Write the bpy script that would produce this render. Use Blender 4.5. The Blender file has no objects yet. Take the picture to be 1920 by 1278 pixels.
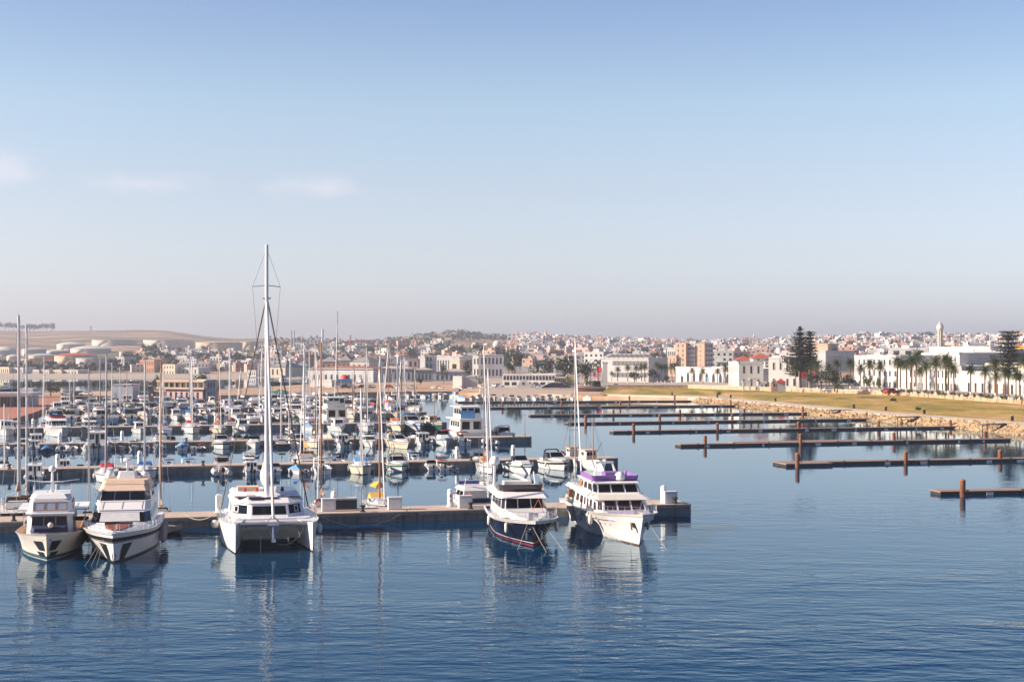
import bpy, math, random
from mathutils import Vector, Matrix
R = math.radians
random.seed(7)
C = bpy.context.scene.collection
SC = bpy.context.scene
# ---------------------------------------------------------------- camera
CAMH, F, U0, HZ = 14.0, 2800.0, 960.0, 667.0      # eye height, focal length in photo pixels, principal column, horizon row
cam = bpy.data.cameras.new('camera')
cam.sensor_width = 36.0
cam.lens = F / 1920.0 * 36.0
cam.shift_y = (HZ - 639.0) / 1920.0
cam.clip_start, cam.clip_end = 1.0, 20000.0
camo = bpy.data.objects.new('camera', cam)
C.objects.link(camo)
camo.location = (0, 0, CAMH)
camo.rotation_euler = (R(90), 0, 0)
SC.camera = camo
# ---------------------------------------------------------------- sky, sun, exposure
SUN_EL, SUN_AZ = 27.0, -100.0                      # azimuth from +Y, clockwise positive
W = bpy.data.worlds.new('World')
SC.world = W
W.use_nodes = True
nt = W.node_tree
nt.nodes.clear()
def nd(tree, kind, **kw):
    n = tree.nodes.new(kind)
    for k, v in kw.items():
        setattr(n, k, v)
    return n
out = nd(nt, 'ShaderNodeOutputWorld')
bg = nd(nt, 'ShaderNodeBackground')
sky = nd(nt, 'ShaderNodeTexSky', sky_type='NISHITA', sun_disc=False, sun_elevation=R(SUN_EL), sun_rotation=R(SUN_AZ))
sky.air_density, sky.dust_density, sky.ozone_density, sky.altitude = 1.0, 1.2, 2.0, 0.0
bg.inputs['Strength'].default_value = 0.122
tc = nd(nt, 'ShaderNodeTexCoord')
sep = nd(nt, 'ShaderNodeSeparateXYZ')
nt.links.new(tc.outputs['Generated'], sep.inputs[0])
ramp = nd(nt, 'ShaderNodeValToRGB')                # hazy band near the horizon, deeper blue above it, all the way round
e = ramp.color_ramp.elements
e[0].position, e[0].color = 0.0, (0.85, 0.88, 1.32, 1)
e[1].position, e[1].color = 0.5, (0.08, 0.17, 0.37, 1)
for pos, col in ((0.035, (0.87, 0.84, 1.10, 1)), (0.065, (0.89, 0.81, 0.93, 1)), (0.11, (0.92, 0.80, 0.83, 1)), (0.165, (0.91, 0.84, 0.82, 1)), (0.23, (0.73, 0.70, 0.77, 1)), (0.28, (0.40, 0.48, 0.66, 1)), (0.34, (0.18, 0.29, 0.50, 1))):
    el = ramp.color_ramp.elements.new(pos)
    el.color = col
nt.links.new(sep.outputs['Z'], ramp.inputs[0])
mul = nd(nt, 'ShaderNodeMix', data_type='RGBA', blend_type='MULTIPLY')
mul.inputs[0].default_value = 1.0
nt.links.new(sky.outputs[0], mul.inputs[6])
nt.links.new(ramp.outputs[0], mul.inputs[7])
# three faint cumulus far off on the left
def wmath(op, a, b):
    n = nd(nt, 'ShaderNodeMath', operation=op)
    for i, x in enumerate((a, b)):
        if isinstance(x, (int, float)): n.inputs[i].default_value = x
        else: nt.links.new(x, n.inputs[i])
    return n.outputs[0]
cm = nd(nt, 'ShaderNodeMapping')
cm.inputs['Scale'].default_value = (26.0, 26.0, 42.0)
nt.links.new(tc.outputs['Generated'], cm.inputs[0])
cn = nd(nt, 'ShaderNodeTexNoise')
cn.inputs['Scale'].default_value, cn.inputs['Detail'].default_value, cn.inputs['Roughness'].default_value = 1.3, 6.0, 0.55
nt.links.new(cm.outputs[0], cn.inputs[0])
prev = 0.0
for cu, cyy, wx, wz in ((600, 352, 0.040, 0.0115), (262, 346, 0.042, 0.010), (-8, 312, 0.030, 0.016)):
    d = Vector(((cu - U0) / F, 1.0, (HZ - cyy) / F)).normalized()
    s1 = nd(nt, 'ShaderNodeVectorMath', operation='SUBTRACT'); s1.inputs[1].default_value = d
    nt.links.new(tc.outputs['Generated'], s1.inputs[0])
    s2 = nd(nt, 'ShaderNodeVectorMath', operation='MULTIPLY'); s2.inputs[1].default_value = (1 / wx, 1.0, 1 / wz)
    nt.links.new(s1.outputs[0], s2.inputs[0])
    s3 = nd(nt, 'ShaderNodeVectorMath', operation='LENGTH')
    nt.links.new(s2.outputs[0], s3.inputs[0])
    f_ = wmath('SUBTRACT', wmath('ADD', wmath('MULTIPLY', cn.outputs[0], 1.9), 0.12), s3.outputs['Value'])
    r_ = nd(nt, 'ShaderNodeMapRange', interpolation_type='SMOOTHSTEP')
    for i, v in ((1, 0.0), (2, 1.2), (3, 0.0), (4, 0.26)):
        r_.inputs[i].default_value = v
    nt.links.new(f_, r_.inputs[0])
    prev = wmath('MAXIMUM', prev, r_.outputs[0])
cmix = nd(nt, 'ShaderNodeMix', data_type='RGBA')
nt.links.new(prev, cmix.inputs[0])
nt.links.new(mul.outputs[2], cmix.inputs[6])
cmix.inputs[7].default_value = (5.6, 4.7, 4.9, 1)
nt.links.new(cmix.outputs[2], bg.inputs[0])
nt.links.new(bg.outputs[0], out.inputs[0])
sl = bpy.data.lights.new('sun', 'SUN')
sl.energy, sl.angle, sl.color = 5.0, R(0.5), (1.0, 0.84, 0.68)
so = bpy.data.objects.new('sun', sl)
C.objects.link(so)
sd = Vector((math.sin(R(SUN_AZ)) * math.cos(R(SUN_EL)), math.cos(R(SUN_AZ)) * math.cos(R(SUN_EL)), math.sin(R(SUN_EL))))
so.rotation_euler = (-sd).to_track_quat('-Z', 'Y').to_euler()
vs = SC.view_settings
vs.view_transform, vs.look, vs.exposure, vs.gamma = 'Standard', 'None', 0.9, 1.0
vs.use_curve_mapping = False
cy = SC.cycles
cy.use_denoising = True
cy.max_bounces, cy.diffuse_bounces, cy.glossy_bounces, cy.transmission_bounces, cy.volume_bounces, cy.transparent_max_bounces = 6, 2, 3, 3, 0, 6
cy.caustics_reflective = cy.caustics_refractive = False
cy.sample_clamp_indirect = 6.0
# ---------------------------------------------------------------- helpers
def at(u, y, z=0.0):
    """the point of height z that the photograph shows at column u, row y"""
    Y = F * (CAMH - z) / (y - HZ)
    return Vector(((u - U0) / F * Y, Y, z))
def atY(u, Y, z=0.0):
    return Vector(((u - U0) / F * Y, Y, z))
def zrow(y, Y):
    return CAMH - (y - HZ) * Y / F
def lerp(a, b, t):
    return a + (b - a) * t
def interp(tab, x):
    if x <= tab[0][0]: return tab[0][1]
    for (a, fa), (b, fb) in zip(tab, tab[1:]):
        if x <= b: return lerp(fa, fb, (x - a) / (b - a))
    return tab[-1][1]
MATS = {}
def M(name, col, rough=0.5, metal=0.0, var=0.10, scale=1.5, bump=0.0, bscale=20.0, col2=None, gen=False, spec=0.5, stain=None):
    """plain procedural surface: base colour that wanders a little, optional second colour in patches, fine relief"""
    if name in MATS: return MATS[name]
    m = bpy.data.materials.new(name)
    m.use_nodes = True
    t = m.node_tree
    b = t.nodes['Principled BSDF']
    b.inputs['Roughness'].default_value = rough
    b.inputs['Metallic'].default_value = metal
    b.inputs['Specular IOR Level'].default_value = spec
    c = nd(t, 'ShaderNodeTexCoord')
    src = c.outputs['Object']
    if gen:
        g = nd(t, 'ShaderNodeNewGeometry'); src = g.outputs['Position']
    n = nd(t, 'ShaderNodeTexNoise')
    n.inputs['Scale'].default_value, n.inputs['Detail'].default_value, n.inputs['Roughness'].default_value = scale, 6.0, 0.65
    t.links.new(src, n.inputs[0])
    r = nd(t, 'ShaderNodeValToRGB')
    lo = [x * (1 - var) for x in col]; hi = [min(1, x * (1 + var)) for x in (col2 or col)]
    r.color_ramp.elements[0].position, r.color_ramp.elements[0].color = 0.35, (*lo, 1)
    r.color_ramp.elements[1].position, r.color_ramp.elements[1].color = 0.65, (*hi, 1)
    t.links.new(n.outputs[0], r.inputs[0])
    last = r.outputs[0]
    if stain:
        mp = nd(t, 'ShaderNodeMapping'); mp.inputs['Scale'].default_value = (6, 6, 0.5)
        t.links.new(src, mp.inputs[0])
        n3 = nd(t, 'ShaderNodeTexNoise'); n3.inputs['Scale'].default_value = stain[1]; n3.inputs['Detail'].default_value = 4
        t.links.new(mp.outputs[0], n3.inputs[0])
        mr = nd(t, 'ShaderNodeMapRange'); mr.inputs[1].default_value, mr.inputs[2].default_value, mr.inputs[4].default_value = 0.5, 0.75, stain[2]
        t.links.new(n3.outputs[0], mr.inputs[0])
        mx = nd(t, 'ShaderNodeMix', data_type='RGBA'); mx.inputs[7].default_value = (*stain[0], 1)
        t.links.new(mr.outputs[0], mx.inputs[0]); t.links.new(last, mx.inputs[6])
        last = mx.outputs[2]
    t.links.new(last, b.inputs['Base Color'])
    if bump:
        n2 = nd(t, 'ShaderNodeTexNoise')
        n2.inputs['Scale'].default_value, n2.inputs['Detail'].default_value = bscale, 5.0
        t.links.new(src, n2.inputs[0])
        bp = nd(t, 'ShaderNodeBump')
        bp.inputs['Strength'].default_value, bp.inputs['Distance'].default_value = 0.7, bump
        t.links.new(n2.outputs[0], bp.inputs['Height'])
        t.links.new(bp.outputs[0], b.inputs['Normal'])
    MATS[name] = m
    return m
class MB:
    """collects faces, then becomes one mesh object"""
    def __init__(s): s.v = []; s.f = []
    def add(s, vs, fs):
        o = len(s.v)
        s.v += [tuple(p) for p in vs]
        s.f += [tuple(i + o for i in f) for f in fs]
        return s
    def box(s, cx, cy, cz, sx, sy, sz, rot=0.0, top=1.0):
        c, n = math.cos(rot), math.sin(rot); p = []
        for z, k in ((-.5, 1.0), (.5, top)):
            for a, b in ((-.5, -.5), (.5, -.5), (.5, .5), (-.5, .5)):
                X, Y = a * sx * k, b * sy * k
                p.append((cx + X * c - Y * n, cy + X * n + Y * c, cz + z * sz))
        return s.add(p, [(3, 2, 1, 0), (4, 5, 6, 7), (0, 1, 5, 4), (1, 2, 6, 5), (2, 3, 7, 6), (3, 0, 4, 7)])
    def prism(s, pts, z0, z1):
        n = len(pts)
        return s.add([(x, y, z0) for x, y in pts] + [(x, y, z1) for x, y in pts],
                     [tuple(range(n - 1, -1, -1)), tuple(range(n, 2 * n))] + [(i, (i + 1) % n, n + (i + 1) % n, n + i) for i in range(n)])
    def loft(s, rings, closed=True, caps=True):
        n = len(rings[0]); k = len(rings); vs = [p for r in rings for p in r]; fs = []
        for i in range(k - 1):
            for j in range(n if closed else n - 1):
                a, b = i * n + j, i * n + (j + 1) % n
                fs.append((a, b, b + n, a + n))
        if caps and closed:
            fs += [tuple(range(n - 1, -1, -1)), tuple(range((k - 1) * n, k * n))]
        return s.add(vs, fs)
    def tube(s, pts, r, n=6, r1=None, caps=True):
        pts = [Vector(p) for p in pts]; rings = []; k = len(pts)
        for i, p in enumerate(pts):
            d = (pts[min(i + 1, k - 1)] - pts[max(i - 1, 0)])
            d = d.normalized() if d.length > 1e-9 else Vector((0, 0, 1))
            a = d.cross(Vector((0, 0, 1)) if abs(d.z) < 0.9 else Vector((1, 0, 0))).normalized(); b = d.cross(a)
            rr = r if r1 is None else lerp(r, r1, i / (k - 1))
            rings.append([p + (a * math.cos(2 * math.pi * j / n) + b * math.sin(2 * math.pi * j / n)) * rr for j in range(n)])
        return s.loft(rings, True, caps)
    def lathe(s, prof, n=16, c=(0, 0, 0)):
        rings = [[(c[0] + r * math.cos(2 * math.pi * j / n), c[1] + r * math.sin(2 * math.pi * j / n), c[2] + z) for j in range(n)] for r, z in prof]
        return s.loft(rings)
    def ball(s, c, r, n=8, sz=1.0):
        return s.lathe([(max(1e-3, r * math.sin(math.pi * i / n)), -r * sz * math.cos(math.pi * i / n)) for i in range(n + 1)], 2 * n, c)
    def quad(s, *p): return s.add(p, [tuple(range(len(p)))])
    def panel(s, q, u0, u1, v0, v1, out=0.02, th=0.04):
        """a slab lying on the quad q (bl, br, tr, tl seen from outside), proud of it by out"""
        q = [Vector(p) for p in q]
        nrm = (q[1] - q[0]).cross(q[3] - q[0]).normalized()
        def P(u, v): return q[0].lerp(q[1], u).lerp(q[3].lerp(q[2], u), v)
        c = [P(u0, v0), P(u1, v0), P(u1, v1), P(u0, v1)]
        a = [p + nrm * (out - th) for p in c]; b = [p + nrm * out for p in c]
        return s.add(a + b, [(3, 2, 1, 0), (4, 5, 6, 7), (0, 1, 5, 4), (1, 2, 6, 5), (2, 3, 7, 6), (3, 0, 4, 7)])
    def frame(s, q, u0, u1, v0, v1, w=0.05, out=0.05, th=0.08):
        q = [Vector(p) for p in q]
        du = w / max(1e-6, (q[1] - q[0]).length); dv = w / max(1e-6, (q[3] - q[0]).length)
        s.panel(q, u0 - du, u1 + du, v0 - dv, v0, out, th); s.panel(q, u0 - du, u1 + du, v1, v1 + dv, out, th)
        s.panel(q, u0 - du, u0, v0, v1, out, th); s.panel(q, u1, u1 + du, v0, v1, out, th)
        return s
    def build(s, name, m, parent=None, smooth=False, loc=None):
        me = bpy.data.meshes.new(name)
        me.from_pydata(s.v, [], s.f)
        me.update()
        if smooth:
            me.polygons.foreach_set('use_smooth', [True] * len(me.polygons))
            try: me.set_sharp_from_angle(angle=R(38))
            except Exception: pass
        if m: me.materials.append(m)
        return link(name, me, parent, loc)
def link(name, me, parent=None, loc=None):
    o = bpy.data.objects.new(name, me)
    C.objects.link(o)
    if parent: o.parent = parent
    if loc is not None: o.location = loc
    return o
TAGGED = []
def tag(o, label=None, cat=None, group=None, kind=None):
    if label: o['label'] = label
    if cat: o['category'] = cat
    if group: o['group'] = group
    if kind: o['kind'] = kind
    if cat: TAGGED.append(o)
    return o
def thing(name, label, cat, loc=(0, 0, 0), rz=0.0, group=None):
    o = bpy.data.objects.new(name, None)
    C.objects.link(o)
    o.empty_display_size = 0.5
    o.location = loc
    o.rotation_euler = (0, 0, rz)
    return tag(o, label, cat, group)
KIDS = {}
def kids(o):
    if o.name not in KIDS: KIDS[o.name] = list(o.children)
    return KIDS[o.name]
def dup(o, loc, rz, label=None, cat=None, group=None, scale=None, recol=None):
    """copy a thing with its parts and sub-parts; recol = {part name: material}"""
    def cp(a, parent):
        b = a.copy()
        C.objects.link(b)
        if parent is not None: b.parent = parent
        if recol and b.type == 'MESH':
            k = a.name.split('.')[0]
            if k in recol:
                b.material_slots[0].link = 'OBJECT'
                b.material_slots[0].material = recol[k]
        for ch in kids(a): cp(ch, b)
        return b
    r = cp(o, None)
    r.location = loc
    r.rotation_euler = (0, 0, rz)
    if scale: r.scale = scale
    for k, v in (('label', label), ('category', cat), ('group', group)):
        if v: r[k] = v
    if r.get('category'): TAGGED.append(r)
    return r
def drop_tree(o):
    for ch in list(o.children): drop_tree(ch)
    if o in TAGGED: TAGGED.remove(o)
    bpy.data.objects.remove(o)
ORD = 'first second third fourth fifth sixth seventh eighth ninth tenth eleventh twelfth thirteenth fourteenth fifteenth sixteenth seventeenth eighteenth nineteenth twentieth'.split()
def nth(i):
    if i < 20: return ORD[i]
    tens = {2: 'twenty', 3: 'thirty', 4: 'forty', 5: 'fifty', 6: 'sixty', 7: 'seventy', 8: 'eighty', 9: 'ninety'}
    t, u = divmod(i + 1, 10)
    return (tens.get(t, 'hundred') + ('-' + ORD[u - 1] if u else 'th')).replace('tyth', 'tieth')
def screen(o):
    p = o.matrix_world.translation if o.parent else o.location
    return U0 + F * p.x / max(1.0, p.y), p.y
# ================================================================ water, terrain, ground
def water_mat():
    m = bpy.data.materials.new('harbour_water'); m.use_nodes = True
    t = m.node_tree; b = t.nodes['Principled BSDF']
    b.inputs['Base Color'].default_value = (0.0002, 0.020, 0.060, 1)
    b.inputs['Roughness'].default_value = 0.03
    b.inputs['IOR'].default_value = 1.30
    b.inputs['Specular Tint'].default_value = (0.52, 0.82, 1.0, 1)
    g = nd(t, 'ShaderNodeNewGeometry')
    def noise(sx, sy, scale, detail, rot, rough=0.5):
        mp = nd(t, 'ShaderNodeMapping'); mp.inputs['Scale'].default_value = (sx, sy, 1); mp.inputs['Rotation'].default_value = (0, 0, R(rot))
        t.links.new(g.outputs['Position'], mp.inputs[0])
        n = nd(t, 'ShaderNodeTexNoise'); n.inputs['Scale'].default_value = scale; n.inputs['Detail'].default_value = detail; n.inputs['Roughness'].default_value = rough
        t.links.new(mp.outputs[0], n.inputs[0]); return n.outputs[0]
    def math2(op, a, b_):
        n = nd(t, 'ShaderNodeMath', operation=op)
        for i, x in enumerate((a, b_)):
            if isinstance(x, (int, float)): n.inputs[i].default_value = x
            else: t.links.new(x, n.inputs[i])
        return n.outputs[0]
    def rng(x, a, b_, c, d):
        n = nd(t, 'ShaderNodeMapRange', interpolation_type='SMOOTHSTEP')
        for i, v in ((1, a), (2, b_), (3, c), (4, d)): n.inputs[i].default_value = v
        t.links.new(x, n.inputs[0]); return n.outputs[0]
    sp = nd(t, 'ShaderNodeSeparateXYZ'); t.links.new(g.outputs['Position'], sp.inputs[0])
    # open basin is ruffled by the breeze, the water between the piers lies nearly still
    ys = math2('SUBTRACT', sp.outputs['Y'], math2('MULTIPLY', sp.outputs['X'], 0.26))
    shelter = rng(ys, 112.0, 165.0, 1.0, 0.15)
    far = rng(ys, 150.0, 420.0, 1.0, 0.55)
    patch = rng(noise(0.02, 0.05, 1.0, 3, 8), 0.35, 0.7, 0.55, 1.15)
    close = rng(ys, 56.0, 112.0, 2.1, 0.85)
    amp = math2('MULTIPLY', math2('MULTIPLY', math2('MULTIPLY', shelter, far), close), patch)
    swell = noise(0.5, 1.0, 0.48, 2.0, 14, 0.45)
    chop = noise(0.55, 1.0, 1.5, 2.0, -9, 0.5)
    fine = noise(0.7, 1.0, 5.5, 2.0, 20, 0.5)
    h = math2('ADD', math2('MULTIPLY', swell, 0.11), math2('ADD', math2('MULTIPLY', chop, 0.055), math2('MULTIPLY', fine, 0.006)))
    bp = nd(t, 'ShaderNodeBump'); bp.inputs['Distance'].default_value = 1.0
    bp.inputs['Strength'].default_value = 1.0
    t.links.new(math2('MULTIPLY', h, math2('MULTIPLY', amp, 0.55)), bp.inputs['Height'])
    t.nodes.remove(b)
    fr_ = nd(t, 'ShaderNodeFresnel'); fr_.inputs['IOR'].default_value = 1.33
    df = nd(t, 'ShaderNodeBsdfDiffuse'); df.inputs['Color'].default_value = (0.0001, 0.032, 0.084, 1)
    gl = nd(t, 'ShaderNodeBsdfGlossy'); gl.inputs['Color'].default_value = (0.82, 0.94, 1.0, 1); gl.inputs['Roughness'].default_value = 0.02
    mx_ = nd(t, 'ShaderNodeMixShader')
    for n_ in (fr_, gl): t.links.new(bp.outputs[0], n_.inputs['Normal'])
    t.links.new(math2('MULTIPLY', math2('POWER', fr_.outputs[0], 1.36), 1.16), mx_.inputs[0]); t.links.new(df.outputs[0], mx_.inputs[1]); t.links.new(gl.outputs[0], mx_.inputs[2])
    t.links.new(mx_.outputs[0], [n_ for n_ in t.nodes if n_.type == 'OUTPUT_MATERIAL'][0].inputs['Surface'])
    return m
wm = MB()
wm.quad((-900, 20, 0), (900, 20, 0), (900, 1150, 0), (-900, 1150, 0))
tag(wm.build('water', water_mat()), kind='structure')
CREST = [(-700, 628), (-200, 617), (0, 618), (60, 620), (170, 619), (250, 617.5), (310, 618.5), (380, 629), (440, 633.5), (520, 633.5), (600, 636), (660, 640), (700, 640), (760, 630), (790, 628),
         (830, 622.5), (875, 622), (905, 627.5), (960, 632), (1040, 633), (1100, 637), (1200, 640), (1400, 641), (1440, 640), (1540, 637), (1600, 630), (1700, 626.5), (1800, 628.5), (1920, 632), (2200, 630), (2700, 634)]
YC = 2900.0
def terr(u, Y):
    y0 = 972.0 if u < 840 else lerp(972.0, 520.0, min(1, (u - 840) / 60.0))
    if Y < y0: return 1.6 - (y0 - Y) * 0.12
    zc = zrow(interp(CREST, u), YC)
    rise = max(y0, 1002.0 if u < 600 else lerp(1002.0, 760.0, min(1, (u - 600) / 300.0)))
    if Y < rise: return 1.6
    if Y < YC:
        t = (Y - rise) / (YC - rise)
        z = 1.6 + (zc - 1.6) * (t ** 1.05)
        return z + 1.4 * math.sin(u * 0.031 + Y * 0.004) * t * (1 - t) * 4
    return zc - (Y - YC) * 0.035
def on_terr(u, y):
    """point of the terrain that shows at column u, row y"""
    lo, hi = 985.0 if u < 840 else 540.0, YC
    for _ in range(40):
        mid = (lo + hi) / 2
        if HZ + F * (CAMH - terr(u, mid)) / mid > y: lo = mid
        else: hi = mid
    return atY(u, lo, terr(u, lo))
tv, tf = [], []
us = list(range(-900, 2901, 20)); Ys = []
y_ = 480.0
while y_ < 5200: Ys.append(y_); y_ *= 1.035 if y_ > 1000 else 1.02
for Y in Ys:
    for u in us: tv.append(tuple(atY(u, Y, terr(u, Y))))
nu = len(us)
for i in range(len(Ys) - 1):
    for j in range(nu - 1): tf.append((i * nu + j, i * nu + j + 1, (i + 1) * nu + j + 1, (i + 1) * nu + j))
def terrain_mat():
    m = bpy.data.materials.new('hillside_fields'); m.use_nodes = True
    t = m.node_tree; b = t.nodes['Principled BSDF']; b.inputs['Roughness'].default_value = 0.95
    g = nd(t, 'ShaderNodeNewGeometry')
    def noise(sc, scale, det):
        mp = nd(t, 'ShaderNodeMapping'); mp.inputs['Scale'].default_value = sc
        t.links.new(g.outputs['Position'], mp.inputs[0])
        n = nd(t, 'ShaderNodeTexNoise'); n.inputs['Scale'].default_value = scale; n.inputs['Detail'].default_value = det
        t.links.new(mp.outputs[0], n.inputs[0]); return n.outputs[0]
    r = nd(t, 'ShaderNodeValToRGB'); r.color_ramp.interpolation = 'CONSTANT'
    els = r.color_ramp.elements
    els[0].position, els[0].color = 0.0, (0.075, 0.085, 0.045, 1)
    els[1].position, els[1].color = 0.40, (0.12, 0.115, 0.065, 1)
    for p, c in ((0.47, (0.40, 0.22, 0.15, 1)), (0.54, (0.16, 0.14, 0.085, 1)), (0.60, (0.44, 0.30, 0.21, 1)), (0.66, (0.085, 0.095, 0.055, 1))):
        x = els.new(p); x.color = c
    n1 = noise((0.0014, 0.0048, 0.0), 1.2, 2.5)
    t.links.new(n1, r.inputs[0])
    n2 = noise((1, 1, 1), 0.02, 6.0)
    mr = nd(t, 'ShaderNodeMapRange'); mr.inputs[3].default_value, mr.inputs[4].default_value = 0.6, 1.4
    t.links.new(n2, mr.inputs[0])
    mx = nd(t, 'ShaderNodeMix', data_type='RGBA', blend_type='MULTIPLY'); mx.inputs[0].default_value = 1
    t.links.new(r.outputs[0], mx.inputs[6]); t.links.new(mr.outputs[0], mx.inputs[7])
    # sandy shore where the land is lowest
    sp = nd(t, 'ShaderNodeSeparateXYZ'); t.links.new(g.outputs['Position'], sp.inputs[0])
    lo = nd(t, 'ShaderNodeMapRange'); lo.inputs[1].default_value, lo.inputs[2].default_value, lo.inputs[3].default_value, lo.inputs[4].default_value = 1.8, 3.2, 1.0, 0.0
    t.links.new(sp.outputs['Z'], lo.inputs[0])
    m2 = nd(t, 'ShaderNodeMix', data_type='RGBA'); t.links.new(lo.outputs[0], m2.inputs[0]); t.links.new(mx.outputs[2], m2.inputs[6])
    m2.inputs[7].default_value = (0.44, 0.35, 0.28, 1)
    t.links.new(m2.outputs[2], b.inputs['Base Color'])
    return m
TM = MB(); TM.add(tv, tf)
tag(TM.build('terrain', terrain_mat(), smooth=True), kind='structure')
sb = MB(); sb.quad((-4600, -300, -3), (4600, -300, -3), (4600, 5150, -3), (-4600, 5150, -3))
tag(sb.build('seabed', M('seabed_mud', (0.05, 0.06, 0.05), 0.9)), kind='structure')
# ---- haze: one closed box of thin air
hz = MB(); hz.box(0, 2400, 41.0, 9400, 5700, 90.0)
hm = bpy.data.materials.new('haze'); hm.use_nodes = True
for n in list(hm.node_tree.nodes):
    if n.type == 'BSDF_PRINCIPLED': hm.node_tree.nodes.remove(n)
pv = nd(hm.node_tree, 'ShaderNodeVolumePrincipled')
pv.inputs['Color'].default_value = (0.89, 0.92, 1.0, 1); pv.inputs['Density'].default_value = 0.00018; pv.inputs['Anisotropy'].default_value = 0.3
hm.node_tree.links.new(pv.outputs[0], [n for n in hm.node_tree.nodes if n.type == 'OUTPUT_MATERIAL'][0].inputs['Volume'])
tag(hz.build('haze', hm), kind='stuff')
# ================================================================ shores, promenade, piers, pontoons
CONC = M('pier_concrete', (0.30, 0.29, 0.275), 0.85, var=0.16, scale=0.8, bump=0.02, gen=True, stain=((0.06, 0.065, 0.06), 0.5, 0.65))
DECK = M('pier_deck_concrete', (0.50, 0.40, 0.32), 0.85, var=0.12, scale=0.9, bump=0.01, gen=True)
WHITE = M('white_gelcoat', (0.80, 0.79, 0.77), 0.28, var=0.03)
OFFW = M('ivory_paint', (0.72, 0.68, 0.60), 0.35, var=0.05)
GREYW = M('dull_white', (0.62, 0.61, 0.60), 0.5, var=0.08)
GLASS = M('dark_glass', (0.008, 0.010, 0.014), 0.05, var=0.1, spec=0.28)
BLACK = M('black_rubber', (0.02, 0.02, 0.022), 0.6)
STEEL = M('stainless_steel', (0.55, 0.55, 0.56), 0.28, metal=1.0)
ALU = M('aluminium_spar', (0.50, 0.48, 0.47), 0.35, metal=0.55)
TEAK = M('teak', (0.34, 0.19, 0.10), 0.6, var=0.2, scale=4)
NAVY = M('navy_canvas', (0.015, 0.025, 0.075), 0.75)
BLUE = M('blue_canvas', (0.03, 0.13, 0.38), 0.75)
RED = M('red_canvas', (0.45, 0.03, 0.04), 0.7)
TAN = M('tan_canvas', (0.62, 0.46, 0.34), 0.8, var=0.06)
GREEN = M('green_canvas', (0.02, 0.16, 0.09), 0.75)
ROPE = M('rope', (0.42, 0.38, 0.30), 0.9)
RUST = M('rusty_steel', (0.20, 0.078, 0.038), 0.85, var=0.35, scale=1.2, bump=0.02, gen=True)
DARKF = M('pontoon_float_dark', (0.028, 0.03, 0.03), 0.6, var=0.25, gen=True)
PDECK = M('pontoon_timber', (0.34, 0.22, 0.17), 0.8, var=0.15, gen=True)
def ground(name, front, back, z, m, low=-1.0, sub=None):
    """flat piece of land between a front and a back line of photo points, with a skirt down to the sea bed"""
    pts = [p.to_2d() for p in front] + [p.to_2d() for p in reversed(back)]
    mb = MB(); mb.prism([tuple(p) for p in pts], low, z)
    o = mb.build(name, m)
    tag(o, kind='structure')
    return o
SOIL = M('dry_earth', (0.42, 0.22, 0.11), 0.95, var=0.2, scale=0.05, gen=True, col2=(0.50, 0.36, 0.25))
PAVE = M('promenade_paving', (0.55, 0.46, 0.37), 0.9, var=0.10, scale=0.4, gen=True)
BRICKP = M('red_paving', (0.40, 0.16, 0.10), 0.9, var=0.12, scale=0.5, gen=True)
# middle spit behind the marina
SPZ = 1.1
fr = [at(u, y, 0) for u, y in ((-260, 750), (125, 749), (400, 747), (592, 745.5), (640, 741), (860, 738.5))]
bk = [atY(u, Y, 0) for u, Y in ((-260, 520), (60, 528), (150, 540), (300, 560), (420, 570), (520, 640), (600, 700), (860, 760))]
ground('ground', fr, bk, SPZ, SOIL)
fr = [at(u, y, 0) for u, y in ((-260, 806), (0, 797), (34, 790), (62, 781), (100, 765), (125, 749.5))]
bk = [at(u, y, 0) for u, y in ((-260, 751), (-100, 751), (20, 751), (40, 751), (80, 751), (124, 749.3))]
ground('paved_quay', fr, bk, 0.9, BRICKP)
# right bank
SHORE = [(860, 740), (900, 741.5), (1000, 743), (1080, 746), (1140, 748), (1295, 752), (1440, 768), (1600, 785), (1760, 799), (1840, 806.5), (1920, 816), (2100, 838), (2400, 880), (2900, 960)]
LZ = 1.45
def grass_mat():
    m = bpy.data.materials.new('dry_grass'); m.use_nodes = True
    t = m.node_tree; b = t.nodes['Principled BSDF']; b.inputs['Roughness'].default_value = 0.95
    g = nd(t, 'ShaderNodeNewGeometry')
    mp = nd(t, 'ShaderNodeMapping'); mp.inputs['Scale'].default_value = (0.09, 0.035, 1); mp.inputs['Rotation'].default_value = (0, 0, R(12))
    t.links.new(g.outputs['Position'], mp.inputs[0])
    n = nd(t, 'ShaderNodeTexNoise'); n.inputs['Scale'].default_value = 1.0; n.inputs['Detail'].default_value = 9; n.inputs['Roughness'].default_value = 0.68
    t.links.new(mp.outputs[0], n.inputs[0])
    r = nd(t, 'ShaderNodeValToRGB'); e = r.color_ramp.elements
    e[0].position, e[0].color = 0.39, (0.17, 0.15, 0.022, 1)
    e[1].position, e[1].color = 0.62, (0.52, 0.33, 0.16, 1)
    for p, c in ((0.46, (0.30, 0.22, 0.03, 1)), (0.54, (0.42, 0.265, 0.06, 1))):
        x = e.new(p); x.color = c
    t.links.new(n.outputs[0], r.inputs[0]); t.links.new(r.outputs[0], b.inputs['Base Color'])
    n2 = nd(t, 'ShaderNodeTexNoise'); n2.inputs['Scale'].default_value = 2.0; n2.inputs['Detail'].default_value = 6; t.links.new(g.outputs['Position'], n2.inputs[0])
    bp = nd(t, 'ShaderNodeBump'); bp.inputs['Distance'].default_value = 0.35; t.links.new(n2.outputs[0], bp.inputs['Height']); t.links.new(bp.outputs[0], b.inputs['Normal'])
    return m
SH = [at(u, y, 0) for u, y in SHORE]
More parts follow.
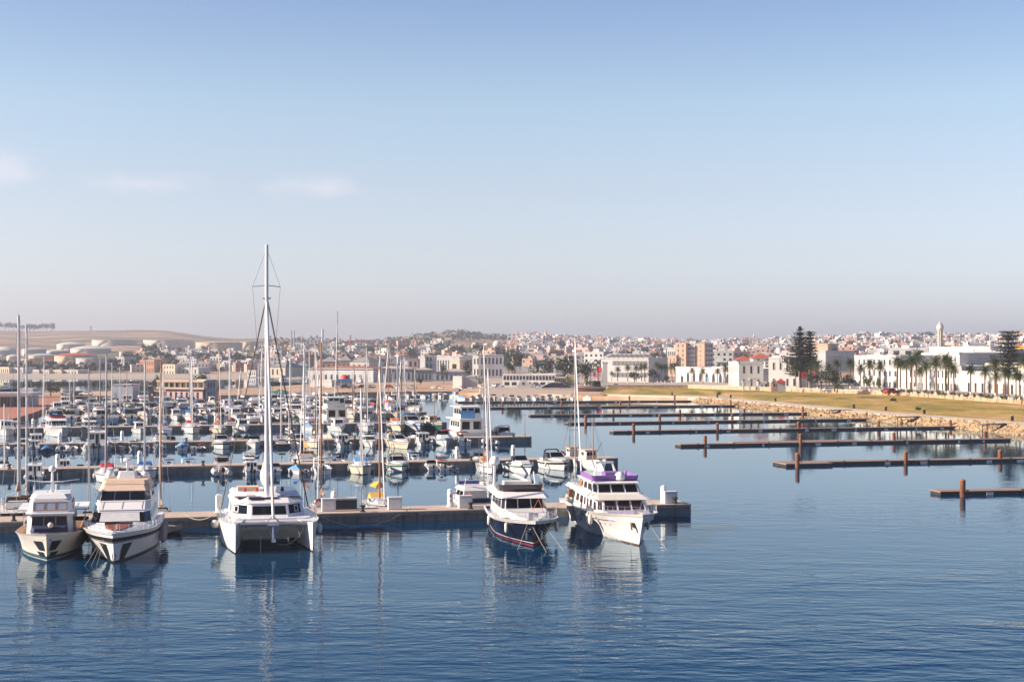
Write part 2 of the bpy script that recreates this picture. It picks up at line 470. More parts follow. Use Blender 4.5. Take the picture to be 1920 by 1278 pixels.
def offs(line, d):
    out_ = []
    for i, p in enumerate(line):
        a = line[max(0, i - 1)]; b = line[min(len(line) - 1, i + 1)]
        t = (b - a).normalized()
        out_.append(p + Vector((-t.y, t.x, 0)) * d)     # land lies to the left of the line (walking towards the right)
    return out_
# the quay stretch (u < 1295) is a wall; beyond it a rock slope of about 5 m, then a path, then grass
top = [p.copy() for p in SH[:5]] + offs(SH, 3.6)[5:]
back = [Vector((x, y, 0)) for x, y in ((-20, 770), (60, 900), (400, 900), (700, 800))]
ground('ground', top, back, LZ - 0.5, SOIL)
# path strip
path_out = offs(SH, 3.2); path_in = offs(SH, 9.0)
gi = [i for i in range(len(SH)) if i >= 5]
path_front = [SH[4] + Vector((0, 3, 0))] + [path_out[i] for i in gi]
path_back = [SH[4] + Vector((-2, 14, 0))] + [path_in[i] for i in gi]
def strip(name, a, b, za, zb, m, skirt=0.6):
    mb = MB(); n = len(a)
    vs = []
    for i in range(n):
        vs += [(a[i].x, a[i].y, za - skirt), (a[i].x, a[i].y, za), (b[i].x, b[i].y, zb), (b[i].x, b[i].y, zb - skirt)]
    fs = []
    for i in range(n - 1):
        for j in range(3): fs.append((i * 4 + j, i * 4 + 4 + j, i * 4 + 5 + j, i * 4 + 1 + j))
    mb.add(vs, [tuple(reversed(f)) for f in fs])
    return tag(mb.build(name, m), kind='structure')
strip('path', path_front, path_back, LZ - 0.1, LZ, PAVE, 1.2)
grass_in = [at(u, y, 2.6) for u, y in ((1140, 727.5), (1290, 727.5), (1440, 732.5), (1560, 736.5), (1690, 741), (1790, 748), (1920, 757), (2050, 768), (2400, 800))]
grass_out = [path_back[0]] + [path_in[i] for i in gi][:8]
strip('lawn', grass_out, grass_in, LZ, 2.6, grass_mat(), 1.2)
lawn2 = [at(u, y, 2.6) for u, y in ((1130, 731), (1180, 733), (1290, 734.2))]
# upper terrace behind the low wall: road and gardens
ter_f = [p + Vector((0.6, 0.3, 0)) for p in grass_in]
ter_b = [p + Vector((38, 60, 0)) for p in grass_in]
UZ = 3.7
strip('terrace', ter_f, ter_b, UZ, UZ + 0.3, M('terrace_paving', (0.42, 0.36, 0.30), 0.9, var=0.15, scale=0.2, gen=True), 2.4)
STONEW = M('sandstone_block', (0.50, 0.34, 0.22), 0.9, var=0.25, scale=0.6, bump=0.04, gen=True, bscale=3)
wall = thing('retaining_wall', 'low sandstone wall between the dry grass and the palm terrace', 'wall', (0, 0, 0))
rnd = random.Random(3)
smesh = []
for k in range(6):
    mb = MB(); mb.box(0, 0, 0.5, 1, 1, 1); 
    mb.v = [(x + rnd.uniform(-.06, .06), y + rnd.uniform(-.1, .1), z + rnd.uniform(-.06, .06)) for x, y, z in mb.v]
    me = bpy.data.meshes.new('stone'); me.from_pydata(mb.v, [], mb.f); me.materials.append(STONEW); smesh.append(me)
# core and capping of the wall, then its bigger stones one by one
mbw = MB(); n = len(grass_in)
ring = []
for p in grass_in:
    ring.append([(p.x, p.y + 0.0, 2.0), (p.x, p.y, UZ - 0.1), (p.x + 0.75, p.y + 0.4, UZ - 0.1), (p.x + 0.75, p.y + 0.4, 2.0)])
mbw.loft(ring); mbw.build('wall_core', STONEW, wall)
ring = []
for p in grass_in:
    ring.append([(p.x - 0.15, p.y - 0.1, UZ - 0.1), (p.x - 0.15, p.y - 0.1, UZ + 0.12), (p.x + 0.8, p.y + 0.45, UZ + 0.12), (p.x + 0.8, p.y + 0.45, UZ - 0.1)])
mbw = MB(); mbw.loft(ring); mbw.build('coping', M('coping_stone', (0.60, 0.50, 0.40), 0.85, gen=True), wall)
cnt = 0
for i in range(2, 7):
    a, b = grass_in[i], grass_in[i + 1]; d = (b - a); L = d.length; d.normalize(); s = 0.0
    while s < L and cnt < 250:
        w = rnd.uniform(1.6, 3.4); p = a + d * (s + w / 2)
        if p.x / p.y * F + U0 > 1935: break
        for lev in range(2):
            o = link('stone', rnd.choice(smesh), wall, (p.x - 0.12 + rnd.uniform(-.08, .08) + lev * 0.05, p.y, 2.5 + lev * 0.58 - 0.1))
            o.rotation_euler = (0, 0, math.atan2(d.y, d.x)); o.scale = (w * 0.96, 0.45, 0.55); cnt += 1
        s += w
# rock slope along the right bank
ROCK = M('revetment_rock', (0.40, 0.275, 0.155), 0.95, var=0.4, scale=0.35, bump=0.08, gen=True, bscale=2.5)
rocks = []
for k in range(8):
    mb = MB(); mb.ball((0, 0, 0), 0.55, 4, 0.75)
    mb.v = [(x * rnd.uniform(.7, 1.3), y * rnd.uniform(.7, 1.3), z * rnd.uniform(.7, 1.3)) for x, y, z in mb.v]
    me = bpy.data.meshes.new('rock'); me.from_pydata(mb.v, [], mb.f); me.materials.append(ROCK); rocks.append(me)
slope_a = offs(SH, -0.6); slope_b = offs(SH, 3.6)
mb = MB()
ii = list(range(5, len(SH)))
mb.loft([[(slope_a[i].x, slope_a[i].y, -0.7), (slope_b[i].x, slope_b[i].y, LZ - 0.35), (slope_b[i].x, slope_b[i].y, -0.7)] for i in ii])
tag(mb.build('embankment', M('embankment_rubble', (0.28, 0.19, 0.11), 0.95, var=0.4, scale=0.8, gen=True, bump=0.15, bscale=1.2)), kind='structure')
cand = []
for k in range(3400):
    i = rnd.choice(ii[:-2]); t = rnd.random(); w = rnd.random()
    p = slope_a[i].lerp(slope_a[i + 1], t).lerp(slope_b[i].lerp(slope_b[i + 1], t), w)
    u = U0 + F * p.x / p.y
    if u < 1290 or u > 1960: continue
    s = rnd.uniform(0.5, 1.15); cand.append((s / p.y, p, w, s))
cand.sort(key=lambda c: -c[0])
RSTUFF = MB()
for k, (_, p, w, s) in enumerate(cand[:2600]):
    z = lerp(-0.15, LZ - 0.3, w)
    if k < 300:
        o = link('rock', rnd.choice(rocks), None, (p.x, p.y, z)); o.scale = (s, s * rnd.uniform(.8, 1.2), s * 0.8); o.rotation_euler = (rnd.random(), rnd.random(), rnd.random() * 6)
        tag(o, 'tan boulder among the rocks edging the right bank', 'rock', 'tan boulders along the water edge of the right bank')
    else:
        me = rnd.choice(rocks); a = rnd.random() * 6; c, q = math.cos(a), math.sin(a)
        RSTUFF.add([(p.x + (v.co.x * c - v.co.y * q) * s, p.y + (v.co.x * q + v.co.y * c) * s, z + v.co.z * s * .8) for v in me.vertices], [tuple(f.vertices) for f in me.polygons])
tag(RSTUFF.build('rubble', ROCK), kind='stuff')
# ---------------------------------------------------------------- left piers
PIERS = {1: ((0, 978), (1296, 944)), 2: ((0, 880), (1159, 858)), 3: ((0, 833), (997, 818)), 4: ((0, 803), (838, 791)), 5: ((120, 780.5), (800, 772)),
         6: ((92, 767), (790, 759.5)), 7: ((110, 756), (700, 750.5))}
DZ = 0.9
PL = {}
PIERW = M('pier_wall_concrete', (0.23, 0.23, 0.225), 0.9, var=0.2, scale=0.7, bump=0.03, gen=True, stain=((0.04, 0.045, 0.04), 0.35, 0.75))
pname = {1: 'nearest', 2: 'second', 3: 'third', 4: 'fourth', 5: 'fifth', 6: 'sixth', 7: 'seventh'}
for k, (l, r) in PIERS.items():
    a, b = at(*l, DZ), at(*r, DZ)
    if l[0] == 0: a = a + (a - b).normalized() * 16
    d = (b - a); L = d.length; d.normalize(); nrm = Vector((-d.y, d.x, 0))
    PL[k] = (a, b, d, nrm)
    wd = 4.2 if k == 1 else 3.5
    ang = math.atan2(d.y, d.x)
    th_ = thing('pier', 'long concrete mooring pier, %s from the camera' % ORD[k - 1] if k > 1 else 'long concrete mooring pier nearest the camera with the big yachts moored along it', 'pier', tuple(a), ang, 'concrete piers of the marina')
    nseg = max(2, int(round(L / 12.0))); sl_ = L / nseg
    mbs = MB(); mbs.box(sl_ / 2, wd / 2, -0.75, sl_ - 0.06, wd, 1.26)
    mbd = MB(); mbd.box(sl_ / 2, wd / 2, -0.06, sl_ - 0.03, wd + 0.16, 0.12)
    mbe = MB(); mbe.box(sl_ / 2, -0.11, -0.28, sl_ - 0.5, 0.10, 0.16)
    w0 = mbs.build('wall_block', PIERW, th_); d0 = mbd.build('deck_slab', DECK, th_); e0 = mbe.build('fender_rail', PIERW, th_)
    for i in range(1, nseg):
        for o in (w0, d0, e0):
            if o is e0 and k > 3: continue
            c = o.copy(); C.objects.link(c); c.parent = th_; c.location = (i * sl_, 0, 0)
bol = MB(); bol.lathe([(0.16, 0), (0.16, 0.06), (0.09, 0.1), (0.09, 0.3), (0.18, 0.36), (0.18, 0.42), (0.05, 0.46)], 10)
ped = MB(); ped.box(0, 0, 0.55, 0.45, 0.45, 1.1)
BOLM = M('cast_iron', (0.03, 0.03, 0.035), 0.6)
bol0 = bol.build('bollard', BOLM); bol0['category'] = 'bollard'
bol0.location = (0, 20, -50)
def pedestal(loc, tall, rz, label):
    t = thing('service_pedestal', label, 'pedestal', loc, rz, 'white service posts on the piers')
    if tall:
        m = MB(); m.lathe([(0.30, 0), (0.30, 0.12), (0.26, 0.16), (0.26, 1.35), (0.20, 1.5), (0.02, 1.56)], 12); m.build('housing', WHITE, t, True)
        m = MB(); m.box(0, -0.26, 0.95, 0.2, 0.06, 0.25); m.box(0, -0.26, 0.55, 0.16, 0.06, 0.16); m.build('socket_panel', M('grey_plastic', (0.25, 0.26, 0.28), 0.5), t)
    else:
        m = MB(); m.box(0, 0, 0.5, 1.15, 0.7, 1.0); m.build('housing', GREYW, t)
        m = MB(); m.box(0, 0, 1.04, 1.22, 0.77, 0.08); m.build('lid', WHITE, t)
        m = MB(); m.box(0, -0.36, 0.5, 0.9, 0.02, 0.75); m.build('door', WHITE, t)
    return t
for u, y, tall, lab in ((626, 953.5, 1, 'tall rounded white service post between the catamaran and the dark cargo box'), (616, 957.5, 0, 'square white utility cabinet beside the moored catamaran'),
                        (740, 954.5, 0, 'square white utility cabinet beside the sailboat with yellow cover'), (844, 949, 1, 'tall rounded white service post left of the boat with hardtop'),
                        (872, 951.5, 0, 'square white utility cabinet left of the dark hulled yacht'), (1244, 941.5, 1, 'tall rounded white service post near the end of the nearest pier'),
                        (1256, 943.0, 0, 'square white utility cabinet near the end of the nearest pier'), (410, 960, 1, 'white service post beside the stern of the catamaran')):
    pedestal(tuple(at(u, y, DZ)), tall, R(14), lab)
for u, y, k in ((108, 875, 2), (262, 868, 2), (857, 859, 2), (962, 856, 2), (112, 828.5, 3), (229, 826, 3), (602, 822, 3), (62, 800, 4), (404, 795.5, 4), (478, 793, 4)):
    pedestal(tuple(at(u, y, DZ)), 1, R(15), 'white service post on the %s pier from the camera' % ORD[k - 1])
t = thing('cargo_box', 'dark cargo box with pale lid standing on the nearest pier right of the catamaran', 'crate', tuple(at(646, 953.5, DZ)), R(14))
m = MB(); m.box(0, 0, 0.42, 2.0, 1.1, 0.84); m.build('body', M('dark_box_paint', (0.03, 0.035, 0.045), 0.5), t); m = MB(); m.box(0, 0, 0.9, 2.06, 1.16, 0.14); m.build('lid', GREYW, t)
for sx_ in (-0.95, 0.95): m = MB(); m.tube([(sx_, -0.5, 0.9), (sx_, -0.5, 1.9)], 0.03, 5); m.build('post', GREYW, t)
for k, step in ((1, 9.3), (2, 11.0), (3, 13.0)):
    a, b, d, nrm = PL[k]; s = 17.0 if k < 4 else 3
    while s < (b - a).length - 0.5:
        p = a + d * s + nrm * 0.45
        c = bol0.copy(); C.objects.link(c); c.location = p; c['group'] = 'mooring bollards on the piers'
        c['label'] = 'small black iron mooring bollard on the edge of the %s pier' % ('nearest' if k == 1 else ORD[k - 1]); c.scale = (1.5, 1.5, 1.3); TAGGED.append(c); s += step
bpy.data.objects.remove(bol0)
# ---------------------------------------------------------------- right pontoons with rusty piles
PONT = [((1763, 921), (2060, 916)), ((1462, 867), (1945, 858.5)), ((1276, 833), (1896, 822)), ((1150, 808), (1825, 798.5)), ((1065, 792), (1664, 784)), ((994, 777.5), (1538, 773)),
        ((917, 763.5), (1398, 759)), ((859, 752.5), (1296, 750.5))]
PZ = 0.38
WFLOAT = M('white_float', (0.70, 0.70, 0.68), 0.5, var=0.08)
rnd = random.Random(11)
for k, (l, r) in enumerate(PONT):
    a, b = at(*l, PZ), at(*r, PZ); d = b - a; L = d.length; d.normalize(); ang = math.atan2(d.y, d.x); nrm = Vector((-d.y, d.x, 0))
    t = thing('pontoon', 'empty floating pontoon with dark sides and white floats, %s from the camera' % (ORD[k] if k else 'nearest'), 'pontoon', tuple(a), ang, 'empty pontoons on the right')
    wd = 2.4; seg = 8.0; n = max(2, int(L / seg)); sg = L / n
    mbd = MB()
    for j in range(int(wd / 0.3)): mbd.box(sg / 2, 0.15 + j * 0.3, -0.05, sg - 0.03, 0.28, 0.1)
    d0 = mbd.build('deck_section', PDECK, t)
    mbf = MB(); mbf.box(sg / 2, wd / 2, -0.40, sg - 0.12, wd - 0.1, 0.56); f0 = mbf.build('float', DARKF, t)
    for j in range(1, n):
        for o in (d0, f0):
            c = o.copy(); C.objects.link(c); c.parent = t; c.location = (j * sg, 0, 0)
    mbr = MB(); mbr.box(L / 2, 0.0, -0.06, L, 0.08, 0.13); mbr.build('edge_beam', M('edge_timber', (0.20, 0.13, 0.10), 0.8, gen=True), t)
    mw = MB(); mw.box(0, 0.0, -0.33, 0.75, 0.12, 0.34); w0 = None
    s = rnd.uniform(4, 7)
    while s < L - 2:
        if w0 is None: w0 = mw.build('white_float', WFLOAT, t); w0.location = (s, 0, 0)
        else:
            c = w0.copy(); C.objects.link(c); c.parent = t; c.location = (s, 0, 0)
            c.scale = (rnd.choice((0.5, 1, 1, 1.3)), 1, 1)
        s += rnd.choice((4.6, 5.2, 5.6, 6.4, 9.5)) * (1.0 if k < 4 else 1.25)
    if k < 4:
        mc = MB(); mc.box(0, 0.12, 0.09, 0.34, 0.07, 0.06); mc.box(0, 0.12, 0.04, 0.12, 0.07, 0.08); c0 = mc.build('cleat', M('cast_iron', (0.03, 0.03, 0.035), 0.6), t); c0.location = (3, 0, 0)
        for j in range(1, int(L / 6)):
            c = c0.copy(); C.objects.link(c); c.parent = t; c.location = (3 + j * 6, 0, 0)
    if k == 1:
        m = MB(); m.box(3.2, -1.0, -0.06, 6.4, 1.9, 0.12); m.build('end_platform', PDECK, t); m = MB(); m.box(3.2, -1.0, -0.37, 6.3, 1.8, 0.5); m.build('platform_float', DARKF, t)
    if k == 2:
        m = MB(); m.box(21, 3.6, -0.03, 22, 2.2, 0.14); m.build('side_platform', PDECK, t); m = MB(); m.box(21, 3.6, -0.33, 21.8, 2.0, 0.46); m.build('platform_float', M('platform_side', (0.25, 0.23, 0.21), 0.8), t)
PILES = [(1805, 901, 925), (1495, 851, 872), (1698, 848, 864), (1875, 845, 860), (1322, 818, 833), (1501, 815, 830), (1676, 812, 826), (1847, 809.5, 822), (1188, 795.5, 809), (1345, 794, 806), (1497, 792, 803.5), (1647, 790.5, 800.5), (1782, 788, 798),
         (1098, 780, 793), (1237, 778, 790), (1373, 777, 788), (1505, 775.5, 786), (1625, 774, 783), (1150, 768.5, 776.5), (1275, 768, 775.5), (1395, 767, 774.5), (1505, 763, 773.5), (942, 754.5, 763), (1053, 754, 762), (1163, 753, 761), (1370, 750, 759.5),
         (886, 742, 752), (1180, 743, 751.5), (1265, 742, 750.5)]
pm = MB(); pm.lathe([(0.42, -1.5), (0.42, 1.0)], 14); 
for i, (u, yt, yb) in enumerate(PILES):
    p = at(u, yb, 0.3)
    zt = zrow(yt, p.y)
    m = MB(); m.lathe([(0.28, -1.5), (0.28, zt)], 14)
    t = thing('mooring_pile', 'rusty steel mooring pile standing beside an empty pontoon', 'pile', (p.x, p.y, 0), 0, 'rusty piles along the pontoons')
    m.build('tube', RUST, t, True)
    m = MB(); m.lathe([(0.31, zt), (0.31, zt + 0.06), (0.05, zt + 0.22)], 14); m.build('cap', M('pile_cap', (0.30, 0.14, 0.07), 0.7, gen=True), t, True)
    t['u'] = u; t['yb'] = yb
# ================================================================ boats: hull and superstructure helpers
def hullf(L, B, fb, fs, rake, pd=2.6, pw=1.7, stern=.86, wlr=.88, tm=.42, flare=1.3, keel=.5):
    """surface of a hull: S(t, v, side) with t from stern (0) to bow (1), v from waterline (0) to sheer (1); x forward, bow on +x, waterline z = 0"""
    def half(t, p, st, w):
        if t < tm: return B / 2 * w * lerp(st, 1, math.sin(math.pi / 2 * t / tm))
        return B / 2 * w * (1 - ((t - tm) / (1 - tm)) ** p)
    def zt(t): return fs + (fb - fs) * t ** 2
    def S(t, v, side=1, off=0.0):
        bd, bw = half(t, pd, stern, 1.0), half(t, pw, stern, wlr)
        if v < 0: y, z, x = bw * (1 + v * .35), v * keel, (L - rake) * t * (1 + v * .03)
        else: y, z, x = bw + (bd - bw) * v ** flare, zt(t) * v, lerp((L - rake) * t, L * t, v)
        return (x + off * (t > .9) * 1.0, side * (y + off), z)
    S.zt = zt; S.L = L; S.half = lambda t: half(t, pd, stern, 1.0)
    return S
def hull_mesh(S, nt_=20, vs_=(-1, 0, .2, .4, .6, .8, 1)):
    mb = MB(); rings = []
    for i in range(nt_ + 1):
        t = 1 - (1 - i / nt_) ** 1.35
        rings.append([S(t, v, 1) for v in reversed(vs_)] + [S(t, v, -1) for v in vs_])
    mb.loft(rings, closed=False)
    n = len(rings[0]); mb.f.append(tuple(range(n - 1, -1, -1)))
    mb.f = [tuple(reversed(f)) for f in mb.f]
    return mb
def band(S, v0, v1, t0=0.0, t1=1.0, off=.02, nt_=22, wrap=True):
    mb = MB()
    for side in (1, -1):
        rings = []
        for i in range(nt_ + 1):
            t = lerp(t0, t1, 1 - (1 - i / nt_) ** 1.35)
            rings.append([S(t, v0, side, off), S(t, v1, side, off), S(t, v1, side, -.02), S(t, v0, side, -.02)])
        mb.loft(rings)
    return mb
def deck_mesh(S, drop=.1, inset=.06, t1=.97, nt_=18):
    mb = MB(); rings = []
    for i in range(nt_ + 1):
        t = t1 * i / nt_; x, y, z = S(t, 1, 1); yb = min(y - inset, S(t, max(0, 1 - drop / z), 1)[1] - (.16 if drop > .4 else .05))
        rings.append([(x, y, z + .01), (x, max(.01, y - inset), z + .01), (x, max(.005, yb), z - drop), (x, -max(.005, yb), z - drop), (x, -max(.01, y - inset), z + .01), (x, -y, z + .01)])
    mb.loft(rings, closed=False)
    return mb
def rail(S, t0, t1, h, r=.025, posts=8, drop=0.0, inset=.05, closed_bow=True):
    mb = MB()
    def P(t, s, hh):
        x, y, z = S(t, 1, s); return (x, s * max(0, abs(y) - inset), z - drop + hh)
    for s in (1, -1):
        mb.tube([P(lerp(t0, t1, i / 14), s, h) for i in range(15)], r, 4)
        mb.tube([P(lerp(t0, t1, i / 14), s, h * .5) for i in range(15)], r * .7, 4)
        for i in range(posts):
            t = lerp(t0, t1, i / (posts - 1)); mb.tube([P(t, s, -.02), P(t, s, h)], r, 4)
    return mb
def house(mb, xb0, xf0, w0, z0, xb1, xf1, w1, z1, c0=.5, c1=.5, wf0=.75, wf1=.75, crown=0.0):
    """lofted cabin: widths w at bottom (0) and top (1); front corners chamfered over c metres to wf of the width. returns its wall quads"""
    def ring(xb, xf, w, z, c, wf): return [(xb, -w, z), (xf - c, -w, z), (xf, -w * wf, z), (xf, w * wf, z), (xf - c, w, z), (xb, w, z)]
    a, b = ring(xb0, xf0, w0, z0, c0, wf0), ring(xb1, xf1, w1, z1, c1, wf1)
    mb.loft([a, b])
    if crown: mb.loft([b, [(x * .98 + .02 * (xb1 + xf1) / 2 + 0, y * .8, z + crown) for x, y, z in b]])
    q = lambda i, j: (a[i], a[j], b[j], b[i])
    return {'front': q(2, 3), 'right': q(0, 1), 'fr': q(1, 2), 'fl': q(3, 4), 'left': q(4, 5), 'back': q(5, 0)}
def windows(root, q, spans, v0, v1, glass=GLASS, name='window', framem=None, out=.025, fw=.05):
    for a, b in spans:
        m = MB(); m.panel(q, a, b, v0, v1, out, .05); w = m.build(name, glass, root)
        if framem: m = MB(); m.frame(q, a, b, v0, v1, fw, out + .02, .06); m.build('frame', framem, w)
def fender(root, x, y, z, l=.7, r=.14, m=None):
    k = MB(); k.lathe([(.02, l / 2 + .12), (.03, l / 2), (r, l / 2 - r), (r, -l / 2 + r), (.03, -l / 2)], 10, (x, y, z)); k.build('fender', m or OFFW, root, True)
def dome(root, x, y, z, r=.3, m=WHITE, name='radar_dome'):
    k = MB(); k.lathe([(r * .6, 0), (r * .95, .15 * r), (r, .7 * r), (r * .8, 1.25 * r), (r * .4, 1.55 * r), (.01, 1.65 * r)], 14, (x, y, z)); k.build(name, m, root, True)
def place(root, u, y, xbow, heading):
    """stand a boat so that its stem meets the water at column u, row y; heading in degrees right of straight towards the camera"""
    a = R(heading); f = Vector((math.sin(a), -math.cos(a), 0)); p = at(u, y, 0) - f * xbow
    root.location = p; root.rotation_euler = (0, 0, math.atan2(f.y, f.x))
    bpy.context.view_layer.update()
def rope(name, pts, sag, label, r=.022, group=None):
    p0, p1 = Vector(pts[0]), Vector(pts[-1])
    k = MB(); k.tube([p0.lerp(p1, i / 10) - Vector((0, 0, sag * 4 * (i / 10) * (1 - i / 10))) for i in range(11)], r, 5)
    return tag(k.build(name, ROPE), label, 'rope', group)
def wl(root, p):
    return root.matrix_world @ Vector(p)
BOOT = M('boot_stripe_black', (0.015, 0.017, 0.02), 0.4)
TEAL = M('antifoul_blue', (0.01, 0.07, 0.11), 0.5)
CURT = M('window_blind', (0.42, 0.43, 0.50), 0.35, var=0.04)
# ---------------------------------------------------------------- white trawler yacht on the far left
t = thing('trawler_yacht', 'white two-storey trawler yacht with brown window frames and blue cover on foredeck', 'yacht')
S = hullf(13.5, 4.75, 1.9, 1.35, 0.9, pd=3.0, pw=1.75, stern=.85, wlr=.86, tm=.5, flare=1.5)
hull_mesh(S).build('hull', OFFW, t, True)
band(S, .03, .11).build('boot_stripe', TEAL, t); band(S, .12, .155).build('waterline_stripe', BOOT, t)
band(S, .965, 1.0, off=.04).build('rub_rail', GREYW, t)
deck_mesh(S, .45, .12).build('deck', TEAK, t)
h1 = MB(); q1 = house(h1, 2.2, 9.6, 1.62, 1.05, 2.2, 9.35, 1.50, 2.78, .5, .5, .80, .80); h1.build('lower_cabin', WHITE, t)
windows(t, q1['front'], ((.03, .315), (.355, .645), (.685, .97)), .56, .93, framem=TEAK)
for s in ('left', 'right'): windows(t, q1[s], ((.08, .25), (.3, .48), (.53, .7), (.75, .93)), .5, .88, framem=TEAK)
k = MB(); k.box(5.4, 0, 2.84, 8.4, 3.3, .12); k.box(3.2, 0, 2.80, 5.4, 4.9, .10); k.build('boat_deck', WHITE, t)
h2 = MB(); q2 = house(h2, 4.2, 8.9, 1.50, 2.9, 4.4, 8.55, 1.42, 3.72, .45, .45, .82, .82, crown=.12); h2.build('wheelhouse', WHITE, t)
windows(t, q2['front'], ((.04, .32), (.36, .64), (.68, .96)), .22, .82, glass=CURT, framem=TEAK)
for s in ('left', 'right'): windows(t, q2[s], ((.12, .45), (.52, .88)), .25, .82, framem=TEAK)
k = MB(); house(k, 4.4, 8.5, 1.45, 3.84, 4.5, 8.1, 1.3, 4.12, .6, .6, .8, .7); k.build('flybridge_coaming', WHITE, t)
k = MB(); k.tube([(6.0, 0, 3.9), (6.0, 0, 5.6)], .13, 8, .08); k.box(6.0, 0, 4.85, .5, 1.6, .06); k.tube([(6.0, -1.9, 5.0), (6.0, 0, 4.8), (6.0, 1.9, 5.0)], .04, 5); k.tube([(6, .35, 4.9), (6, .35, 5.5)], .03, 4); k.build('radar_mast', WHITE, t)
dome(t, 6.0, 0, 5.6, .26)
k = MB(); [k.tube([(5.2 + .4 * i, s * 1.3, 4.05), (5.2 + .4 * i, s * 1.3, 4.6)], .025, 4) for i in range(3) for s in (-1, 1)]; [k.tube([(5.0, s * 1.3, 4.6), (6.2, s * 1.3, 4.6)], .03, 4) for s in (-1, 1)]; k.build('flybridge_rail', STEEL, t)
k = MB(); k.loft([[(9.55, -1.25, 1.75), (9.55, 1.25, 1.75), (9.55, 1.2, 2.06), (9.55, -1.2, 2.06)], [(10.2, -1.3, 1.7), (10.2, 1.3, 1.7), (10.2, 1.15, 2.08), (10.2, -1.15, 2.08)], [(10.6, -1.05, 1.6), (10.6, 1.05, 1.6), (10.6, .95, 1.95), (10.6, -.95, 1.95)]]); k.build('foredeck_cover', NAVY, t)
k = MB(); k.tube([(10.9, -1.15, 1.7), (11.15, -.6, 1.72), (11.25, 0, 1.73), (11.15, .6, 1.72), (10.9, 1.15, 1.7)], .035, 5); [k.tube([(11.0, y, 1.2), (11.05, y, 1.72)], .03, 4) for y in (-1, -.3, .3, 1)]; k.build('bow_rail', STEEL, t)
k = MB(); k.ball((10.5, .12, 2.18), .2, 6); k.build('fender', OFFW, t, True)
for s in (1, -1):
    k = MB()
    for v0, v1, w in ((.36, .72, .045), (.12, .30, .032)):
        a = [S(.985 - (1 - v0) * .0, v0, s, .03), S(.945 - w * .2, v0, s, .03), S(.905, v1, s, .03), S(.972, v1, s, .03)]
        k.quad(*a); k.quad(*[(x - .02, y - s * .05, z) for x, y, z in reversed(a)])
    k.build('anchor_pocket', BOOT, t)
k = MB(); k.tube([(3.0, -2.2, 1.4), (3.0, -2.2, 2.75)], .04, 5); k.tube([(3.0, 2.2, 1.4), (3.0, 2.2, 2.75)], .04, 5); k.build('deck_post', STEEL, t)
k = MB(); k.lathe([(.45, -.12), (.55, 0), (.45, .12)], 12, (4.6, 2.0, 2.0)); k.build('tyre', M('old_rubber', (.10, .07, .05), .8), t, True)
fender(t, 6.2, 2.5, .8, .9, .22, BLACK)
place(t, 88, 1050, 12.6, 14.0); TRAWLER = t
# ---------------------------------------------------------------- white flybridge motor yacht with tan hardtop
t = thing('motor_yacht', 'white motor yacht with tan hardtop, covered windscreen and black sheer stripe', 'yacht')
S = hullf(18.5, 5.5, 2.15, 1.65, 1.35, pd=2.5, pw=1.55, stern=.9, wlr=.84, tm=.42, flare=1.25)
hull_mesh(S).build('hull', WHITE, t, True)
band(S, .0, .06).build('boot_stripe', BOOT, t); band(S, .70, .84, off=.035).build('black_stripe', BOOT, t); band(S, .66, .68).build('pinstripe', BOOT, t); band(S, .955, 1.0, off=.05).build('rub_rail', GREYW, t)
deck_mesh(S, .06, .10).build('deck', WHITE, t)
k = MB()
rings = []
for x, w, z in ((16.9, .25, 1.96), (15.8, .95, 2.0), (14.2, 1.7, 2.06), (12.2, 2.2, 2.14), (9.0, 2.45, 2.2)):
    rings.append([(x, -w, z - .25), (x, -w * .72, z), (x, w * .72, z), (x, w, z - .25)])
k.loft(rings, False); k.build('foredeck_trunk', WHITE, t, True)
h = MB(); q = house(h, 1.5, 12.0, 2.15, 1.75, 1.5, 10.6, 1.95, 2.95, 1.0, 1.1, .82, .80); h.build('saloon', WHITE, t)
windows(t, q['front'], ((.0, 1.0),), .30, .86, out=.02, name='windscreen')
m = MB(); m.panel(q['front'], .07, .90, .36, .82, .06, .05); m.build('windscreen_cover', GREYW, t)
for s in ('fr', 'fl'): windows(t, q[s], ((.02, .98),), .30, .86, out=.02)
for s in ('left', 'right'): windows(t, q[s], ((.1, .3), (.33, .52), (.55, .74), (.77, .95)), .42, .84)
k = MB(); house(k, 1.2, 10.72, 2.02, 2.95, 2.0, 9.15, 1.92, 3.42, 1.1, .95, .81, .83); k.build('coachroof', WHITE, t)
k = MB(); [k.add([(10.6, y, 3.02), (10.6, y + .08, 3.02), (9.2, y + .07, 3.45), (9.2, y, 3.45)], [(0, 1, 2, 3)]) for y in (-1.4, -.05, 1.35)]; k.build('coachroof_rib', GREYW, t)
h = MB(); q = house(h, 3.2, 9.3, 1.95, 3.42, 3.2, 8.3, 1.8, 4.12, .9, .9, .84, .84); h.build('flybridge_cabin', WHITE, t)
windows(t, q['front'], ((.01, .3), (.32, .64), (.66, .99)), .1, .9, name='windscreen')
for s in ('fr', 'fl'): windows(t, q[s], ((.02, .96),), .1, .9)
for s in ('left', 'right'): windows(t, q[s], ((.45, .95),), .15, .88)
k = MB(); house(k, 2.4, 8.42, 1.88, 4.12, 2.6, 7.2, 1.68, 4.5, .8, .7, .84, .8); k.build('hardtop', TAN, t)
k = MB(); house(k, 2.8, 7.3, 1.7, 4.5, 3.0, 6.9, 1.6, 4.75, .5, .5, .85, .85); k.build('hardtop_roll', TAN, t)
for y in (-1.3, 1.3): dome(t, 4.4, y, 4.72, .36)
k = MB(); house(k, 3.9, 5.0, .75, 4.75, 4.0, 4.8, .62, 5.25, .2, .2, .8, .8); k.build('radar_arch', WHITE, t)
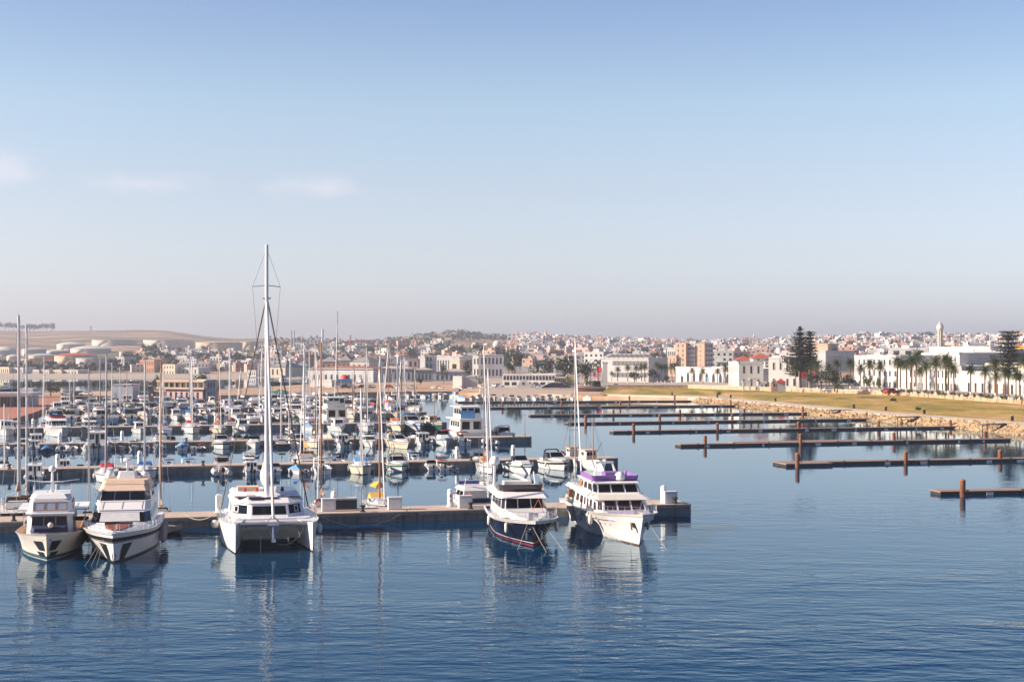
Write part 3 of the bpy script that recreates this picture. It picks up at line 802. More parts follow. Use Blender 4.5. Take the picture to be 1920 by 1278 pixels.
k = MB(); k.tube([(4.4, 0, 5.2), (4.4, 0, 6.0)], .09, 6); k.lathe([(.3, 0), (.34, .08), (.3, .22), (.02, .25)], 12, (4.4, 0, 6.0)); k.box(4.4, 0, 5.5, .25, .9, .07); k.build('radar', WHITE, t)
k = MB(); k.loft([[(x, y, z) for x, y, z in ((13.2, -.95, 2.13), (14.7, -.75, 2.06), (15.6, -.3, 2.03), (15.6, .3, 2.03), (14.7, .75, 2.06), (13.2, .95, 2.13))], [(13.2, -.9, 2.2), (14.6, -.7, 2.13), (15.5, -.28, 2.1), (15.5, .28, 2.1), (14.6, .7, 2.13), (13.2, .9, 2.2)]]); k.build('foredeck_well', M('mahogany', (.25, .07, .035), .45, var=.2, scale=3), t)
k = MB(); k.tube([(13.1, .95, 2.24), (12.9, 0, 2.27), (13.1, -.95, 2.24)], .10, 6); k.build('well_coaming', BLACK, t)
k = MB(); k.box(16.6, 0, 2.1, .9, .16, .14); k.tube([(15.6, 0, 2.1), (15.6, 0, 2.45)], .08, 6); k.build('anchor_windlass', STEEL, t)
rail(S, .35, .96, .5, .014, 12).build('guard_rail', STEEL, t)
for s in (1, -1):
    k = MB(); a = [S(.955, .05, s, .03), S(.915, .05, s, .03), S(.865, .60, s, .03), S(.935, .60, s, .03)]
    if s < 0: a = a[::-1]
    k.quad(*a); k.build('anchor_pocket', BOOT, t)
k = MB(); k.add([S(.998, 0, 1, .04), S(.985, .30, 1, .04), S(.985, .30, -1, .04), S(.998, 0, -1, .04)], [(0, 1, 2, 3)]); k.build('stem_plate', STEEL, t)
for x, z in ((9.2, .95), (7.8, 1.0), (6.3, 1.05)): fender(t, x, 2.85, z, 1.25, .27, M('grey_fender', (.22, .22, .25), .6))
fender(t, 9.5, -2.85, .9, 1.1, .27, BLACK)
place(t, 214, 1055, 17.15, 10.5); MYACHT = t
# ---------------------------------------------------------------- white sailing catamaran
t = thing('catamaran', 'large white sailing catamaran with tall mast and solar panels on its roof', 'catamaran')
SEP = 2.72
for s in (1, -1):
    S = hullf(14.2, 2.05, 2.1, 1.75, .15, pd=2.4, pw=1.6, stern=.8, wlr=.72, tm=.4, flare=1.1)
    k = hull_mesh(S); k.v = [(x, y + s * SEP, z) for x, y, z in k.v]; k.build('hull', WHITE, t, True)
    k = band(S, -.08, .035, off=.012); k.v = [(x, y + s * SEP, z) for x, y, z in k.v]; k.build('boot_stripe', BOOT, t)
    k = deck_mesh(S, .0, .02, t1=1.0); k.v = [(x, y + s * SEP, z + .01) for x, y, z in k.v]; k.build('deck', WHITE, t)
    k = MB()
    for z0, z1 in ((.58, .78), (.90, 1.10)):
        a = [S(.66, z0 / 2.0, -s, .012), S(.95, z0 / 2.0 + .0, -s, .012), S(.95, z1 / 2.0, -s, .012), S(.66, z1 / 2.0, -s, .012)]
        if s < 0: k.quad(*[(x, y + s * SEP, z) for x, y, z in a])
    if s < 0: pass
    if k.v: k.build('hull_stripe', M('grey_decal', (.22, .23, .27), .4), t)
    k = MB(); [k.box(x, s * SEP + s * 1.0 * (1 - ((max(x, 5.9) - 5.9) / 8.3) ** 2.2), 1.1, .5, .06, .22) for x in (6.5, 8.0)]; k.build('porthole', GLASS, t)
    m = MB()
    for i in range(6):
        x = 6.5 + i * 1.3; y = s * (SEP + .85 * (1 - ((max(x, 5.9) - 5.9) / 8.3) ** 2.4)); m.tube([(x, y, 1.8), (x, y, 2.65)], .022, 4)
    for hh in (2.3, 2.65): m.tube([(6.5 + i * 1.3, s * (SEP + .85 * (1 - ((max(6.5 + i * 1.3, 5.9) - 5.9) / 8.3) ** 2.4)), hh) for i in range(6)], .015, 4)
    m.build('guard_rail', STEEL, t)
k = MB(); k.loft([[(1.2, -2.9, .5), (1.2, 2.9, .5), (1.2, 3.0, 1.95), (1.2, -3.0, 1.95)], [(9.4, -2.9, .5), (9.4, 2.9, .5), (9.4, 3.0, 2.0), (9.4, -3.0, 2.0)], [(9.9, -2.4, 1.2), (9.9, 2.4, 1.2), (9.9, 2.5, 2.0), (9.9, -2.5, 2.0)]]); k.build('bridge_deck', WHITE, t)
h = MB(); q = house(h, 2.0, 9.0, 2.75, 1.95, 2.2, 8.2, 2.62, 2.98, 1.6, 1.5, .50, .50); h.build('saloon', WHITE, t)
windows(t, q['front'], ((.04, .96),), .22, .78)
windows(t, q['fr'], ((.1, .80),), .24, .84); windows(t, q['fl'], ((.1, .80),), .24, .84)
m = MB(); m.frame(q['fr'], .18, .34, .36, .72, .05, .05, .04); m.build('hatch_frame', WHITE, t); m = MB(); m.frame(q['fl'], .45, .62, .36, .72, .05, .05, .04); m.build('hatch_frame', WHITE, t)
windows(t, q['left'], ((.3, .6), (.65, .95)), .3, .8); windows(t, q['right'], ((.3, .6), (.65, .95)), .3, .8)
k = MB(); q = house(k, 1.2, 8.35, 2.75, 2.98, 1.8, 6.9, 2.5, 3.34, 1.7, 1.5, .55, .6); k.build('coachroof', WHITE, t)
k = MB(); house(k, .2, 5.6, 2.6, 3.28, .5, 5.3, 2.4, 3.55, 1.2, 1.1, .6, .6); k.build('flybridge_coaming', WHITE, t)
SOLAR = M('solar_cells', (.03, .035, .075), .25, var=.2, scale=6)
for x, y, sx, sy in ((6.5, -2.0, .9, .9), (6.9, -.95, .8, .95), (7.2, .05, .7, 1.3), (6.6, 1.2, 1.1, .9), (6.3, 2.1, .9, .8), (5.9, -1.2, .6, .7), (7.5, -1.0, .5, .9)):
    m = MB(); m.box(x, y, 3.33 - max(0, x - 7.0) * .12, sx, sy, .05); m.build('solar_panel', SOLAR, t)
k = MB(); k.tube([(13.0, -2.75, 1.95), (13.0, 2.75, 1.95)], .15, 10); k.build('crossbeam', ALU, t, True)
k = MB(); k.box(11.6, 0, 1.88, 3.2, .8, .10); k.build('centre_plank', WHITE, t)
NET = M('trampoline_net', (.42, .42, .46), .9)
for s in (1, -1):
    k = MB(); k.box(11.4, s * 1.25, 1.9, 3.0, 1.65, .03); k.build('trampoline', NET, t)
k = MB(); k.tube([(13.0, 0, 1.9), (13.4, 0, .9)], .12, 8); k.tube([(13.0, -.5, 1.9), (13.4, 0, .9), (13.0, .5, 1.9)], .05, 5); k.box(13.35, 0, .8, .5, .3, .25); k.build('anchor', STEEL, t)
MX = 5.9
k = MB(); k.tube([(MX, 0, 3.2), (MX, 0, 22.5)], .17, 10, .13); k.build('mast', M('white_spar', (.78, .78, .80), .3), t, True)
k = MB(); k.tube([(MX - .3, 1.05, 19.3), (MX, 0, 19.4), (MX - .3, -1.05, 19.3)], .035, 5); k.tube([(MX, -.3, 18.4), (MX, .3, 18.4)], .06, 5); k.build('spreader', ALU, t)
k = MB()
for s in (1, -1):
    k.tube([(MX, 0, 22.2), (MX - .3, s * 1.05, 19.3), (MX - .2, s * .25, 9.0), (MX - .2, s * .2, 3.5)], .014, 3)
    k.tube([(MX, s * .1, 18.2), (MX - 2.0, s * 3.35, 2.2)], .03, 4)
    k.tube([(MX, s * .1, 17.9), (MX - 2.6, s * 3.35, 2.2)], .02, 4)
k.build('shroud', BLACK, t)
k = MB(); k.tube([(MX, 0, 18.2), (13.0, 0, 2.3)], .10, 8); k.build('furled_jib', M('sailcloth', (.74, .72, .68), .7), t)
k = MB(); k.tube([(13.0, 0, 2.5), (12.9, -.55, 1.95)], .04, 5); k.tube([(13.0, 0, 2.5), (12.9, .55, 1.95)], .04, 5); k.build('bridle', STEEL, t)
k = MB(); k.loft([[(5.6, -.22, 4.0), (5.6, .22, 4.0), (5.6, .12, 6.4), (5.6, -.12, 6.4)], [(2.6, -.26, 4.2), (2.6, .26, 4.2), (2.6, .2, 5.1), (2.6, -.2, 5.1)], [(-.4, -.15, 4.4), (-.4, .15, 4.4), (-.4, .1, 4.75), (-.4, -.1, 4.75)]]); k.build('mainsail_cover', OFFW, t)
k = MB(); k.tube([(5.8, 0, 4.0), (-.6, 0, 4.3)], .12, 8); k.build('boom', ALU, t)
for x, y in ((4.6, -1.6), (4.3, 1.3), (4.6, -.7)):
    k = MB(); k.lathe([(.14, 0), (.14, .12), (.09, .3), (.12, .34)], 8, (x, y, 3.5)); k.build('winch', RED if x > 4.5 else BLACK, t)
k = MB(); k.box(3.4, -1.3, 3.72, 1.4, 1.6, .28); k.build('cockpit_cushion', TAN, t)
k = MB(); k.box(.9, -3.4, 2.5, .5, .45, 1.0); k.build('locker', WHITE, t)
k = MB(); k.ball((8.2, -3.95, 1.5), .33, 7); k.build('fender', OFFW, t, True)
fender(t, 9.0, 3.75, 1.1, .8, .16)
place(t, 514, 1035.5, 14.0, 13.0); CAT = t
# ---------------------------------------------------------------- dark hulled motor yacht
t = thing('motor_yacht', 'motor yacht with dark blue hull, red waterline and white superstructure', 'yacht')
DKH = M('dark_blue_gelcoat', (.012, .016, .032), .18, var=.05)
S = hullf(16.0, 4.9, 2.05, 1.55, 1.7, pd=3.4, pw=1.6, stern=.88, wlr=.80, tm=.45, flare=1.3)
hull_mesh(S).build('hull', DKH, t, True)
band(S, -.06, .03, off=.015).build('waterline_stripe', M('red_stripe', (.35, .03, .05), .4), t); band(S, .10, .125).build('pinstripe', GREYW, t)
band(S, .86, 1.0, off=.06).build('white_bulwark', WHITE, t)
deck_mesh(S, .18, .10).build('deck', WHITE, t)
k = MB()
k.loft([[(x, -w, z - .35), (x, -w * .85, z), (x, w * .85, z), (x, w, z - .35)] for x, w, z in ((14.2, .55, 1.95), (13.2, 1.25, 2.12), (10.8, 1.75, 2.25), (9.0, 1.85, 2.3))], False)
k.quad((14.2, -.55, 1.6), (14.2, .55, 1.6), (14.2, .47, 1.95), (14.2, -.47, 1.95)); k.build('foredeck_trunk', WHITE, t, True)
h = MB(); q = house(h, 2.0, 9.8, 1.85, 1.6, 2.0, 8.9, 1.65, 3.05, .6, .6, .86, .86); h.build('saloon', WHITE, t)
windows(t, q['front'], ((.02, .31), (.34, .66), (.69, .98)), .44, .95, framem=None)
for s in ('fr', 'fl'): windows(t, q[s], ((.08, .92),), .44, .95)
for s in ('left', 'right'): windows(t, q[s], ((.1, .35), (.4, .65), (.7, .95)), .45, .9)
k = MB(); house(k, .8, 9.4, 2.05, 3.05, 1.2, 8.2, 1.8, 3.45, .8, .8, .84, .84); k.build('flybridge_deck', WHITE, t)
FLYG = M('smoked_screen', (.06, .045, .05), .15)
k = MB(); q = house(k, 2.6, 8.0, 1.7, 3.45, 2.4, 8.3, 1.78, 4.0, .6, .6, .86, .86)
windows(t, q['front'], ((.0, 1.0),), .0, 1.0, glass=FLYG, name='flybridge_screen')
for s in ('fr', 'fl'): windows(t, q[s], ((.0, 1.0),), .0, 1.0, glass=FLYG, name='flybridge_screen')
for s in ('left', 'right'): windows(t, q[s], ((.45, 1.0),) if s == 'right' else ((.0, .55),), .0, 1.0, glass=FLYG, name='flybridge_screen')
k = MB(); k.box(4.6, 0, 3.75, 1.4, 2.2, .5); k.build('flybridge_seat', OFFW, t)
k = MB(); k.tube([(3.2, -1.7, 3.4), (2.8, -1.6, 5.2)], .10, 6); k.tube([(3.2, 1.7, 3.4), (2.8, 1.6, 4.6)], .05, 6); k.build('radar_arch', WHITE, t)
dome(t, 2.8, -1.6, 5.2, .42)
k = MB(); k.tube([(2.6, -.3, 4.5), (4.6, 1.0, 3.9)], .10, 6); k.build('davit', WHITE, t)
rail(S, .5, .985, .58, .016, 13, .0).build('guard_rail', STEEL, t)
k = MB(); k.box(14.4, 0, 2.15, .45, .7, .55); k.box(14.65, 0, 2.15, .05, .5, .4); k.build('anchor_windlass', STEEL, t)
for s in (1, -1):
    k = MB(); x, y, z = S(.955, .55, s, .05); k.lathe([(.2, -.05), (.24, 0), (.1, .06)], 10, (x, y, z)); k.box(x + .1, y + s * .1, z - .25, .12, .1, .6); k.build('anchor', STEEL, t)
for x, yy, z in ((12.2, -1.75, 1.15), (7.0, -2.5, 1.15), (10.6, 2.3, 1.0)): fender(t, x, yy, z, .85, .15)
k = MB(); k.tube([(13.1, 1.0, 2.2), (12.8, .6, 3.3)], .02, 4); k.tube([(12.8, .6, 3.3), (11.5, .3, 2.3)], .02, 4); k.build('boat_hook', M('orange_paint', (.5, .15, .05), .5), t)
place(t, 1000, 1023, 14.3, 7.0); DYACHT = t
# ---------------------------------------------------------------- white classic yacht with purple flybridge covers
t = thing('motor_yacht', 'white classic motor yacht with purple flybridge covers and flared bow', 'yacht')
PURP = M('purple_canvas', (.21, .11, .34), .7, var=.15)
S = hullf(21.5, 5.3, 2.45, 1.55, 1.5, pd=3.0, pw=1.5, stern=.86, wlr=.82, tm=.48, flare=1.6)
hull_mesh(S, 26).build('hull', WHITE, t, True)
band(S, -.05, .04, off=.012).build('boot_stripe', M('brown_antifoul', (.14, .08, .05), .6), t); band(S, .70, .73, .0, .80).build('pinstripe', BOOT, t)
band(S, .93, 1.0, off=.05).build('rub_rail', OFFW, t)
deck_mesh(S, .30, .12).build('deck', OFFW, t)
k = MB()
k.loft([[(x, -w, z - .4), (x, -w * .88, z), (x, w * .88, z), (x, w, z - .4)] for x, w, z in ((18.6, 1.1, 1.98), (17.4, 1.75, 2.06), (15.2, 1.95, 2.08))], False); k.quad((18.6, -1.1, 1.75), (18.6, 1.1, 1.75), (18.6, .97, 1.98), (18.6, -.97, 1.98)); k.build('foredeck_cover', M('lilac_canvas', (.40, .36, .52), .7), t)
h = MB(); q = house(h, 4.0, 15.4, 2.15, 1.4, 4.0, 14.2, 1.9, 2.85, .7, .7, .84, .84); h.build('deck_saloon', WHITE, t)
BROWNG = M('brown_tinted_glass', (.05, .025, .025), .1)
windows(t, q['front'], ((.04, .31), (.36, .64), (.69, .96)), .48, .93, glass=BROWNG)
for s in ('fr', 'fl'): windows(t, q[s], ((.1, .9),), .46, .86, glass=BROWNG)
for s in ('left', 'right'): windows(t, q[s], ((.08, .2), (.26, .38), (.44, .50), (.57, .63), (.7, .78), (.86, .95)), .40, .80, glass=BROWNG)
k = MB(); house(k, .8, 14.6, 2.3, 2.85, .9, 12.6, 2.05, 3.12, .8, .8, .84, .86); k.build('upper_deck', OFFW, t)
h = MB(); q = house(h, 6.5, 12.5, 1.95, 3.12, 6.5, 11.7, 1.8, 3.95, .6, .6, .86, .86); h.build('wheelhouse', WHITE, t)
windows(t, q['front'], ((.03, .31), (.35, .65), (.69, .97)), .15, .82)
for s in ('fr', 'fl'): windows(t, q[s], ((.1, .9),), .15, .82)
for s in ('left', 'right'): windows(t, q[s], ((.25, .5), (.6, .9)), .2, .8)
k = MB(); house(k, 5.2, 12.2, 2.0, 3.95, 5.2, 11.8, 1.95, 4.05, .6, .6, .86, .86); k.build('wheelhouse_roof', WHITE, t)
for x0, x1, y in ((8.6, 11.6, 0), ):
    m = MB(); q = house(MB(), 6.0, 11.4, 1.85, 4.05, 5.9, 11.6, 1.9, 4.48, .5, .5, .9, .9)
    for s in ('front', 'fr', 'fl', 'left', 'right'): m.panel(q[s], 0, 1, 0, 1, .0, .05)
    m.build('flybridge_cover', PURP, t)
k = MB(); k.box(8.6, .3, 4.3, 1.6, 1.5, .55); k.build('console_cover', PURP, t)
dome(t, 11.3, .35, 4.1, .45)
k = MB(); k.loft([[(7.0, -1.0, 4.05), (7.5, -1.0, 4.05), (7.5, -.85, 4.05), (7.0, -.85, 4.05)], [(6.5, -.7, 5.15), (6.8, -.7, 5.15), (6.8, -.58, 5.15), (6.5, -.58, 5.15)]]); k.loft([[(7.0, 1.0, 4.05), (7.5, 1.0, 4.05), (7.5, .85, 4.05), (7.0, .85, 4.05)], [(6.5, .7, 5.15), (6.8, .7, 5.15), (6.8, .58, 5.15), (6.5, .58, 5.15)]]); k.box(6.65, 0, 5.2, .4, 1.5, .14); k.build('radar_arch', WHITE, t)
k = MB(); k.lathe([(.30, -.04), (.36, 0), (.30, .04)], 14); k.v = [(x + 6.9, z - 2.02, y + 3.6) for x, y, z in k.v]; k.build('lifebuoy', M('orange_paint', (.5, .15, .05), .5), t, True)
k = MB(); k.box(3.6, 0, 3.35, 2.0, 3.6, .06); [k.tube([(x, y, 3.1), (x, y, 4.0)], .03, 4) for x in (2.0, 3.5, 5.0) for y in (-1.9, 1.9)]; [k.tube([(2.0, y, z), (5.0, y, z)], .03, 4) for y in (-1.9, 1.9) for z in (3.6, 4.0)]; k.build('aft_rail', STEEL, t)
k = MB(); [k.tube([(1.4, y, 1.2), (1.4, y, 2.9)], .05, 5) for y in (-2.1, 2.1)]; k.box(1.8, -1.2, 1.9, 1.2, 1.2, 1.0); k.build('aft_awning_frame', STEEL, t)
k = MB(); k.box(1.4, -1.9, 2.2, .5, .5, .7, top=.8); k.build('aft_furniture', TEAK, t)
rail(S, .62, .985, .52, .015, 12, .0).build('guard_rail', STEEL, t)
k = MB(); k.tube([(20.2, 0, 2.3), (19.6, .3, 3.2)], .03, 4); k.box(20.0, .0, 2.5, .6, .5, .35); k.build('anchor_windlass', STEEL, t)
for s in (1, -1):
    x, y, z = S(.955, .66, s, .06); k = MB(); k.box(x, y, z, .5, .22, .3); k.box(x + .15, y + s * .08, z - .2, .2, .12, .35); k.build('anchor', M('worn_bronze', (.16, .10, .06), .6), t)
for x, z in ((14.6, 1.4), (13.4, 1.35), (10.0, 1.2)): fender(t, x, -2.65, z, .9, .16)
k = MB(); [k.lathe([(.10, 0), (.10, .03)], 8, S(.62 + i * .045, .56, -1, .0)) for i in range(5)]; k.build('porthole', GLASS, t)
place(t, 1198, 1022, 20.0, 7.5); WYACHT = t
# tenders and ropes along the nearest pier
t = thing('tender', 'small grey inflatable tender tied beside the yacht with tan hardtop', 'dinghy')
k = MB(); k.tube([(0, -.7, .25), (2.4, -.7, .28), (3.2, 0, .45), (2.4, .7, .28), (0, .7, .25)], .24, 8); k.build('tube', M('grey_inflatable', (.35, .30, .27), .6), t, True)
k = MB(); k.box(1.2, 0, .18, 2.4, 1.1, .1); k.build('floor', TEAK, t); k = MB(); k.box(1.2, 0, .55, .7, .5, .5); k.build('console', GREYW, t)
k = MB(); k.box(-.15, 0, .6, .35, .35, .6); k.build('outboard_motor', BLACK, t)
place(t, 338, 1000, 3.2, 62)
t = thing('tender', 'white dinghy hanging low at the stern of the yacht with purple covers', 'dinghy')
S = hullf(3.6, 1.6, .85, .6, .6); hull_mesh(S, 10).build('hull', WHITE, t, True); deck_mesh(S, .3, .08).build('deck', GREYW, t); k = MB(); k.box(1.4, 0, .55, .35, 1.2, .06); k.build('thwart', TEAK, t)
place(t, 1066, 983, 3.3, -35); t.location.z += .75
B1 = PL[1]
def pierpt(k, u, z=DZ + .25):
    a, b, d, nrm = PL[k]; lo, hi = 0.0, (b - a).length
    for _ in range(30):
        m_ = (lo + hi) / 2; p = a + d * m_
        if U0 + F * p.x / p.y < u: lo = m_
        else: hi = m_
    return a + d * lo + nrm * .4 + Vector((0, 0, z - DZ))
G = 'mooring ropes of the yachts at the nearest pier'
rope('mooring_rope', (wl(CAT, (1.2, 3.5, 1.8)), pierpt(1, 772)), 1.5, 'long slack rope from the catamaran to a bollard on its right', .035, G)
rope('mooring_rope', (wl(CAT, (1.5, -3.5, 1.8)), pierpt(1, 345)), .6, 'slack rope from the catamaran to the pier on its left', .03, G)
rope('mooring_rope', (wl(CAT, (13.0, -2.2, 1.95)), wl(CAT, (13.6, -.9, 1.1))), .05, 'upper half of the anchor bridle below the catamaran crossbeam', .02, G)
rope('mooring_rope', (wl(CAT, (13.6, -.9, 1.1)), wl(CAT, (13.9, -1.0, -.6))), 0, 'rope hanging straight down into the water below the catamaran', .025, G)
rope('mooring_rope', (wl(CAT, (13.0, 2.2, 1.6)), wl(CAT, (12.6, .4, .45))), .5, 'slack rope under the catamaran near its right hull', .02, G)
for y0, x1, y1, lab in ((-.55, 1.6, -1.6, 'rope from the dark yacht bow slanting to the left'), (-.25, 3.4, .6, 'longest rope from the dark yacht bow into the water'), (.7, 2.8, 2.0, 'rope from the dark yacht bow slanting to the right')):
    rope('mooring_rope', (wl(DYACHT, (15.0, y0, 1.7)), wl(DYACHT, (15.0 + x1, y1, -.3))), .05, lab, .017, G)
rope('mooring_rope', (wl(WYACHT, (20.6, .35, 2.1)), wl(WYACHT, (23.2, 1.6, -.3))), .05, 'rope from the bow of the yacht with purple covers, on the right', .015, G)
rope('mooring_rope', (wl(WYACHT, (20.2, -.5, 1.7)), wl(WYACHT, (21.6, -1.0, -.3))), .05, 'rope from the bow of the yacht with purple covers, on the left', .02, G)
for i, (dy, lab) in enumerate(((-.5, 'leftmost rope from the bow of the yacht with tan hardtop'), (-.2, 'middle rope from the bow of the yacht with tan hardtop'), (.05, 'rightmost rope from the bow of the yacht with tan hardtop'))):
    rope('mooring_rope', (wl(MYACHT, (17.2, -.7 + dy * .3, 1.6)), wl(MYACHT, (18.6, -1.2 + dy * 1.6, -.3))), .05, lab, .013, G)
# ================================================================ the many smaller boats
def outboard(root, y=0.0, x=-.25, z=.55, n=1, m=None):
    for i in range(n):
        yy = y + (i - (n - 1) / 2) * .55
        k = MB(); k.loft([[(x - .22, yy - .17, z), (x + .2, yy - .17, z), (x + .2, yy + .17, z), (x - .22, yy + .17, z)], [(x - .26, yy - .2, z + .35), (x + .22, yy - .2, z + .3), (x + .22, yy + .2, z + .3), (x - .26, yy + .2, z + .35)], [(x - .18, yy - .13, z + .58), (x + .14, yy - .13, z + .55), (x + .14, yy + .13, z + .55), (x - .18, yy + .13, z + .58)]])
        k.box(x, yy, z - .45, .22, .12, .9); k.build('outboard_motor', m or BLACK, root)
def stern_flag(t, x, y, z):
    k = MB(); k.tube([(x, y, z), (x - .25, y, z + 1.3)], .02, 4); k.build('flagstaff', STEEL, t)
    k = MB(); k.loft([[(x - .22 - i * .12, y + .03 * math.sin(i * 1.7), z + 1.25 - i * .10), (x - .16 - i * .12, y + .03 * math.sin(i * 1.7), z + .85 - i * .12)] for i in range(6)], False); k.build('flag', RED, t)
def p_sport():
    t = thing('sport_cruiser', 'x', 'boat'); S = hullf(9, 3.0, 1.35, 1.0, .9, pd=2.6, pw=1.5, stern=.9, wlr=.82, tm=.42)
    hull_mesh(S, 14).build('hull', WHITE, t, True); band(S, -.1, .04, off=.012, nt_=12).build('boot_stripe', BOOT, t); band(S, .60, .80, off=.02, nt_=12).build('sheer_stripe', NAVY, t); band(S, .95, 1, off=.04, nt_=12).build('rub_rail', GREYW, t); deck_mesh(S, .05, .05, nt_=12).build('deck', WHITE, t)
    k = MB(); k.loft([[(x, -w, z - .3), (x, -w * .8, z), (x, w * .8, z), (x, w, z - .3)] for x, w, z in ((8.0, .2, 1.3), (7.0, .75, 1.45), (5.0, 1.2, 1.6))], False); k.build('coachroof', WHITE, t, True)
    h = MB(); q = house(h, 2.6, 5.6, 1.25, 1.5, 2.4, 4.4, 1.05, 2.15, .7, .5, .75, .75); h.build('windscreen', GLASS, t)
    k = MB(); k.frame(q['front'], 0, 1, 0, 1, .05, .03, .05); k.build('windscreen_frame', GREYW, t)
    k = MB(); k.loft([[(x, -1.1, 1.3), (x, -1.0, 2.3), (x, -.75, 2.5), (x, .75, 2.5), (x, 1.0, 2.3), (x, 1.1, 1.3), (x, .98, 1.3), (x, .9, 2.2), (x, .7, 2.38), (x, -.7, 2.38), (x, -.9, 2.2), (x, -.98, 1.3)] for x in (2.2, 2.6)]); k.build('canopy_arch', NAVY, t)
    k = MB(); k.box(1.3, 0, 1.15, 1.4, 2.2, .3); k.build('cockpit_seat', OFFW, t)
    rail(S, .5, .97, .5, .02, 7).build('guard_rail', STEEL, t); fender(t, 4, 1.6, .6, .6, .13); fender(t, 5, -1.55, .6, .6, .13); return t
def p_fly():
    t = thing('flybridge_cruiser', 'x', 'boat'); S = hullf(10.5, 3.6, 1.6, 1.15, 1.0, pd=2.6, pw=1.5, stern=.9, wlr=.82)
    hull_mesh(S, 14).build('hull', WHITE, t, True); band(S, -.1, .05, off=.012, nt_=12).build('boot_stripe', BOOT, t); band(S, .92, 1, off=.05, nt_=12).build('rub_rail', GREYW, t); deck_mesh(S, .1, .05, nt_=12).build('deck', WHITE, t)
    h = MB(); q = house(h, 1.6, 7.2, 1.45, 1.2, 1.6, 5.6, 1.25, 2.35, .7, .6, .8, .8); h.build('cabin', WHITE, t)
    windows(t, q['front'], ((.03, .48), (.52, .97)), .38, .92)
    for s in ('fr', 'fl'): windows(t, q[s], ((.1, .9),), .38, .92)
    for s in ('left', 'right'): windows(t, q[s], ((.15, .5), (.55, .92)), .4, .88)
    k = MB(); house(k, .8, 6.2, 1.5, 2.35, 1.2, 4.9, 1.3, 2.75, .7, .6, .8, .8); k.build('flybridge', WHITE, t)
    k = MB(); q = house(k, 1.8, 4.9, 1.2, 2.75, 1.8, 5.1, 1.25, 3.05, .4, .4, .85, .85); m = MB(); [m.panel(q[s], 0, 1, 0, 1, .0, .05) for s in ('front', 'fl', 'fr')]; m.build('flybridge_screen', RED, t)
    k = MB(); k.tube([(1.4, -1.3, 2.7), (1.1, -1.2, 3.7), (1.1, 1.2, 3.7), (1.4, 1.3, 2.7)], .07, 6); k.build('radar_arch', WHITE, t)
    k = MB(); k.box(.6, 0, 1.3, 1.0, 2.6, .5); k.build('aft_cover', NAVY, t)
    stern_flag(t, .1, 1.2, 1.2); rail(S, .5, .97, .6, .022, 7).build('guard_rail', STEEL, t); fender(t, 4.5, 1.95, .7, .7, .15); fender(t, 5.5, -1.9, .7, .7, .15); return t
def p_pilot():
    t = thing('pilothouse_boat', 'x', 'boat'); S = hullf(6.6, 2.5, 1.15, .8, .6, pd=2.6, pw=1.6, stern=.9, wlr=.85)
    hull_mesh(S, 12).build('hull', WHITE, t, True); band(S, -.1, .05, off=.012, nt_=10).build('boot_stripe', BOOT, t); band(S, .9, 1, off=.03, nt_=10).build('rub_rail', GREYW, t); deck_mesh(S, .25, .06, nt_=10).build('deck', GREYW, t)
    h = MB(); q = house(h, 2.2, 4.5, .95, .6, 2.3, 4.3, .85, 2.15, .3, .3, .8, .8); h.build('wheelhouse', WHITE, t)
    windows(t, q['front'], ((.05, .33), (.37, .63), (.67, .95)), .55, .9)
    windows(t, q['back'], ((.06, .32), (.70, .94)), .5, .88); windows(t, q['back'], ((.40, .62),), .1, .88, name='door')
    for s in ('left', 'right'): windows(t, q[s], ((.12, .48), (.55, .9)), .55, .9)
    k = MB(); k.box(3.25, 0, 2.2, 2.5, 2.0, .1, top=.9); k.build('roof', WHITE, t)
    k = MB(); k.tube([(3, .4, 2.25), (3, .4, 3.1)], .02, 4); k.box(2.8, 0, 2.35, .5, .6, .16); k.build('roof_gear', STEEL, t)
    outboard(t, n=2); rail(S, .55, .97, .45, .02, 6).build('guard_rail', STEEL, t); fender(t, 2.5, 1.35, .5, .5, .12); fender(t, 3.2, -1.35, .5, .5, .12); return t
def p_open():
    t = thing('open_motorboat', 'x', 'boat'); S = hullf(5.8, 2.25, 1.0, .7, .6, pd=2.5, pw=1.6, stern=.9, wlr=.85)
    hull_mesh(S, 12).build('hull', WHITE, t, True); band(S, .88, 1, off=.03, nt_=10).build('rub_rail', GREYW, t); deck_mesh(S, .3, .07, nt_=10).build('deck', GREYW, t)
    k = MB(); k.box(2.6, 0, .8, .8, .75, .8, top=.85); k.build('console', WHITE, t); k = MB(); k.loft([[(2.95, -.35, 1.2), (2.95, .35, 1.2), (2.93, .35, 1.18), (2.93, -.35, 1.18)], [(2.75, -.3, 1.5), (2.75, .3, 1.5), (2.73, .3, 1.48), (2.73, -.3, 1.48)]]); k.build('windscreen', GLASS, t)
    k = MB(); k.box(1.5, 0, .65, .5, 1.2, .45); k.build('seat', OFFW, t)
    k = MB(); k.loft([[(1.3, -.95, 1.85), (1.3, -.4, 1.97), (1.3, .4, 1.97), (1.3, .95, 1.85), (1.3, .95, 1.8), (1.3, -.95, 1.8)], [(3.2, -.95, 1.85), (3.2, -.4, 1.97), (3.2, .4, 1.97), (3.2, .95, 1.85), (3.2, .95, 1.8), (3.2, -.95, 1.8)]]); k.build('bimini', NAVY, t)
    for s in (1, -1): k = MB(); k.tube([(2.3, s * 1.02, .7), (1.35, s * .95, 1.82)], .02, 4); k.tube([(2.3, s * 1.02, .7), (3.15, s * .95, 1.82)], .02, 4); k.build('bimini_frame', STEEL, t)
    outboard(t); fender(t, 2.5, 1.25, .45, .45, .11); return t
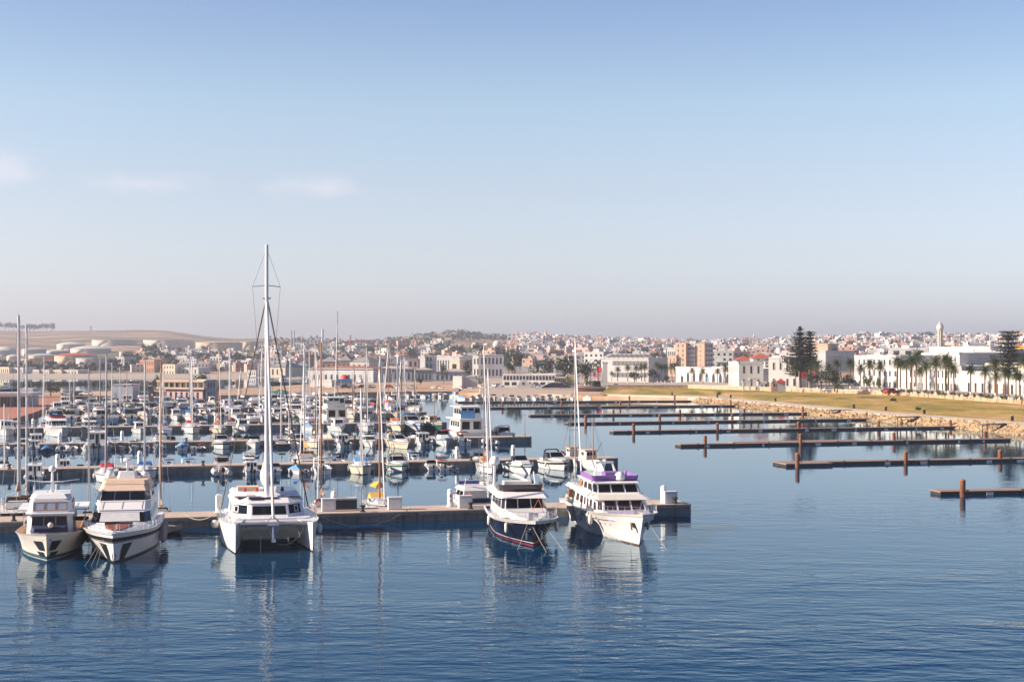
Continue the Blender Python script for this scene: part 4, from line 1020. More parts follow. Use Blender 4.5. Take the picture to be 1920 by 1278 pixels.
def p_cover():
    t = thing('covered_motorboat', 'x', 'boat'); S = hullf(5.6, 2.2, .95, .7, .6, pd=2.5, pw=1.6, stern=.9, wlr=.85)
    hull_mesh(S, 12).build('hull', WHITE, t, True); band(S, .86, 1, off=.03, nt_=10).build('rub_rail', GREYW, t)
    k = MB(); k.loft([[(x, -S.half(x / 5.6) * .98, S.zt(x / 5.6) - .05), (x, -w, h * .75 + .25), (x, 0, h + .25), (x, w, h * .75 + .25), (x, S.half(x / 5.6) * .98, S.zt(x / 5.6) - .05)] for x, w, h in ((.1, .7, .75), (1.4, .65, 1.15), (2.6, .6, 1.3), (3.6, .5, .95), (5.1, .15, .75))], False); k.build('boat_cover', BLUE, t, True)
    outboard(t); fender(t, 2.5, 1.25, .45, .45, .11); return t
def p_rib():
    t = thing('inflatable_boat', 'x', 'boat')
    k = MB(); k.tube([(-.2, -.85, .38), (3.0, -.85, .42), (4.0, -.6, .52), (4.6, 0, .62), (4.0, .6, .52), (3.0, .85, .42), (-.2, .85, .38)], .29, 8); k.build('tube', GREYW, t, True)
    k = MB(); k.loft([[(0, -.7, .3), (0, .7, .3), (0, 0, -.2)], [(3.6, -.5, .35), (3.6, .5, .35), (3.6, 0, .1)], [(4.4, -.05, .5), (4.4, .05, .5), (4.4, 0, .45)]]); k.build('hull', WHITE, t)
    k = MB(); k.box(1.9, 0, .75, .6, .6, .8, top=.8); k.build('console', WHITE, t); k = MB(); k.box(1.1, 0, .6, .7, .8, .4); k.build('seat', TAN, t)
    k = MB(); k.tube([(.2, -.75, .5), (.3, -.6, 1.6), (.3, .6, 1.6), (.2, .75, .5)], .04, 6); k.build('arch', STEEL, t); outboard(t, m=BLACK, z=.5); return t
def p_cuddy():
    t = thing('cuddy_boat', 'x', 'boat'); S = hullf(6.4, 2.4, 1.1, .8, .7, pd=2.5, pw=1.5, stern=.9, wlr=.83)
    hull_mesh(S, 12).build('hull', WHITE, t, True); band(S, .72, .86, off=.02, nt_=10).build('sheer_stripe', NAVY, t); band(S, .93, 1, off=.035, nt_=10).build('rub_rail', GREYW, t); deck_mesh(S, .08, .05, nt_=10).build('deck', WHITE, t)
    h = MB(); house(h, 2.6, 5.4, .95, .85, 2.6, 4.3, .8, 1.4, .8, .6, .6, .65); h.build('cuddy', WHITE, t)
    h = MB(); q = house(h, 2.3, 3.6, .92, 1.3, 2.2, 3.0, .82, 1.85, .4, .3, .8, .8); h.build('windscreen', GLASS, t); k = MB(); k.frame(q['front'], 0, 1, 0, 1, .05, .03, .05); k.build('windscreen_frame', STEEL, t)
    k = MB(); k.box(1.0, 0, .8, .6, 1.7, .4); k.build('seat', OFFW, t); outboard(t); rail(S, .5, .96, .35, .018, 5).build('guard_rail', STEEL, t); fender(t, 2.8, 1.3, .5, .5, .12); return t
def p_sail():
    t = thing('sailboat', 'x', 'sailboat'); S = hullf(10, 3.2, 1.3, 1.0, 1.0, pd=2.0, pw=1.7, stern=.72, wlr=.86, tm=.45)
    hull_mesh(S, 14).build('hull', WHITE, t, True); band(S, -.1, .08, off=.012, nt_=12).build('boot_stripe', BOOT, t); band(S, .84, .92, off=.018, nt_=12).build('sheer_stripe', NAVY, t); deck_mesh(S, .04, .04, nt_=12).build('deck', OFFW, t)
    h = MB(); q = house(h, 3.0, 7.6, 1.0, 1.05, 3.0, 7.0, .8, 1.55, .9, .8, .5, .5); h.build('coachroof', WHITE, t)
    for s in ('left', 'right'): windows(t, q[s], ((.15, .45), (.55, .85)), .3, .75)
    k = MB(); k.loft([[(3.0, -1.0, 1.3), (3.0, -.8, 2.0), (3.0, .8, 2.0), (3.0, 1.0, 1.3)], [(3.9, -.95, 1.45), (3.9, -.7, 1.6), (3.9, .7, 1.6), (3.9, .95, 1.45)]], False); k.build('sprayhood', NAVY, t)
    k = MB(); k.tube([(5.6, 0, 0), (5.6, 0, 1)], .105, 6); o = k.build('mast', ALU, t); o.location = (0, 0, 1.5)
    k = MB()
    for f_, w_ in ((.42, .75), (.72, .5)): k.add([(5.48, -w_, f_), (5.52, -w_, f_), (5.6, 0, f_), (5.56, 0, f_), (5.48, -w_, f_ + .004), (5.52, -w_, f_ + .004), (5.6, 0, f_ + .004), (5.56, 0, f_ + .004)], [(0, 1, 2, 3), (7, 6, 5, 4), (0, 3, 7, 4), (1, 0, 4, 5), (2, 1, 5, 6)]); k.add([(5.48, w_, f_), (5.52, w_, f_), (5.6, 0, f_), (5.56, 0, f_), (5.48, w_, f_ + .004), (5.52, w_, f_ + .004), (5.6, 0, f_ + .004), (5.56, 0, f_ + .004)], [(3, 2, 1, 0), (4, 5, 6, 7), (4, 7, 3, 0), (5, 4, 0, 1), (6, 5, 1, 2)])
    o = k.build('spreader', ALU, t); o.location = (0, 0, 1.5)
    k = MB()
    for s in (1, -1): k.tube([(5.6, 0, 1), (5.5, s * .75, .42), (5.4, s * 1.45, -.03)], .012, 3)
    k.tube([(5.6, 0, .98), (.2, 0, -.03)], .012, 3); o = k.build('shroud', STEEL, t); o.location = (0, 0, 1.5)
    k = MB(); k.tube([(5.6, 0, .95), (9.7, 0, -.02)], .07, 6); o = k.build('furled_jib', GREYW, t); o.location = (0, 0, 1.5)
    k = MB(); k.tube([(5.5, 0, 2.4), (1.4, 0, 2.5)], .07, 6); k.build('boom', ALU, t)
    k = MB(); k.loft([[(x, -w, z), (x, 0, z + hh), (x, w, z)] for x, w, z, hh in ((5.5, .12, 2.4, .75), (3.5, .22, 2.45, .42), (1.5, .12, 2.5, .22))]); k.build('sail_cover', BLUE, t)
    rail(S, .05, .97, .55, .015, 9).build('guard_rail', STEEL, t); fender(t, 4, 1.7, .6, .6, .13); fender(t, 5, -1.65, .6, .6, .13)
    k = MB(); k.lathe([(.22, 0), (.28, .05), (.22, .1)], 10, (.15, 0, 1.3)); k.build('wheel', STEEL, t); stern_flag(t, .1, .9, 1.0); return t
def p_wood():
    t = thing('wooden_fishing_boat', 'x', 'fishing boat'); S = hullf(9, 3.3, 1.8, 1.2, .5, pd=2.2, pw=1.7, stern=.75, wlr=.85)
    hull_mesh(S, 14).build('hull', M('green_hull_paint', (.02, .10, .075), .5, var=.25), t, True); band(S, .9, 1, off=.05, nt_=12).build('rub_rail', OFFW, t); band(S, .7, .78, off=.03, nt_=12).build('sheer_stripe', OFFW, t); deck_mesh(S, .35, .08, nt_=12).build('deck', TEAK, t)
    h = MB(); q = house(h, 1.6, 4.0, 1.0, .9, 1.6, 3.9, .9, 2.6, .3, .3, .8, .8); h.build('wheelhouse', OFFW, t); windows(t, q['front'], ((.06, .33), (.38, .62), (.67, .94)), .6, .88); [windows(t, q[s], ((.15, .5), (.6, .9)), .6, .88) for s in ('left', 'right')]; windows(t, q['back'], ((.4, .65),), .1, .85, name='door')
    k = MB(); k.box(2.7, 0, 2.66, 2.8, 2.1, .1); k.build('roof', M('orange_paint', (.5, .15, .05), .5), t)
    k = MB(); k.tube([(4.6, 0, .8), (4.6, 0, 7.5)], .09, 6, .05); k.tube([(4.6, 0, 1.6), (7.6, 0, 4.0)], .05, 5); k.build('mast', TEAK, t)
    k = MB(); [k.tube([(4.6, 0, 7.3), (4.3, s * 1.5, 1.2)], .015, 3) for s in (1, -1)]; k.tube([(4.6, 0, 7.3), (8.7, 0, 1.9)], .015, 3); k.build('shroud', STEEL, t)
    k = MB(); k.box(5.6, .4, 1.15, .9, .9, .5); k.build('fish_crate', BLUE, t); k = MB(); k.lathe([(.5, 0), (.6, .3), (.3, .55)], 9, (6.6, -.3, 1.0)); k.build('net_heap', M('fishing_net', (.30, .12, .06), .9), t); return t
def p_trawl():
    t = thing('houseboat', 'x', 'boat'); S = hullf(14, 5.0, 1.8, 1.5, .8, pd=3, pw=2, stern=.9, wlr=.88)
    hull_mesh(S, 14).build('hull', WHITE, t, True); band(S, .9, 1, off=.05, nt_=12).build('rub_rail', GREYW, t); deck_mesh(S, .2, .08, nt_=12).build('deck', OFFW, t)
    h = MB(); q = house(h, 1.5, 10.5, 2.1, 1.4, 1.5, 10.0, 2.0, 3.6, .7, .7, .8, .8); h.build('lower_cabin', WHITE, t)
    for s in ('left', 'right'): windows(t, q[s], ((.08, .25), (.3, .47), (.52, .69), (.74, .93)), .45, .85)
    windows(t, q['front'], ((.05, .3), (.37, .63), (.7, .95)), .45, .85); windows(t, q['back'], ((.08, .42), (.58, .92)), .25, .85)
    k = MB(); k.box(5.6, 0, 3.68, 11.0, 4.9, .16); k.build('upper_deck', WHITE, t)
    h = MB(); q = house(h, 2.0, 8.5, 1.8, 3.76, 2.0, 8.2, 1.75, 5.6, .6, .6, .8, .8); h.build('upper_cabin', WHITE, t)
    for s in ('left', 'right'): windows(t, q[s], ((.08, .35), (.4, .65), (.7, .95)), .4, .88)
    windows(t, q['front'], ((.05, .3), (.37, .63), (.7, .95)), .4, .88); windows(t, q['back'], ((.05, .3), (.36, .64), (.7, .95)), .5, .95)
    k = MB(); k.box(5.0, 0, 5.7, 8.0, 4.3, .14); k.build('roof', WHITE, t)
    k = MB(); q2 = ((1.45, 2.0, 3.8), (1.45, -.6, 3.8), (1.45, -.6, 5.1), (1.45, 2.0, 5.1)); k.panel(q2, 0, 1, 0, 1, .03, .05); k.build('awning', M('pale_blue_awning', (.42, .46, .56), .7), t)
    rail(S, .6, .96, .8, .025, 8).build('guard_rail', STEEL, t); return t
PROTO = {'sport': (p_sport(), 9, 3.0), 'fly': (p_fly(), 10.5, 3.6), 'pilot': (p_pilot(), 6.6, 2.5), 'open': (p_open(), 5.8, 2.25), 'cover': (p_cover(), 5.6, 2.2), 'rib': (p_rib(), 4.9, 2.28),
         'cuddy': (p_cuddy(), 6.4, 2.4), 'sail': (p_sail(), 10, 3.2), 'wood': (p_wood(), 9, 3.3), 'trawl': (p_trawl(), 14, 5.0)}
CANV = {'navy': NAVY, 'blue': BLUE, 'red': RED, 'tan': TAN, 'green': GREEN, 'yellow': M('yellow_canvas', (.62, .38, .06), .8), 'orange': M('orange_canvas', (.55, .20, .07), .8), 'purple': PURP, 'white': GREYW, 'black': BLACK,
        'brown': M('brown_canvas', (.30, .19, .13), .8), 'sky blue': M('sky_blue_canvas', (.12, .32, .60), .7)}
HULLC = {'white': WHITE, 'cream': M('cream_gelcoat', (.74, .66, .52), .35), 'navy': M('navy_gelcoat', (.015, .02, .05), .25), 'black': M('black_gelcoat', (.015, .015, .018), .3), 'green': M('green_hull_paint', (.02, .10, .075), .5), 'brown': M('varnished_wood', (.22, .10, .05), .4, var=.2), 'red': M('red_gelcoat', (.40, .04, .03), .4), 'sky': M('pale_blue_gelcoat', (.30, .45, .62), .35), 'grey': GREYW}
WOODSPAR = M('varnished_spar', (.30, .16, .10), .45)
DARKSPAR = M('dark_spar', (.06, .05, .055), .4)
TRIM = {'sport': ('canopy_arch', 'sheer_stripe'), 'fly': ('flybridge_screen',), 'pilot': ('boot_stripe',), 'open': ('bimini',), 'cover': ('boat_cover',), 'rib': ('seat',), 'cuddy': ('sheer_stripe',), 'sail': ('sail_cover', 'sprayhood'), 'wood': ('roof',), 'trawl': ('awning',)}
WHAT = {'sport': ('sport cruiser', '%s canopy'), 'fly': ('flybridge cruiser', '%s flybridge screen'), 'pilot': ('pilothouse boat', '%s waterline'), 'open': ('open motorboat', '%s bimini'), 'cover': ('small motorboat', '%s cover'),
        'rib': ('inflatable boat', '%s seat'), 'cuddy': ('cuddy boat', '%s stripe'), 'sail': ('sailboat', '%s sail cover'), 'wood': ('wooden fishing boat', '%s roof'), 'trawl': ('two-storey houseboat', '%s awning')}
GRP = {1: 'boats along the nearest pier', 2: 'boats along the second pier', 3: 'boats along the third pier', 4: 'boats along the fourth pier', 5: 'boats along the fifth pier', 6: 'boats along the sixth pier', 7: 'boats along the seventh pier', 8: 'small boats along the quay'}
brnd = random.Random(5)
BOATS = []
def boat(kind, p, fwd, B, L, canvas, hull, where, k, mast=None, spar=None, towards=True, label=None, aim=None):
    """p: the end nearest the camera at the waterline; fwd: unit vector the bow points to"""
    proto, L0, B0 = PROTO[kind]
    sx = (L / L0) if L else B / B0; s = B / B0; sx = min(max(sx, s * .75), s * 1.35)
    stem = L0 * .9
    org = p - fwd * stem * sx if towards else p
    rc = {n: CANV[canvas] for n in TRIM[kind]}
    if hull != 'white': rc['hull' if kind != 'rib' else 'tube'] = HULLC[hull]
    elif kind == 'wood': rc['hull'] = WHITE
    if spar and kind == 'sail': rc['mast'] = spar
    noun, w = WHAT[kind]
    lab = label or ('%s %s with %s, %s, %s' % ({'sky': 'pale blue'}.get(hull, hull), noun, w % canvas, 'bow towards camera' if towards else 'stern towards camera', where))
    o = dup(proto, org, math.atan2(fwd.y, fwd.x) + R(brnd.uniform(-2.5, 2.5)), lab, None, GRP[k], (sx, s, s * brnd.uniform(.96, 1.06)), rc)
    if kind == 'sail':
        H = 11.0
        if mast:
            D = org.y + fwd.y * 5.6 * sx; H = (zrow(mast, D)) / o.scale.z - 1.5
        for ch in o.children:
            if ch.name.split('.')[0] in ('mast', 'spreader', 'shroud', 'furled_jib'): ch.scale = (1, 1, H)
    if aim is not None:                                     # slide along the pier until it stands at that column of the photograph
        d = PL[k][2]; q_ = Vector((fwd.x, fwd.y, 0)) * (5.6 * sx if kind == 'sail' else (stem * sx if towards else 0))
        for _ in range(4):
            c = o.location + q_; s_ = ((aim - U0) / F * c.y - c.x) / (d.x - (aim - U0) / F * d.y); o.location += d * s_
    BOATS.append((o, k, where)); return o
def nrm_of(k): return PL[k][3]
def near(k, u, y, kind, w, dr='b', canvas='navy', hull='white', **kw):
    a, b, d, nrm = PL[k]; ang = R(brnd.uniform(-3, 3)); f = Vector((-nrm.x, -nrm.y, 0)); f.rotate(Matrix.Rotation(ang, 3, 'Z'))
    p = at(u, y, 0); B = w * p.y / F
    if kind == 'sail' and dr == 'b': f = (f + Vector((-p.x, -p.y, 0)).normalized() * 1.5).normalized()
    L = max(2.0, (p - a).dot(-nrm)) - 1.0
    boat(kind, p, f if dr == 'b' else -f, B, L / .92, canvas, hull, 'near side of %s pier' % (ORD[k - 1]), k, towards=(dr == 'b'), **kw)
def far(k, u, kind, w, dr='b', canvas='navy', hull='white', gap=.7, **kw):
    a, b, d, nrm = PL[k]; wd = 4.2 if k == 1 else 3.5
    p = pierpt(k, u, DZ); p = p + nrm * (wd - .4 + gap); p.z = 0
    B = w * p.y / F; f = Vector((-nrm.x, -nrm.y, 0)); f.rotate(Matrix.Rotation(R(brnd.uniform(-3, 3)), 3, 'Z'))
    boat(kind, p, f if dr == 'b' else -f, B, None, canvas, hull, 'far side of %s pier' % (ORD[k - 1]), k, towards=(dr == 'b'), aim=u, **kw)
W_ = WOODSPAR; DK = DARKSPAR
# behind the nearest pier
far(1, 38, 'sail', 76, 's', 'brown', 'black', mast=592, label='black hulled old sailing ketch with brown deck cover behind the white trawler yacht')
far(1, 52, 'sail', 58, 's', 'brown', 'cream', gap=7, mast=610, label='cream sailboat with the shorter of two tall bare masts on the far left')
far(1, 166, 'sail', 32, 's', 'navy', mast=690, label='small white sailboat seen between the white trawler and the yacht with tan hardtop')
far(1, 304, 'sail', 40, 's', 'brown', mast=678, spar=W_, label='sailboat with brown spars beside the yacht with tan hardtop')
far(1, 600, 'sail', 50, 's', 'brown', 'brown', mast=642, spar=W_, label='brown sailboat just right of the big white catamaran')
far(1, 716, 'sail', 58, 'b', 'yellow', mast=688, spar=W_, label='white sailboat with bulky yellow sail cover and wooden mast')
for ch in BOATS[-1][0].children:
    if ch.name.startswith('sail_cover'): ch.scale = (1, 3.6, 1.12)
far(1, 898, 'fly', 62, 's', 'purple', label='motor cruiser moored behind the pier just left of the dark hulled yacht')
far(1, 856, 'rib', 22, 's', 'tan', label='small inflatable with arch behind the pier, beside the tall rounded service post')
far(1, 909, 'sail', 34, 'b', 'tan', mast=638, gap=13, spar=W_, label='sailboat with tall brown mast hidden behind the dark hulled yacht')
far(1, 1080, 'sail', 36, 'b', 'tan', mast=632, gap=3, label='sailboat with tall pale mast behind the yacht with purple covers')
# second pier
for u, kind, w, dr, cv, hl, m_ in ((6, 'sail', 34, 'b', 'black', 'white', None), (122, 'pilot', 26, 's', 'black', 'black', None), (318, 'open', 24, 's', 'purple', 'white', None), (357, 'open', 26, 's', 'sky blue', 'white', None), (418, 'sport', 32, 's', 'tan', 'white', None),
        (470, 'fly', 28, 'b', 'black', 'white', None), (519, 'cover', 16, 's', 'brown', 'black', None), (573, 'sail', 48, 's', 'orange', 'white', 655), (608, 'cover', 18, 's', 'sky blue', 'white', None), (640, 'open', 30, 's', 'navy', 'white', None), (697, 'cover', 24, 's', 'blue', 'white', None),
        (785, 'open', 28, 's', 'navy', 'white', None), (905, 'cuddy', 26, 'b', 'red', 'white', None), (1083, 'wood', 34, 's', 'orange', 'cream', None), (1108, 'wood', 28, 'b', 'orange', 'brown', None), (150, 'cuddy', 18, 's', 'red', 'white', None)):
    far(2, u, kind, w, dr, cv, hl, mast=m_)
for u, y, kind, w, dr, cv, hl, m_, sp in ((62, 905, 'pilot', 34, 's', 'navy', 'white', None, None), (205, 906, 'sail', 46, 'b', 'red', 'white', 662, W_), (272, 898, 'sail', 46, 'b', 'blue', 'white', 678, None), (418, 893, 'rib', 36, 's', 'tan', 'grey', None, None), (474, 891, 'pilot', 28, 's', 'red', 'white', None, None),
        (516, 890, 'cuddy', 26, 's', 'green', 'white', None, None), (558, 889, 'cover', 24, 'b', 'sky blue', 'white', None, None), (575, 886, 'rib', 13, 's', 'navy', 'grey', None, None), (607, 889, 'open', 34, 's', 'tan', 'white', None, None), (680, 890, 'sail', 46, 'b', 'sky blue', 'cream', 727, None),
        (750, 885, 'sport', 40, 'b', 'green', 'white', None, None), (813, 882, 'cuddy', 24, 's', 'tan', 'white', None, None), (834, 882, 'open', 22, 's', 'red', 'white', None, None), (852, 881, 'rib', 17, 's', 'black', 'grey', None, None), (917, 889, 'sail', 40, 'b', 'orange', 'white', 690, None),
        (988, 889, 'cuddy', 38, 'b', 'green', 'white', None, None), (1057, 882, 'sport', 44, 'b', 'black', 'white', None, None), (1131, 883, 'wood', 44, 'b', 'tan', 'white', None, None)):
    near(2, u, y, kind, w, dr, cv, hl, mast=m_, spar=sp)
# third pier
for u, kind, w, dr, cv, hl, m_ in ((45, 'cuddy', 20, 's', 'navy', 'white', None), (70, 'pilot', 28, 's', 'blue', 'white', None), (136, 'cover', 18, 's', 'white', 'white', None), (215, 'open', 16, 's', 'navy', 'white', None), (283, 'cover', 16, 's', 'white', 'white', None), (302, 'sail', 36, 's', 'blue', 'white', 694), (322, 'cuddy', 22, 's', 'red', 'white', None),
        (448, 'cuddy', 22, 's', 'red', 'white', None), (466, 'cuddy', 20, 's', 'tan', 'white', None), (524, 'open', 20, 's', 'purple', 'white', None), (545, 'sail', 26, 's', 'tan', 'white', 640), (566, 'cuddy', 20, 's', 'orange', 'white', None), (622, 'cover', 26, 'b', 'tan', 'cream', None), (655, 'cuddy', 24, 's', 'navy', 'white', None), (740, 'open', 18, 's', 'orange', 'white', None),
        (785, 'cuddy', 22, 'b', 'navy', 'white', None), (815, 'cuddy', 20, 's', 'navy', 'white', None), (845, 'open', 24, 's', 'red', 'red', None), (888, 'trawl', 54, 's', 'sky blue', 'white', None), (952, 'sport', 34, 's', 'white', 'white', None)):
    far(3, u, kind, w, dr, cv, hl, mast=m_)
for u, y, kind, w, dr, cv, hl, m_, sp in ((8, 847, 'open', 20, 's', 'white', 'white', None, None), (34, 847, 'cuddy', 18, 's', 'blue', 'white', None, None), (62, 847, 'pilot', 24, 's', 'tan', 'white', None, None), (88, 848, 'cover', 20, 's', 'blue', 'navy', None, None), (117, 848, 'rib', 28, 's', 'navy', 'grey', None, None),
        (180, 849, 'pilot', 44, 's', 'navy', 'white', None, None), (342, 844, 'cover', 22, 's', 'sky blue', 'white', None, None), (364, 844, 'cuddy', 14, 's', 'red', 'white', None, None), (380, 844, 'open', 14, 's', 'red', 'navy', None, None), (419, 842, 'sport', 34, 'b', 'navy', 'white', None, None), (477, 840, 'cuddy', 28, 'b', 'tan', 'white', None, None),
        (530, 839, 'sail', 24, 's', 'black', 'black', 655, None), (553, 838, 'open', 20, 's', 'black', 'white', None, None), (592, 840, 'sail', 34, 'b', 'tan', 'cream', 640, W_), (649, 839, 'pilot', 27, 's', 'white', 'white', None, None), (697, 839, 'fly', 29, 'b', 'navy', 'white', None, None), (758, 842, 'sport', 33, 'b', 'tan', 'cream', None, None),
        (800, 836, 'pilot', 28, 's', 'black', 'white', None, None), (836, 836, 'cuddy', 34, 'b', 'sky blue', 'white', None, None), (872, 835, 'open', 28, 's', 'orange', 'white', None, None), (925, 834, 'rib', 26, 's', 'black', 'grey', None, None)):
    near(3, u, y, kind, w, dr, cv, hl, mast=m_, spar=sp)
# fourth pier
for u, kind, w, dr, cv, hl, m_ in ((28, 'pilot', 22, 's', 'tan', 'white', None), (84, 'sail', 26, 's', 'navy', 'white', 668), (150, 'open', 18, 's', 'tan', 'white', None), (212, 'cuddy', 16, 's', 'blue', 'white', None), (238, 'open', 14, 's', 'white', 'white', None), (262, 'cover', 18, 's', 'white', 'white', None), (312, 'cuddy', 18, 's', 'red', 'white', None), (336, 'cover', 20, 's', 'tan', 'white', None), (385, 'pilot', 16, 's', 'green', 'white', None),
        (430, 'sail', 24, 's', 'red', 'white', 652), (452, 'cuddy', 18, 's', 'red', 'white', None), (480, 'fly', 28, 's', 'black', 'white', None), (520, 'cuddy', 20, 's', 'purple', 'white', None), (540, 'cuddy', 20, 's', 'tan', 'white', None), (563, 'open', 18, 's', 'brown', 'brown', None), (590, 'fly', 26, 's', 'purple', 'white', None), (634, 'trawl', 46, 's', 'white', 'white', None), (672, 'rib', 14, 's', 'black', 'grey', None),
        (712, 'sail', 22, 's', 'white', 'white', 650), (735, 'cuddy', 18, 's', 'navy', 'white', None), (765, 'open', 18, 's', 'orange', 'white', None), (800, 'sport', 22, 's', 'white', 'white', None), (825, 'pilot', 18, 'b', 'navy', 'white', None)):
    far(4, u, kind, w, dr, cv, hl, mast=m_)
for u, y, kind, w, dr, cv, hl, m_, sp in ((12, 817, 'pilot', 32, 'b', 'blue', 'white', None, None), (109, 820, 'fly', 46, 'b', 'red', 'white', None, None), (170, 814, 'fly', 34, 'b', 'navy', 'white', None, None), (190, 812, 'open', 18, 'b', 'purple', 'white', None, None), (266, 813, 'pilot', 24, 'b', 'black', 'white', None, None), (314, 812, 'sail', 24, 's', 'blue', 'white', 690, None),
        (359, 813, 'sail', 34, 'b', 'red', 'white', 672, None), (412, 813, 'sail', 30, 'b', 'orange', 'cream', 656, W_), (461, 810, 'pilot', 26, 'b', 'green', 'white', None, None), (493, 804, 'open', 14, 's', 'orange', 'cream', None, None), (547, 808, 'rib', 15, 's', 'black', 'grey', None, None), (585, 807, 'cover', 20, 'b', 'sky blue', 'white', None, None),
        (643, 809, 'pilot', 27, 'b', 'green', 'white', None, None), (694, 810, 'sail', 34, 'b', 'white', 'white', 648, DK), (748, 809, 'sail', 34, 'b', 'orange', 'cream', 658, None), (786, 809, 'sport', 38, 'b', 'sky blue', 'white', None, None), (826, 807, 'wood', 30, 'b', 'tan', 'green', None, None)):
    near(4, u, y, kind, w, dr, cv, hl, mast=m_, spar=sp)
# fifth to seventh pier: closer set, smaller in view
MT = {5: [(70, 668), (113, 690), (163, 692), (207, 680), (348, 672), (357, 665), (487, 642), (555, 641), (643, 690), (703, 700), (751, 660), (763, 688), (772, 643)],
      6: [(137, 690), (185, 667), (220, 687), (420, 652), (475, 680), (570, 655), (678, 690), (722, 640), (741, 668)], 7: [(129, 700), (236, 695), (451, 685), (591, 655), (629, 584), (660, 690)]}
kinds = ['cuddy', 'pilot', 'open', 'cover', 'fly', 'sport', 'rib']; wts = [5, 5, 4, 3, 3, 3, 1]
cv_ = ['navy', 'blue', 'red', 'tan', 'white', 'sky blue', 'green', 'purple', 'black']; cvw = [4, 3, 2, 4, 5, 2, 1, 1, 2]
used_m = set()
for k in (5, 6, 7):
    a, b, d, nrm = PL[k]; ul, ur = PIERS[k][0][0] + 8, PIERS[k][1][0] - 6
    for side in ('near', 'far'):
        u = ul + brnd.uniform(0, 8)
        while u < ur:
            hit = [m_ for m_ in MT[k] if abs(m_[0] - u) < 11 and m_ not in used_m]
            kind = brnd.choices(kinds, wts)[0]; w = {5: 22, 6: 19, 7: 17}[k] * brnd.uniform(.8, 1.25)
            cvs = brnd.choices(cv_, cvw)[0]; hl = brnd.choices(['white', 'cream', 'navy', 'sky', 'brown'], [16, 2, 1, 1, 1])[0]; m_ = None; uu = u
            if hit: kind, m_, uu, w = 'sail', hit[0][1], hit[0][0], w * 1.1; used_m.add(hit[0])
            elif kind in ('fly', 'sport'): w *= 1.2
            if kind == 'rib': w *= .7
            dr = brnd.choice('bs')
            if side == 'far': far(k, uu, kind, w, dr, cvs, hl, mast=m_, spar=brnd.choice([None, None, W_, DK]) if m_ else None)
            else:
                p = pierpt(k, uu, 0); B = w * p.y / F; L = B * PROTO[kind][1] / PROTO[kind][2]
                q_ = p - nrm * (L * .92 + 1.4); near(k, U0 + F * q_.x / q_.y, HZ + F * CAMH / q_.y, kind, w, dr, cvs, hl, mast=m_, spar=brnd.choice([None, None, W_, DK]) if m_ else None)
            u += w * brnd.uniform(1.0, 1.25) + brnd.choice((0, 1, 2, 7))
# fill the bigger gaps on the third and fourth pier
for k in (3, 4):
    for side in ('near', 'far'):
        us_ = sorted(screen(o)[0] for o, kk, wh in BOATS if kk == k and wh.startswith(side)); last = 12
        lim = {3: 960, 4: 820}[k]
        for u in us_ + [lim]:
            n_ = int((u - last - 16) / 22)
            for j in range(n_):
                if len(BOATS) > 283: break
                uu = lerp(last, u, (j + 1) / (n_ + 1)); kd = brnd.choices(['cuddy', 'pilot', 'open', 'cover'], [5, 4, 3, 3])[0]; w = brnd.uniform(15, 21); cvs = brnd.choices(cv_, cvw)[0]
                if side == 'far': far(k, uu, kd, w, brnd.choice('bs'), cvs, brnd.choice(['white', 'white', 'cream']))
                else:
                    p = pierpt(k, uu, 0); B = w * p.y / F; q_ = p - nrm_of(k) * (B * PROTO[kd][1] / PROTO[kd][2] * .92 + 1.4); near(k, U0 + F * q_.x / q_.y, HZ + F * CAMH / q_.y, kd, w, brnd.choice('bs'), cvs)
            last = max(last, u)
# small boats along the quay and along the farthest pontoon
def small(u, y, w, dr, where):
    kind = brnd.choices(['open', 'cuddy', 'cover', 'pilot'], [4, 5, 3, 2])[0]; p = at(u, y, 0); f = Vector((.2, -1, 0)).normalized(); f.rotate(Matrix.Rotation(R(brnd.uniform(-14, 14)), 3, 'Z'))
    boat(kind, p, f if dr == 'b' else -f, w * p.y / F, None, brnd.choices(cv_, cvw)[0], brnd.choices(['white', 'sky', 'navy', 'cream'], [9, 2, 1, 1])[0], where, 8, towards=(dr == 'b'))
u = 726
while u < 862:
    small(u, 744.5 + brnd.uniform(-.4, .6), brnd.uniform(8.5, 12.5), brnd.choice('bbs'), 'along the quay wall'); u += brnd.uniform(8.5, 13)
u = 872
while u < 1112:
    if not 1078 < u < 1092: small(u, 749.5 + brnd.uniform(-.3, .4), brnd.uniform(9, 13), brnd.choice('bss'), 'beyond the farthest pontoon')
    u += brnd.uniform(10, 17)
